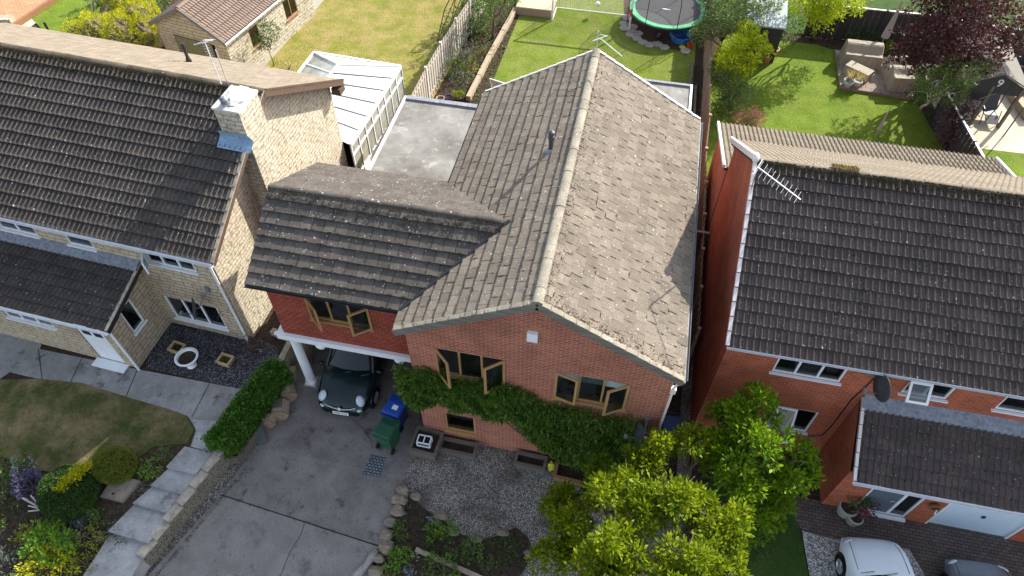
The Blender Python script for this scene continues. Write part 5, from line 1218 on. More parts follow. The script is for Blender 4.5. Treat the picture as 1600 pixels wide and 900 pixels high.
# swing / climbing frame on left lawn
t = thing('swing_frame', 'thin dark metal swing frame at the top of the dry left lawn', 'swing', tuple(P(690, 40)))
tp = P(713, -8, 2.0); tp2 = P(700, -14, 2.0); sf = MB()
for q in ((684, 64), (700, 62)): sf.tube([P(*q), tp], .025, 6)
sf.tube([P(703, 40), P(722, -6, 1.9)], .025, 6); sf.tube([P(683, 64), P(695, 14, 1.2), P(705, -6, 1.9)], .03, 6); sf.tube([P(705, -6, 1.9), P(722, -6, 1.9)], .03, 6)
part('frame', sf, M['timber_dark'], t)
# plant pots behind flat roof
for (px, py, r_, h_, mt, lb, nm_) in ((688, 153, .2, .35, 'pot_tan', 'tan clay pot at the left of the pot group behind the flat roof', 'plant_pot'), (701, 151, .19, .35, 'pot_blue', 'blue glazed pot between the tan and the black pot', 'plant_pot'), (697, 157, .2, .3, 'pot_orange', 'orange plastic pot in front of the blue glazed pot', 'plant_pot'), (716, 150, .28, .35, 'black', 'wide black pot of dry plants behind the flat roof', 'plant_pot'), (713, 158, .19, .25, 'pot_red', 'bright red pot just behind the flat roof edge', 'plant_pot')):
    q = P(px, py, h_)*1.; q[2] = 0; t = thing(nm_, lb, 'plant pot', q)
    part('pot', MB().lathe([(0, .0), (r_*.7, 0), (r_, h_), (r_*.88, h_), (r_*.8, h_-.06)], q, 18), M[mt], t); part('compost', MB().lathe([(0, h_-.05), (r_*.85, h_-.05)], q, 14), M['soil'], t)
    if mt == 'black': leafmesh('plant', np.array([q+[rs.uniform(-.2, .2), rs.uniform(-.2, .2), .4] for _ in range(60)]), np.tile([0, 0, 1.], (60, 1)), 5, .1, .12, .03, M['lf_gold'], t, 3)

# right garden: patio furniture
sheet('garden_patio', [tuple(a) for a in [(9.62, 34.1), (9.62, 30.85), (12.95, 30.7), (13.1, 33.9)]], g0, .14, M['paver'], .14, raw=True)
def cover(name, label, x0, x1, y0, y1, zb, zf_, z0=.14, seed=0, yaw=0, taper=.06, lip=.35):
    """fitted fabric cover, higher at the back, low front with a step"""
    t = thing(name, label, 'covered furniture', ((x0+x1)/2, (y0+y1)/2, z0)); rr = random.Random(seed); nxx, nyy = 14, 10; mb = MB()
    cx, cy = (x0+x1)/2, (y0+y1)/2
    def top(u, v_): return zf_+(zb-zf_)*min(1, max(0, (v_-lip)/.35))
    rows = []
    per = [(i/nxx, 0) for i in range(nxx)]+[(1, j/nyy) for j in range(nyy)]+[(1-i/nxx, 1) for i in range(nxx)]+[(0, 1-j/nyy) for j in range(nyy)]
    base = [rr.uniform(-.03, .03) for _ in per]; o = 0; lev = []
    for s_ in (0, .5, .92, 1.):
        L_ = []
        for k, (u, v_) in enumerate(per):
            h = top(u, v_); e = (1-s_)*taper+base[k]*(1-s_)*(1.2); ins = .04 if s_ == 1. else 0
            du_ = (u-.5)*2; dv_ = (v_-.5)*2; x = cx+(x1-x0)/2*du_*(1-ins)+math.copysign(e, du_)*(abs(du_) > .99); y = cy+(y1-y0)/2*dv_*(1-ins)+math.copysign(e, dv_)*(abs(dv_) > .99)
            L_.append((x, y, z0+h*s_))
        lev.append(L_)
    vs = [p for l_ in lev for p in l_]; m = len(per); f = [(i*m+k, i*m+(k+1) % m, (i+1)*m+(k+1) % m, (i+1)*m+k) for i in range(3) for k in range(m)]
    b_ = len(vs); g_ = {}
    for i in range(nxx+1):
        for j in range(nyy+1):
            u = i/nxx; v_ = j/nyy; g_[i, j] = len(vs); vs.append((cx+(x1-x0)*(u-.5)*.96, cy+(y1-y0)*(v_-.5)*.96, z0+top(u, v_)-.04*math.sin(u*math.pi)*math.sin(v_*math.pi)+rr.uniform(-.012, .012)*(0 < i < nxx and 0 < j < nyy)))
    f += [(g_[i, j], g_[i+1, j], g_[i+1, j+1], g_[i, j+1]) for i in range(nxx) for j in range(nyy)]
    Rz = Matrix.Translation((cx, cy, 0)) @ Matrix.Rotation(yaw, 4, 'Z') @ Matrix.Translation((-cx, -cy, 0)); vs = [Rz @ Vector(p) for p in vs]
    part('fabric_cover', MB().add(vs, f), M['cover'], t); return t
q1 = P(1312, 104); q2 = P(1368, 108)
cover('covered_sofa', 'large taupe fabric cover over a garden sofa at the back of the slabbed patio', q1[0]+.02, q2[0]+.05, q1[1]-.1, q1[1]+.75, .95, .62, seed=1, lip=.3)
cover('covered_armchair', 'taupe covered armchair nearest the parasol on the slabbed patio', 11.75, 12.65, 32.05, 32.8, .85, .6, seed=2, yaw=.15, lip=.4)
cover('covered_armchair', 'taupe covered armchair at the front right corner of the slabbed patio', 11.8, 12.75, 31.1, 31.9, .9, .7, seed=3, yaw=.12, lip=.4)
t = thing('garden_table', 'low garden table with a pale cover on the slabbed patio', 'table', tuple(P(1343, 118, .14)))
a = P(1322, 97, .6); b = P(1365, 111, .6); c_ = P(1331, 94, .6); d = (Vector(b)-Vector(a)); tq = MB(); p0 = Vector(P(1321, 101, .62)); p1 = Vector(P(1357, 118, .62)); pw = Vector(P(1331, 94, .62))-p0
tq.add([p0, p1, p1+pw, p0+pw]+[v-zv*.48 for v in (p0, p1, p1+pw, p0+pw)], [(0, 1, 2, 3), (0, 4, 5, 1), (1, 5, 6, 2), (2, 6, 7, 3), (3, 7, 4, 0)]); part('table_cover', tq, M['cover'], t)
for px, py, lf, lb in ((1323, 134, 'lf_straw', 'white pot with straw coloured grass at the left front of the patio'), (1324, 137, 'lf_silver', 'white pot with silvery plant at the front edge of the patio'), (1338, 136, 'lf_straw', 'white pot with golden grass just right of the silvery plant')):
    q = P(px, py, .14)+[0, .1, 0]; t = thing('potted_grass', lb, 'potted plant', q); part('pot', MB().lathe([(0, .14), (.13, .14), (.22, .35), (.2, .42), (.17, .42), (.17, .36), (0, .36)], (q[0], q[1], 0), 18), M['pot_white'], t)
    rr = random.Random(px); mb = MB()
    for k in range(70 if lf == 'lf_straw' else 40):
        a_ = rr.random()*6.28; s_ = rr.uniform(.2, .45) if lf == 'lf_straw' else rr.uniform(.1, .22); d = Vector((math.cos(a_), math.sin(a_), 0)); xx = Vector((-d.y, d.x, 0))*(.008 if lf == 'lf_straw' else .03); b_ = Vector((q[0], q[1], .38)); h = rr.uniform(.25, .55) if lf == 'lf_straw' else rr.uniform(.1, .2)
        mb.add([b_-xx, b_+xx, b_+d*s_*.6+zv*h+xx, b_+d*s_*.6+zv*h-xx, b_+d*s_+zv*h*.6], [(0, 1, 2, 3), (3, 2, 4)])
    part('leaves', mb, M[lf], t)
def folded(name, label, cat, px, py, h, r, mt, tilt=(0, 0), z0=0):
    q = P(px, py, z0); t = thing(name, label, cat, q); part('pole', MB().tube([q, q+[tilt[0]*h, tilt[1]*h, h]], .022, 8), M['alu'], t); mb = MB(); n = 22; prof = [(.28, 1.0), (.38, .95), (.6, .6), (.8, .35), (.97, .12), (1.0, .02)]; o = 0
    for s_, k in prof:
        for j in range(n):
            a_ = j*2*math.pi/n; rad = r*k*(1+(.22 if j % 2 else -.18)); mb.v.append((q[0]+tilt[0]*h*s_+rad*math.cos(a_), q[1]+tilt[1]*h*s_+rad*math.sin(a_), q[2]+h*s_))
    for i in range(len(prof)-1):
        for j in range(n): mb.f.append((i*n+j, i*n+(j+1) % n, (i+1)*n+(j+1) % n, (i+1)*n+j))
    part('canvas', mb, M[mt], t); return t
folded('closed_parasol', 'closed pale grey parasol standing behind the covered armchairs', 'parasol', 1372, 80, 2.75, .16, 'parasol', (.03, .02))
folded('rotary_clothes_dryer', 'folded rotary clothes dryer standing on the right hand lawn', 'clothes dryer', 1366, 217, 1.8, .055, 'parasol')
q = P(1525, 238, .0); single('watering_can', MB().lathe([(0, 0), (.12, 0), (.12, .3), (.05, .32)], q, 12).tube([q+[.1, 0, .05], q+[.35, .1, .35]], .02, 6), M['pot_tan'], 'small tan watering can by the white edged dark fence', 'watering can', q)
q = P(1208, 78, .3)*1.; q[2] = 0; t = thing('patio_planter', 'round pale rimmed planter under the golden tree', 'planter', q); part('pot', MB().lathe([(0, 0), (.22, 0), (.3, .4), (.26, .4), (.24, .34), (0, .34)], q, 18), M['pot_tan'], t)
q = P(1197, 97); single('terracotta_pot', MB().lathe([(0, 0), (.14, 0), (.2, .3), (.17, .3), (.15, .26), (0, .26)], q, 16), M['terracotta'], 'small terracotta pot on the grass edge under the golden tree', 'plant pot', q)

# ============================================================ FRONT THINGS
# wheelie bins
def bin_(label, bodym, lidm, base, rz):
    t = thing('wheelie_bin', label, 'bin', base, rz); rb = Matrix.Identity(4)
    b = [(-.23, -.24), (.23, -.24), (.23, .22), (-.23, .22)]; tp = [(-.28, -.33), (.28, -.33), (.28, .33), (-.28, .33)]
    v_ = [(x, y, .04) for x, y in b]+[(x, y, .95) for x, y in tp]; mb = MB().add(v_, [(0, 3, 2, 1), (0, 1, 5, 4), (1, 2, 6, 5), (2, 3, 7, 6), (3, 0, 4, 7)])
    mb.box(-.30, .30, -.35, .35, .90, .95); mb.box(-.2, .2, -.30, -.27, .3, .7)
    part('body', mb, M[bodym], t, local=True)
    ld = MB().add([(-.30, -.37, .95), (.30, -.37, .95), (.30, .33, .95), (-.30, .33, .95), (-.27, -.33, 1.0), (.27, -.33, 1.0), (.27, .28, 1.05), (-.27, .28, 1.05), (-.24, -.1, 1.06), (.24, -.1, 1.06)], [(0, 1, 5, 4), (4, 5, 9, 8), (8, 9, 6, 7), (1, 2, 6, 9, 5), (3, 0, 4, 8, 7), (2, 3, 7, 6)])
    ld.box(-.27, .27, -.40, -.36, .93, .97)
    lid = part('lid', ld, M[lidm], t, local=True)
    part('handle', MB().tube([(-.24, .30, .98), (-.24, .42, 1.0), (.24, .42, 1.0), (.24, .30, .98)], .018, 6), M[bodym], t, local=True)
    for s in (-1, 1): part('wheel', MB().lathe([(0, -.03), (.10, -.03), (.10, .03), (0, .03)], (0, 0, 0), 16, Matrix.Translation((s*.27, .27, .10)) @ Matrix.Rotation(R(90), 4, 'Y')), M['rubber'], t, local=True)
    return t, lid
gb1 = G(600, 702); gb1 = gb1+[.12, .25, 0]
t, lid = bin_('dark green wheelie bin in front of the blue lidded one', 'bin_green', 'bin_green', gb1, R(168))
t2, lid = bin_('wheelie bin with a bright blue lid and dark blue body behind the green bin', 'bin_body', 'bin_blue', (gb1[0]+.02, gb1[1]+.78, -.3), R(170))
part('sticker', MB().add([(-.16, -.02, 1.066), (.02, -.02, 1.066), (.02, .14, 1.064), (-.16, .14, 1.064)], [(0, 1, 2, 3)]), M['white'], lid, local=True)
q = np.array([2.75, 11.3, -.3]); t3, _l = bin_('dark bin standing in the alley right of the middle house', 'bin_body', 'bin_body', (2.78, 10.9, -.3), R(5))
# planters at the wall
def trough(name, label, c, wd, dp_, h, rz=0, mt='timber_dark', rim=.07):
    t = thing(name, label, 'planter', c, rz); x, y = wd/2, dp_/2; mb = MB()
    for q in ((-x, x, -y, -y+rim, 0, h), (-x, x, y-rim, y, 0, h), (-x, -x+rim, -y+rim, y-rim, 0, h), (x-rim, x, -y+rim, y-rim, 0, h), (-x-.03, x+.03, -y-.03, -y+rim, h, h+.04), (-x-.03, x+.03, y-rim, y+.03, h, h+.04), (-x-.03, -x+rim, -y+rim, y-rim, h, h+.04), (x-rim, x+.03, -y+rim, y-rim, h, h+.04)): mb.box(*q)
    part('box', mb, M[mt], t, local=True); part('soil', MB().box(-x+rim, x-rim, -y+rim, y-rim, .02, h-.08), M['soil'], t, local=True); return t
c1 = G(664, 697, gD, .4); c1[2] = -.3
trough('square_planter', 'large square timber planter holding a white lantern by the left end of the brick wall', (c1[0], c1[1]+.15, -.3), .85, .8, .42, R(-4))
t = thing('white_lantern', 'white framed lantern lying on the square timber planter', 'lantern', (c1[0], c1[1]+.1, .12)); x, y, z = c1[0]-.02, c1[1]+.08, .16; lm = MB()
w_, d_, h_ = .40, .26, .22
for a, b in (((0, 0, 0), (1, 0, 0)), ((0, 1, 0), (1, 1, 0)), ((0, 0, 1), (1, 0, 1)), ((0, 1, 1), (1, 1, 1)), ((0, 0, 0), (0, 1, 0)), ((1, 0, 0), (1, 1, 0)), ((0, 0, 1), (0, 1, 1)), ((1, 0, 1), (1, 1, 1)), ((.5, 0, 1), (.5, 1, 1)), ((0, 0, 0), (0, 0, 1)), ((1, 0, 0), (1, 0, 1)), ((0, 1, 0), (0, 1, 1)), ((1, 1, 0), (1, 1, 1))):
    f_ = lambda p: (x+(p[0]-.5)*w_, y+(p[1]-.5)*d_, z+p[2]*h_); lm.bar(f_(a), f_(b), .035, .035)
part('frame', lm, M['white'], t); part('glass', MB().box(x-.18, x+.18, y-.11, y+.11, z+.02, z+.19), M['glass_dark'], t)
c2 = G(716, 700, gD, .2); trough('timber_trough', 'long low timber trough below the small ground floor oak window', (c2[0], 9.18, -.3), 1.15, .42, .26, R(-1)); 
c3 = G(830, 716, gD, .2); trough('timber_trough', 'narrow timber trough under the climber at the middle of the brick wall', (c3[0], 9.20, -.3), .95, .40, .26, R(-1))
c4 = G(893, 730, gD, .2); trough('timber_trough', 'brown timber trough half hidden below the climber', (c4[0]+.1, 9.08, -.3), 1.15, .55, .26, R(-2), 'brown_frame')
q = G(861, 732); bg_ = MB().blob(q+[0, 0, .15], (.13, .12, .2), 5, .25, 12, 8); single('compost_bag', bg_, M['toy_yellow'], 'small crumpled yellow bag between the two right hand troughs', 'bag', q)
q = G(640, 668); 
# edging rocks
rk = [(630, 767, .26, 'topmost rock at the tip of the gravel, beside the drive'), (625, 781, .30, 'large pale rock second from the top of the drive edge'), (621, 799, .29, 'rounded grey rock third from the top of the drive edge'), (611, 818, .22, 'tall narrow rock in the middle of the rock edging'), (604, 837, .27, 'triangular brown rock below the narrow one'), (603, 856, .29, 'wide flat rock above the driftwood'), (592, 874, .20, 'small dark rock touching the driftwood'), (588, 894, .26, 'lowest rock of the edging at the bottom of the view')]
for i, (px, py, r_, lb) in enumerate(rk):
    q = G(px, py); single('edging_rock', MB().blob(q+[0, 0, .06], (r_*.9, r_*.72, .16), 60+i, .22, 8, 5), M['rock'], lb, 'rock', q, 'rocks along the edge of the drive')
for i, (px, py, lb) in enumerate(((650, 776, 'flat brown stone on the rim between bed and gravel, upper left'), (690, 806, 'small flat stone on the rim of the bed near the white flowers'), (708, 830, 'grey flat stone on the bed rim above the leafy shrub'), (745, 842, 'small stone at the lowest dip of the gravel edge'), (785, 833, 'stone at the right end of the gravel rim'), (829, 866, 'dark stone at the right tip of the flower bed'))):
    q = G(px, py); single('rim_stone', MB().blob(q+[0, 0, .03], (.22, .13, .07), 80+i, .25, 8, 5), M['rock'], lb, 'rock', q, 'stones on the rim of the flower bed')
q = G(590, 862); q2 = G(556, 905); dw = MB().tube([q+[0, 0, .12], G(583, 871)+[0, 0, .14], G(574, 884)+[0, 0, .12], q2+[0, 0, .14]], [.07, .11, .09, .13], 9); single('driftwood_log', dw, M['deadwood'], 'smooth grey driftwood log at the bottom edge of the drive', 'log', q, smooth=True)
a = G(650, 860); b = G(755, 906); single('timber_plank', MB().bar(a+[0, 0, .09], b+[0, 0, .09], .13, .06), M['timber'], 'pale straight plank lying across the flower bed', 'plank', a)
# logs / hexagonal insect boxes
def hexlog(label, q, r, L, rz, tilt=0, roof=False, mt='timber'):
    t = thing('hexagonal_planter', label, 'planter', q, rz); Mx = Matrix.Translation((0, 0, r*.87)) @ Matrix.Rotation(R(90)+tilt, 4, 'X')
    ring = lambda rad, z: [Mx @ Vector((rad*math.cos(k*math.pi/3), rad*math.sin(k*math.pi/3), z)) for k in range(6)]
    mb = MB(); mb.add(ring(r, -L/2)+ring(r, L/2), [(k, (k+1) % 6, 6+(k+1) % 6, 6+k) for k in range(6)]+[(5, 4, 3, 2, 1, 0)]); part('side_boards', mb, M['timber'], t, local=True)
    part('end_face', MB().add(ring(r*.98, L/2-.01)+ring(r*1.04, L/2+.02)+ring(r*1.04, L/2-.03), [(0, 1, 2, 3, 4, 5)]+[(6+k, 6+(k+1) % 6, (k+1) % 6, k) for k in range(6)]+[(12+k, 12+(k+1) % 6, 6+(k+1) % 6, 6+k) for k in range(6)]), M['log_end'], t, local=True)
    if roof: part('lid', MB().add([(-r*.9, -L*.2, r*1.8), (r*.5, -L*.2, r*1.85), (r*.5, L*.5, r*1.8), (-r*.9, L*.5, r*1.75)], [(0, 1, 2, 3)]), M['timber_dark'], t, local=True)
    return t
hexlog('hexagonal wooden box lying on its side nearest the carport pillar', G(450, 618)+[0, 0, 0], .30, .55, R(38), 0)
hexlog('hexagonal wooden box with a pitched lid in the middle of the row beside the hedge', G(440, 646)+[0, 0, 0], .31, .5, R(20), 0, True)
hexlog('smaller hexagonal wooden box leaning at the near end of the row', G(421, 663)+[0, 0, 0], .25, .3, R(20), 0)
q = G(408, 686); t = thing('slate_slab', 'dark slate slab leaning against the hedge wall', 'slab', q); part('slab', MB().add([q+[-.3, .1, .42], q+[.0, .25, .45], q+[.3, -.05, .08], q+[.02, -.22, .05], q+[-.33, .07, .37], q+[.0, .22, .40], q+[.27, -.08, .02], q+[.0, -.25, .0]], [(0, 3, 2, 1), (4, 5, 6, 7), (0, 1, 5, 4), (1, 2, 6, 5), (2, 3, 7, 6), (3, 0, 4, 7)]), M['slate'], t)
q = G(450, 590); t = thing('log_pile', 'small stack of split boards by the hedge and the carport pillar', 'wood pile', q); mb = MB()
for k in range(7): mb.bar(q+[-.35, -.1+.015*k, .06+.06*k], q+[.32, .0+.02*k, .08+.06*k], .22, .05)
part('boards', mb, M['timber'], t)
# hedge
hp_ = [(-10.02, 10.1), (-10.35, 8.6), (-10.62, 7.3)]
t = thing('box_hedge', 'long clipped green hedge on the wall top between the path and the drive', 'hedge', (-10.2, 8.7, .3))
C_ = []; N_ = []; r_ = np.random.RandomState(4)
for k in range(4200):
    s_ = r_.rand(); y_ = 10.3-2.85*s_; xc = -9.98-.62*s_+.10; u_ = r_.uniform(-1, 1); face = r_.rand()
    z_ = gL(0, y_)-.10; wd_ = .29
    if face < .5: p = (xc+u_*wd_, y_, z_+.62+.04*math.sin(y_*6)-.05*u_*u_); n_ = (0, 0, 1)
    elif face < .8: p = (xc+wd_, y_, z_-.35+r_.rand()*.95); n_ = (1, 0, .3)
    elif face < .9: p = (xc-wd_, y_, z_+r_.rand()*.6); n_ = (-1, 0, .3)
    else: y_ = 7.42 if r_.rand() < .6 else 10.33; s_ = (10.3-y_)/2.85; xc = -9.98-.62*s_+.10; p = (xc+u_*wd_, y_, gL(0, y_)-.3+r_.rand()*.9); n_ = (0, -1 if y_ < 8 else 1, .3)
    C_.append(p); N_.append(n_)
C_ = np.array(C_); C_ += r_.normal(size=C_.shape)*(.03+.06*(r_.rand(len(C_), 1) > .85))
leafmesh('foliage', C_, np.array(N_, float), 9, .075, .075, .038, M['lf_hedge'], t, 9)
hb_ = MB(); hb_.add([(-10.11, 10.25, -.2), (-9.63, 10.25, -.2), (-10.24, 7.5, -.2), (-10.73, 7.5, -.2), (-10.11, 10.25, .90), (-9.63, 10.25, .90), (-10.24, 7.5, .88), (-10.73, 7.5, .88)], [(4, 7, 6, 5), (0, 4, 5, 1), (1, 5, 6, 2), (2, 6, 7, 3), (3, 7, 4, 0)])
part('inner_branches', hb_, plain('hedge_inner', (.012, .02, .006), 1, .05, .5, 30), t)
tb = MB(); tb.bar((-9.5, 10.3, -.1), (-10.08, 7.4, -.1), .06, .42); tb.bar((-10.08, 7.4, -.1), (-10.5, 7.3, -.1), .06, .42); single('hedge_edging_board', tb, M['timber_dark'], 'dark timber edging board along the foot of the hedge', 'edging', (-9.8, 8.7, -.3))
# pots on the slate gravel
q = G(300, 571, gL); t = thing('urn_planter', 'white round urn planter on the slate gravel', 'planter', q)
part('bowl', MB().lathe([(.12, 0), (.16, .02), (.1, .12), (.12, .2), (.30, .38), (.36, .5), (.38, .52), (.31, .53), (.28, .42), (0, .40)], q, 26), M['white'], t, smooth=False); part('soil', MB().lathe([(0, .44), (.28, .44)], q, 18), M['soil'], t)
for px, py, lb in ((279, 547, 'small square tiled planter with green moss left of the white urn'), (354, 566, 'small square tiled planter right of the white urn')):
    q = G(px, py, gL); t = trough('square_pot', lb, q, .42, .34, .16, R(-8), 'pot_tan', .035)
    leafmesh('plant', np.array([q+[rs.uniform(-.14, .14), rs.uniform(-.1, .1), .12] for _ in range(50)]), np.tile([0, 0, 1.], (50, 1)), 5, .04, .04, .02, M['lf_mid'], t, px)['kind'] = 'stuff'
shrub('purple_leaved_plant', 'dark purple leaved plant at the foot of the white downpipe', G(397, 548, gL), .28, .2, .35, 'lf_purple', 80, 6, .09, .05, 'plant', 6)
shrub('white_flowers', 'tiny pale flowers beside the purple leaved plant', G(406, 547, gL), .1, .08, .12, 'fl_white', 160, 4, .04, .03, 'plant', 7, spread=.04)

# manhole slabs and dead branches
q = G(190, 766, gL); t = thing('stone_slab', 'pale rectangular slab with two holes leaning on the bank beside the dome bush', 'slab', q); 
z_ = lambda p, d=.10: p+[0, 0, d]
cs = [z_(G(*c, gL)) for c in ((158, 778), (182, 743), (221, 753), (192, 786))]; sl_ = MB().add([tuple(c) for c in cs]+[tuple(c-[0, 0, .12]) for c in cs], [(3, 2, 1, 0), (0, 1, 5, 4), (1, 2, 6, 5), (2, 3, 7, 6), (3, 0, 4, 7)]); part('slab', sl_, M['manhole'], t)
ce = sum(cs)/4; cs2 = [ce+(c-ce)*.88+[0, 0, .02] for c in cs]; part('lid', MB().add([tuple(c) for c in cs2]+[tuple(c-[0, 0, .03]) for c in cs2], [(3, 2, 1, 0), (0, 1, 5, 4), (1, 2, 6, 5), (2, 3, 7, 6), (3, 0, 4, 7)]), M['manhole'], t)
for k_ in ((.35, 0), (-.3, -.05)): part('hole', MB().lathe([(0, .003), (.045, .003)], ce+(cs[1]-cs[0])*k_[0]*.9+(cs[2]-cs[1])*k_[1]+[0, 0, .025], 10), M['black'], t)
cs = [z_(G(*c, gL), .04) for c in ((98, 800), (110, 793), (140, 800), (128, 826), (100, 815))]; single('stone_slab', MB().prism([tuple(c[:2]) for c in cs], cs[0][2]-.15, cs[0][2]+.02), M['slate'], 'dark flat slab lying below the large clipped bush', 'slab', cs[0])
q = G(70, 797, gL); bm_ = MB()
for a, b, c_ in (((26, 773), .35, .04), ((48, 774), .5, .03), ((62, 776), .45, .03), ((44, 790), .25, .03), ((44, 799), .2, .03)): bm_.tube([q+[0, 0, .05], G(*a, gL, b)+[0, 0, b]], [c_, c_*.7], 7)
single('dead_branches', bm_, M['birch'], 'bleached dead branches fanning out of the soil by the lavender', 'branches', q)

# ============================================================ CARS
def car(label, base, rz, L, Wd, Hh, paint, kind, plate=None):
    t = thing('parked_car', label, 'car', base, rz); n = 26
    if kind == 'mpv': hood = [(0, .52), (.03, .66), (.10, .86), (.2, .98), (.27, 1.05), (.30, 1.08), (.9, 1.05), (1, .95)]; cab = (.25, .44, .93, .99)
    else:
        wp = None; hood = [(0, .50), (.03, .62), (.10, .78), (.2, .88), (.28, .94), (.32, .97), (.85, .98), (1, .9)]; cab = (.26, .46, .86, .98)
    wp = [(0, .78), (.02, .88), (.06, .95), (.12, .99), (.22, 1), (.8, 1), (.92, .95), (.98, .82), (1, .7)] if kind != 'mpv' else [(0, .66), (.02, .79), (.06, .90), (.12, .97), (.22, 1), (.8, 1), (.92, .95), (.98, .82), (1, .7)]
    mb = MB(); rows = []
    for i in range(n+1):
        s_ = (i/n)**1.35 if i < n else 1; s_ = min(1, s_); y = -L/2+L*s_; hw = Wd/2*np.interp(s_, *zip(*wp)); zt_ = np.interp(s_, *zip(*hood)); zb_ = .22 if .06 < s_ < .95 else .30
        sec = [(0, zb_), (hw*.86, zb_), (hw*.97, zb_+.12), (hw, (zb_+zt_)/2), (hw*.985, zt_-.16), (hw*.93, zt_-.06), (hw*.80, zt_-.012), (hw*.45, zt_+.02), (0, zt_+.03)]
        rows.append([(x, y, z) for x, z in sec]+[(-x, y, z) for x, z in sec[-2:0:-1]])
    m = len(rows[0]); mb.add([p for r in rows for p in r], [(i*m+k, (i+1)*m+k, (i+1)*m+(k+1) % m, i*m+(k+1) % m) for i in range(n) for k in range(m)]+[tuple(range(m)), tuple(n*m+k for k in range(m))[::-1]])
    part('body', mb, M[paint], t, local=True, smooth=True)
    sm_ = MB(); ss = [.035+.215*k/8 for k in range(9)]
    for sg in (-1, 1): sm_.tube([(sg*Wd/2*np.interp(s_, *zip(*wp))*.76, -L/2+L*s_, np.interp(s_, *zip(*hood))-.004) for s_ in ss], .007, 5)
    part('bonnet_seam', sm_, M['black'], t, local=True)
    # cabin: glass lower, painted roof
    yb0, yt0, yt1, yb1 = [-L/2+L*c for c in cab]; zb_ = .95 if kind == 'mpv' else .92; hb_, ht_ = Wd/2*.90, Wd/2*.70
    def ring(f):   # f 0..1 height
        y0_ = yb0+(yt0-yb0)*f; y1_ = yb1+(yt1-yb1)*f*.8; h_ = hb_+(ht_-hb_)*f**1.3; z_ = zb_+(Hh-zb_)*f; pts = []
        for k in range(9): u = -1+k/4; pts.append((h_*u*(.97), y0_+.16*abs(u)**2.2*(1-.0*f), z_+.035*(1-u*u)*f))
        for k in range(1, 9): pts.append((h_*(1+.01), y0_+.16+(y1_-y0_-.2)*k/8, z_))
        for k in range(9): u = 1-k/4; pts.append((h_*u*.97, y1_, z_+.035*(1-u*u)*f))
        for k in range(1, 8): pts.append((-h_*1.01, y1_-.04-(y1_-y0_-.2)*k/8, z_))
        return pts
    def band(fs, nm, mt, capit=False):
        rg = [ring(f) for f in fs]; m = len(rg[0]); b = MB().add([p for r in rg for p in r], [(i*m+k, i*m+(k+1) % m, (i+1)*m+(k+1) % m, (i+1)*m+k) for i in range(len(rg)-1) for k in range(m)])
        if capit: b.f.append(tuple((len(rg)-1)*m+k for k in range(m)))
        return part(nm, b, M[mt], t, local=True, smooth=not capit)
    band([0, .3, .6, .86], 'windscreen_and_windows', 'glass_dark')
    band([.86, .95, 1.0], 'roof', paint if kind != 'mpv' else 'car_black', True)
    pl_ = MB()
    for s in (-1, 1):
        for f0, f1 in ((0, 0),):
            r0, r1 = ring(0), ring(.9); i = 0 if s < 0 else 8; pl_.bar(Vector(r0[i])*1.005, Vector(r1[i])*1.005, .06, .05)
            i = 12; pl_.bar(Vector((s*abs(r0[12][0]), r0[12][1], r0[12][2])), Vector((s*abs(r1[12][0]), r1[12][1], r1[12][2])), .05, .03)
    part('pillars', pl_, M[paint], t, local=True)
    wsb = MB(); 
    for s in (-.32, .28): wsb.tube([(s, yb0-.01, zb_+.06), (s+.42, yb0+.10, zb_+.16)], .010, 5)
    part('wipers', wsb, M['black'], t, local=True)
    for s in (-1, 1):
        part('door_mirror', MB().blob((s*(Wd/2+.07), yb0+.28, zb_+.10), (.12, .08, .085), 1, 0, 12, 8), M['car_black' if kind == 'mpv' else paint], t, local=True, smooth=True)
        for yy in (-L/2+.78, L/2-.72):
            Mx = Matrix.Translation((s*(Wd/2-.10), yy, .31)) @ Matrix.Rotation(R(90)*s, 4, 'Y')
            w_ = part('wheel', MB().lathe([(.20, .115), (.235, .12), (.30, .10), (.31, .02), (.31, -.1), (0, -.1)], (0, 0, 0), 24, Mx), M['rubber'], t, local=True)
            rm_ = MB().lathe([(0, .10), (.05, .115), (.06, .09), (.19, .085), (.205, .118)], (0, 0, 0), 24, Mx)
            for k in range(5): a_ = k*2*math.pi/5; rm_.bar(Mx @ Vector((.04*math.cos(a_), .04*math.sin(a_), .10)), Mx @ Vector((.2*math.cos(a_), .2*math.sin(a_), .105)), .045, .02)
            part('rim', rm_, M['rim'], w_, local=True)
            part('wheel_arch', MB().lathe([(.31, .128), (.385, .10), (.39, .0)], (0, 0, 0), 24, Matrix.Translation((s*(Wd/2-.105), yy, .32)) @ Matrix.Rotation(R(90)*s, 4, 'Y')), M['car_black'], t, local=True)
    hl = lambda s, x, y, z, r, tl=-.9: Matrix.Translation((s*x, y, z)) @ Matrix.Rotation(s*R(28), 4, 'Z') @ Matrix.Rotation(tl, 4, 'X') @ Matrix.Diagonal((*r, 1))
    for s in (-1, 1):
        lm_ = MB().blob((0, 0, 0), (1, 1, 1), 1, 0, 18, 10)
        if kind == 'mpv': X_ = hl(s, Wd/2*.69, -L/2+.30, .80, (.14, .075, .19), R(-48))
        else: X_ = hl(s, Wd/2*.74, -L/2+.15, .58, (.15, .05, .07), R(-25))
        lm_.v = [tuple(X_ @ Vector(v)) for v in lm_.v]; h_ = part('headlight', lm_, M['lamp'], t, local=True, smooth=True)
        if kind == 'mpv':
            fg = MB().blob((0, 0, 0), (1, 1, 1), 1, 0, 14, 8); X_ = hl(s, Wd/2*.68, -L/2+.09, .55, (.085, .05, .055), 0); fg.v = [tuple(X_ @ Vector(v)) for v in fg.v]; part('fog_light', fg, M['lamp'], t, local=True, smooth=True)
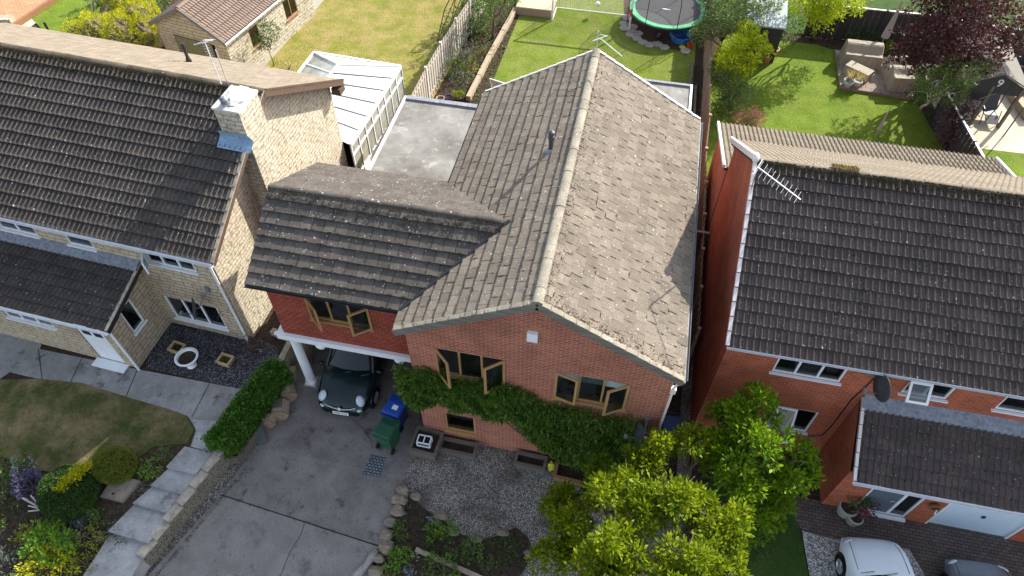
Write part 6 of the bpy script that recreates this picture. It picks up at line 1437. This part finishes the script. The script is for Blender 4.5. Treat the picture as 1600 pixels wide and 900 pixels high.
    if kind == 'mpv':
        pts = [(x, -L/2+.0+.10*(x/.5)**2-.015, .665-.03*(1-abs(x)/.5)) for x in (-.5, -.35, -.2, -.07, .07, .2, .35, .5)]; part('chrome_trim', MB().tube(pts, .016, 6), M['alu'], t, local=True)
        part('badge', MB().lathe([(0, .02), (.06, .015), (.065, 0)], (0, 0, 0), 16, Matrix.Translation((0, -L/2-.015, .655)) @ Matrix.Rotation(R(65), 4, 'X')), M['alu'], t, local=True)
        pl_ = part('number_plate', MB().bar((-.26, -L/2-.02, .40), (.26, -L/2-.02, .40), .11, .02, (0, -1, .3)), M['plate'], t, local=True)
        lb_ = MB(); q0 = -.22
        gl_ = {'V': ['101', '101', '101', '010', '010'], 'X': ['101', '101', '010', '101', '101'], '6': ['111', '100', '111', '101', '111'], '3': ['111', '001', '111', '001', '111'], 'E': ['111', '100', '110', '100', '111'], 'J': ['001', '001', '001', '101', '111'], 'K': ['101', '110', '100', '110', '101'], 'A': ['010', '101', '111', '101', '101']}
        for ch_ in 'KX63 EJA':
            if ch_ in gl_:
                for r_i, row in enumerate(gl_[ch_]):
                    for c_i, v_ in enumerate(row):
                        if v_ == '1': lb_.box(q0+c_i*.014, q0+(c_i+1)*.014, -L/2-.034, -L/2-.029, .436-(r_i+1)*.014, .436-r_i*.014)
            q0 += .056
        lb_.v = [(x, y-.003-(.44-z)*-.0, z) for x, y, z in lb_.v]; part('plate_characters', lb_, M['black'], pl_, local=True)
    return t
car('dark green compact car parked nose out under the white carport beam', (-7.60, 9.42+2.15, -.3), R(2), 4.15, 1.82, 1.62, 'car_green', 'mpv')
car('white car parked nose towards the garage on the gravel of the right drive', (8.68, 8.62-2.05, 0), R(187), 4.1, 1.76, 1.5, 'car_white', 'hatch')
car('grey silver car parked nose in beside the white one', (11.35, 8.62-2.15, 0), R(184), 4.2, 1.78, 1.48, 'car_silver', 'hatch')
# pots at the right porch
for px, py, r_, lf, lb in ((1319, 800, .27, 'lf_mid', 'large pale pot with a green plant left of the grey door'), (1331, 814, .22, 'lf_bronze', 'smaller pale pot with coppery leaves and a pink flower by the grey door')):
    q = P(px, py); t = thing('plant_pot', lb, 'plant pot', q); part('pot', MB().lathe([(0, 0), (r_*.8, 0), (r_*1.05, r_*1.3), (r_, r_*1.5), (r_*.85, r_*1.5), (r_*.8, r_*1.3), (0, r_*1.3)], q, 22), M['pot_grey'], t); part('compost', MB().lathe([(0, r_*1.38), (r_*.84, r_*1.38)], q, 18), M['soil'], t)
    C_, N_ = sample_blobs([(q[0]+.16, q[1]+.10, .45+r_, .28, .24, .28)], 260, px); leafmesh('plant', C_, N_, 6, .08, .09, .03, M[lf], t, px)['kind'] = 'stuff'
    if lf == 'lf_bronze': leafmesh('flower', np.array([q+[.12+rs.uniform(-.07, .07), .05+rs.uniform(-.06, .06), .62] for _ in range(26)]), np.tile([0, 0, 1.], (26, 1)), 7, .03, .07, .06, M['fl_pink'], t, 4)

# ============================================================ TREES AND SHRUBS
def B(px, py, z, r, rz=None): p = P(px, py, z); return (p[0], p[1], p[2], r, r, rz or r*.75)
tree('garden_tree', 'large yellow green tree at the front of the gravel court', (1.9, 5.9, -.6), [B(960, 790, 3.4, .85), B(1050, 775, 3.9, .9), B(1115, 815, 3.7, .75), B(905, 835, 2.8, .75), B(985, 860, 3.9, .9), B(1040, 705, 3.3, .6), B(880, 790, 1.9, .6), B(925, 750, 1.9, .6), B(1070, 870, 4.0, .8), B(1130, 885, 3.6, .65), B(930, 895, 3.6, .7), B(985, 740, 3.2, .5), B(1085, 690, 3.3, .5), B(1000, 930, 3.6, .9), B(1100, 945, 3.4, .9), B(1005, 715, 3., .35), B(870, 870, 2.4, .55)], 'lf_tree', 105, 12, .15, .13, .06, r0=.11, seed=3, inner=.2, lumpy=.2, sub=8)
tree('garden_tree', 'bright green tree against the right brick house wall', (4.9, 8.2, 0), [B(1180, 640, 3.9, .6), B(1225, 725, 3.1, .7), B(1150, 700, 3.2, .8), B(1195, 775, 2.2, .65), B(1130, 655, 3.2, .5), B(1190, 690, 3.8, .7), B(1250, 745, 2.6, .45), B(1165, 740, 3.4, .6), B(1175, 810, 1.3, .6), B(1120, 720, 2., .6)], 'lf_tree2', 100, 12, .15, .14, .065, r0=.09, seed=5, inner=.2, lumpy=.2, sub=8)
shrub('low_bush', 'dusky green low bush at the foot of the trees beside the side lawn', P(1175, 850)+[0, 0, 0], .5, .6, .4, 'lf_dark', 60, 8, .09, .03, seed=8)
shrub('alley_bush', 'dark bush filling the alley mouth under the bright green tree', (3.2, 8.6, -.3), .6, .6, .6, 'lf_dark', 60, 8, .1, .05, seed=18)
tree('purple_tree', 'big purple leaved tree in the right hand garden', tuple(P(1468, 112)), [B(1440, 60, 3.6, 1.0), B(1500, 40, 4.6, 1.3), B(1560, 30, 4.2, 1.1), B(1480, 100, 3.0, .9), B(1420, 85, 2.8, .7), B(1530, 85, 3.4, .9), B(1470, 10, 4.6, 1.1), B(1590, 60, 3.6, .8), B(1540, -20, 4.6, 1.3), B(1470, -50, 6.2, 1.4), B(1550, -70, 6.6, 1.5)], 'lf_purple', 42, 11, .2, .13, .09, r0=.14, seed=12, inner=.25, lumpy=.3)
tree('birch_tree', 'green tree with a pale trunk below the purple one', tuple(P(1437, 172)), [B(1465, 125, 2.9, .7), B(1500, 115, 3.1, .7), B(1530, 108, 3.1, .45), B(1450, 145, 2.3, .6), B(1490, 145, 2.3, .6)], 'lf_mid', 90, 10, .17, .09, .03, 'birch', r0=.07, seed=14, inner=.3)
tree('golden_tree', 'golden yellow leaved tree at the top of the right hand lawn', tuple(P(1268, 62)), [B(1290, 10, 3.2, .8), B(1255, 5, 2.8, .6), B(1325, 5, 2.9, .7), B(1290, -20, 3.6, .9), B(1340, -5, 2.6, .5), B(1280, 28, 2.5, .6), B(1290, -60, 5.4, 1.3), B(1245, -45, 4.8, 1.), B(1335, -55, 4.8, 1.1)], 'lf_yellow', 70, 10, .18, .14, .05, r0=.07, seed=15)
tree('golden_shrub_tree', 'small bright yellow tree beside the brown fence', tuple(P(1150, 150)), [B(1150, 70, 2.8, .45), B(1180, 62, 2.7, .45), B(1165, 45, 3.0, .4), B(1135, 92, 2.4, .5), B(1170, 95, 2.2, .45), B(1195, 80, 2.2, .3), B(1155, 115, 1.9, .4)], 'lf_yellow', 120, 9, .14, .12, .055, r0=.05, seed=16)
tree('leafy_tree', 'dull green tree overhanging the brown fence beside the trampoline', tuple(P(1118, 90)), [B(1130, 25, 3.2, .9), B(1172, 18, 2.6, .7), B(1110, 45, 2.6, .6), B(1150, -5, 3.4, .9), B(1205, 5, 2.5, .55), B(1095, 55, 2.0, .5), B(1150, 45, 2.4, .7), B(1110, -25, 4.4, 1.)], 'lf_privet', 85, 10, .17, .11, .05, r0=.09, seed=17)
tree('privet_bush', 'light green bushy shrub along the brown fence below the golden tree', tuple(P(1140, 165)), [B(1140, 130, 1.7, .55), B(1150, 155, 1.4, .5), B(1125, 115, 1.8, .5), B(1130, 165, 1.0, .5), B(1160, 140, 1.4, .4)], 'lf_privet', 150, 9, .12, .085, .045, r0=.04, seed=19, cat='shrub')
shrub('pink_acer', 'pink leaved acer just above the lean to roof of the right house', P(1165, 195), .75, .5, .45, 'lf_pink', 110, 8, .08, .04, seed=20)
tree('bronze_shrub', 'dark bronze leaved shrub beside the white edged fence', tuple(P(1490, 205)), [B(1500, 165, 1.8, .5), B(1485, 185, 1.4, .5), B(1510, 175, 1.5, .4), B(1480, 205, 1.0, .4)], 'lf_bronze', 80, 9, .13, .1, .06, r0=.04, seed=22, cat='shrub')
spiky('cordyline', 'dark spiky sword leaved plant at the corner of the right lawn', P(1475, 232), .9, .7, 'lf_bronze', 60, .06, 3)
spiky('flax_plant', 'yellow green upright grass plant behind the covered sofa', P(1382, 84), .3, .8, 'lf_gold', 40, .04, 4)
shrub('leafy_shrub', 'bright leafy shrub against the dark fence behind the patio', P(1375, 60), .7, .5, .8, 'lf_mid', 70, 8, .13, .06, seed=24)
shrub('leafy_shrub', 'dark green shrub row at the back of the patio left of the parasol', P(1345, 72), .9, .4, .45, 'lf_dark', 80, 8, .1, .05, seed=25)
shrub('leafy_shrub', 'dark shrub in the left corner of the right hand garden', P(1222, 60), .8, .8, .8, 'lf_mid', 60, 8, .12, .06, seed=26)
shrub('border_shrub', 'dark green shrub between the covered chairs and the birch', P(1430, 140), .6, .8, .6, 'lf_dark', 80, 8, .1, .05, seed=27)
shrub('border_shrub', 'green shrub with white flowers beside the slabbed patio corner', P(1428, 160), .45, .4, .35, 'lf_dark', 100, 7, .08, .04, seed=28)
shrub('border_shrub', 'low dark shrub under the bronze shrub', P(1465, 190), .7, .6, .4, 'lf_dark', 80, 7, .09, .04, seed=29)
# middle border plants
for i, (px, py, rx_, rz_2, lf, lb, L_) in enumerate((
    (706, 72, .55, 1.0, 'lf_dark', 'dark green climber against the grey fence in the border', .09), (722, 95, .6, .9, 'lf_grey', 'silvery tall shrub in the middle of the border by the grey fence', .09),
    (742, 35, .8, 1.2, 'lf_dark', 'tall dark shrub at the top of the planting border', .11), (755, 50, .6, .9, 'lf_mid', 'mid green shrub beside the small tree in the border', .1), (782, 38, .55, .5, 'lf_dark', 'rounded dark green bush near the timber edging', .06),
    (712, 120, .5, .55, 'lf_mid', 'fresh green shrub in the lower border', .08), (735, 112, .45, .4, 'lf_gold', 'yellow green shrub beside the sleeper edging', .08), (722, 132, .55, .4, 'lf_grey', 'low grey green shrub above the plant pots', .06),
    (752, 88, .35, .3, 'lf_gold', 'small bronze yellow plant in the middle of the border', .05), (762, 82, .4, .3, 'lf_mid', 'low leafy plant against the sleeper edging', .06), (700, 100, .35, .7, 'lf_yellow', 'bright yellow green climber on the grey fence', .07), (730, 60, .5, .7, 'lf_dark', 'dark strappy clump under the border tree', .14))):
    shrub('border_plant', lb, P(px, py), rx_, rx_*.8, rz_2, lf, 85, 8, L_, L_*.45, seed=40+i)
tree('border_tree', 'small tree with a straight trunk in the planting border', tuple(P(770, 60)), [B(775, -8, 2.6, .7), B(800, -5, 2.5, .5), B(755, -5, 2.8, .6)], 'lf_mid', 60, 9, .15, .1, .05, r0=.08, seed=55)
tree('garage_side_tree', 'small round headed tree beside the stone garage wall', tuple(P(428, 103)), [B(418, 50, 1.9, .5, .5), B(412, 68, 1.5, .35)], 'lf_dark', 130, 9, .12, .08, .04, r0=.03, seed=56)
# top left conifer hedge
t = thing('golden_conifer_hedge', 'bright yellow clipped conifer hedge behind the stone house ridge', 'hedge', tuple(P(190, 45)))
bl = [B(150, 50, 1.5, .8, .9), B(190, 52, 1.7, .9, 1.0), B(215, 30, 1.8, .8, 1.0), B(205, 2, 1.9, .9, .9), B(120, 55, 1.2, .6, .7), B(225, 55, 1.4, .6, 1.0), B(222, 12, 1.6, .7, 1.1), B(180, 0, 1.7, .6, .7)]
C_, N_ = sample_blobs(bl, 190, 3, .7, .1); leafmesh('foliage', C_, N_, 8, .1, .1, .03, M['lf_conifer'], t, 5)
ib = MB()
for b_ in bl: ib.blob(b_[:3], (b_[3]*.7, b_[4]*.7, b_[5]*.7), 1, .1)
part('inner_branches', ib, M['trunk'], t)
for i, (px, py, lb) in enumerate(((148, 32, 'pale trunk rising from the left end of the conifer hedge'), (165, 26, 'thin leaning trunk behind the conifer hedge'))):
    q = P(px, py); single('bare_trunk', MB().tube([q, P(px+(-5 if i == 0 else 10), py-40, 2.4)], [.09, .06], 8), M['birch'], lb, 'tree trunk', q, smooth=True)
shrub('dark_shrub', 'dark green shrub between the conifer hedge and the stone garage', P(250, 18), .7, .7, 1.0, 'lf_mid', 80, 8, .12, .07, seed=58)
shrub('dark_shrub', 'dark shrub at the top of the small far left lawn', P(155, 10), .6, .5, .6, 'lf_dark', 80, 8, .1, .05, seed=59)
q = P(78, 52); single('leaning_post', MB().bar(q, P(68, 34, .9), .12, .08), M['timber_dark'], 'grey leaning post at the corner of the small far left lawn', 'post', q)
shrub('yellow_bush', 'yellow green bush at the corner of the dry lawn by the conservatory', P(452, 108), .5, .4, .3, 'lf_gold', 70, 7, .06, .03, seed=61)
# front left garden
def Gs(px, py): return G(px, py, gL)
def dome(name, label, q, rx, ry, rz, leaf, seed, L_=.035, n=5200, inner_c=(.02, .03, .008)):
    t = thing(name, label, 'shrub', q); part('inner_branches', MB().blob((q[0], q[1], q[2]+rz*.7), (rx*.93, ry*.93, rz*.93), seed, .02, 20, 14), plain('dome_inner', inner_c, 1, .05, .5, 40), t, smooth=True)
    r_ = np.random.RandomState(seed); d = r_.normal(size=(n, 3)); d /= np.linalg.norm(d, axis=1)[:, None]; lum = 1+.03*np.sin(d[:, 0]*6)*np.sin(d[:, 1]*5+1); C_ = d*np.array([rx, ry, rz])*lum[:, None]+np.array([q[0], q[1], q[2]+rz*.7]); k = C_[:, 2] > q[2]-.05
    leafmesh('foliage', C_[k], d[k], 4, .03, L_, L_*.5, M[leaf], t, seed); return t
dome('dome_bush', 'neatly clipped yellow green dome bush at the edge of the front lawn', Gs(187, 735), .60, .52, .52, 'lf_dome', 70)
t = dome('clipped_bush', 'large rounded dark bush with a golden streak below the front lawn', Gs(118, 778), .78, .72, .62, 'lf_dark', 71, .06, 7000)
q = Gs(118, 772); _a = P(137, 729, q[2]+1.0); _b = P(92, 766, q[2]+.98); C_ = np.array([_a+(_b-_a)*s_+[rs.normal()*.07, rs.normal()*.06+.02, .06*math.sin(s_*3)+rs.normal()*.04] for s_ in rs.rand(420)]); leafmesh('golden_streak', C_, np.tile([0, -.2, 1.], (420, 1)), 7, .05, .07, .03, M['lf_conifer'], t, 6)
for i, (px, py, rx_, rz_2, lf, lb, L_) in enumerate((
    (258, 716, .30, .28, 'lf_hedge', 'small round green bush near the top of the steps', .05), (240, 736, .32, .22, 'lf_bright', 'light green leafy clump beside the upper steps', .08), (222, 765, .25, .12, 'lf_grey', 'pale ground cover along the steps edge', .05),
    (154, 812, .26, .22, 'lf_hedge', 'small dark green tuft bush below the stone slab', .08), (45, 735, .34, .3, 'lf_silver', 'silvery white leaved bush at the left edge of the front lawn', .06),
    (55, 765, .48, .34, 'lf_lav', 'purple lavender clump beside the large clipped bush', .14), (12, 735, .55, .42, 'lf_mid', 'broad green shrub at the far left edge of the front garden', .08), (8, 780, .60, .4, 'lf_dark', 'dark green low shrub at the left border below the silvery bush', .05),
    (85, 826, .34, .22, 'lf_gold', 'bronze yellow heather beside the dark slab', .06), (118, 835, .42, .18, 'lf_grey', 'blue green spreading ground cover plant', .08), (150, 845, .36, .24, 'lf_gold', 'yellow green shrub beside the lower steps', .07), (60, 845, .46, .36, 'lf_gold', 'golden green conifer shrub at the lower left', .07),
    (88, 856, .62, .48, 'lf_bright', 'large fresh green sunlit shrub near the bottom left', .14), (85, 893, .75, .46, 'lf_conifer', 'yellow green feathery shrub along the bottom edge', .09), (15, 890, .55, .36, 'lf_grey', 'pale grey green shrub in the bottom left corner', .07), (175, 835, .3, .15, 'lf_grey', 'small straggly pale plant by the lower steps', .06), (3, 820, .2, .2, 'lf_bright', 'small bright green plant at the left edge', .06), (138, 885, .35, .25, 'lf_gold', 'small bronze shrub beside the lowest step', .06))):
    shrub('garden_shrub', lb, Gs(px, py), rx_, rx_*.85, rz_2, lf, 120, 8, L_, L_*.45, seed=80+i)
# flower bed plants
for i, (px, py, rx_, rz_2, lf, lb, L_) in enumerate((
    (676, 834, .26, .24, 'lf_bright', 'bushy bright green plant in the middle of the flower bed, left of its twin', .09), (700, 833, .26, .22, 'lf_bright', 'bright green plant touching the flower bed rim stones', .09), (629, 832, .26, .22, 'lf_mid', 'loose green plant near the drive edge of the flower bed', .08), (738, 866, .34, .3, 'lf_mid', 'large leafy green shrub right of the plank', .09),
    (706, 862, .17, .18, 'lf_bright', 'small feathery green plant above the plank', .05), (627, 872, .28, .2, 'lf_bright', 'spiky light green tuft left of the plank', .12), (645, 873, .11, .1, 'fl_white', 'round white flowered clump beside the spiky tuft', .05), (677, 815, .14, .14, 'lf_silver', 'silvery flower clump at the rim of the gravel', .06),
    (690, 895, .46, .32, 'lf_mid', 'broad green shrub at the bottom of the flower bed below the plank', .1), (643, 893, .18, .14, 'lf_silver', 'pale silvery tuft at the bottom of the bed', .05), (790, 860, .42, .24, 'lf_dark', 'dark bushy plant at the right end of the flower bed', .07), (765, 882, .3, .15, 'lf_mid', 'low green plant between the plank end and the dark bushy plant', .06),
    (640, 795, .2, .14, 'lf_dark', 'small dark plant behind the upper rocks', .06), (660, 815, .16, .1, 'lf_dark', 'little dark sprig between rocks and the silvery flowers', .06), (668, 850, .2, .12, 'lf_dark', 'low dark plant just above the plank end', .07), (612, 897, .25, .2, 'lf_bright', 'green tuft at the bottom edge beside the lowest rock', .09))):
    shrub('bed_plant', lb, G(px, py), rx_, rx_*.85, rz_2, lf, 130, 8, L_, L_*.45, seed=120+i, cat='plant')
# tufts of weeds and scattered leaves that nobody could count
def scatter(name, n, fn, leaf, L_, seed):
    r_ = np.random.RandomState(seed); C_ = np.array([fn(r_) for _ in range(n)]); o = leafmesh(name, C_, np.tile([0, 0, .5], (n, 1)), 3, .02, L_, L_*.6, M[leaf], None, seed, rise=.1); o['kind'] = 'stuff'; return o
scatter('fallen_leaves', 260, lambda r_: np.array([r_.uniform(-10, -5), 0, 0])*[1, 0, 0]+np.array([0, (y_ := r_.uniform(2, 10.2)), gD(0, y_)+.02]), 'lf_purple', .035, 2)
def jointweed(r_):
    f = r_.rand(); q = G(345+(591-345)*f, 773+(853-773)*f); return q+[r_.normal()*.02, r_.normal()*.02, .01]
scatter('joint_weeds', 70, jointweed, 'lf_dark', .03, 8)
def wallweed(r_):
    f = r_.rand(); return np.array([-9.98+(-11.6+9.98)*f+.12+abs(r_.normal())*.05, 7.4+(3.2-7.4)*f, gD(0, 7.4-4.2*f)+.02])
scatter('wall_foot_weeds', 160, wallweed, 'lf_dark', .04, 9)
scatter('border_weeds', 900, lambda r_: np.array([r_.uniform(-8.6, -6.7), r_.uniform(21, 36), .04]), 'lf_mid', .09, 3)
def bedpt(r_):
    q = G(r_.uniform(615, 820), r_.uniform(790, 900)); return q+[0, 0, .04]
scatter('bed_weeds', 260, bedpt, 'lf_dark', .05, 4)
def slope(r_):
    q = G(r_.uniform(-20, 200), r_.uniform(745, 900), gL); return q+[0, 0, .03]
scatter('garden_ground_cover', 900, slope, 'lf_dark', .05, 5)
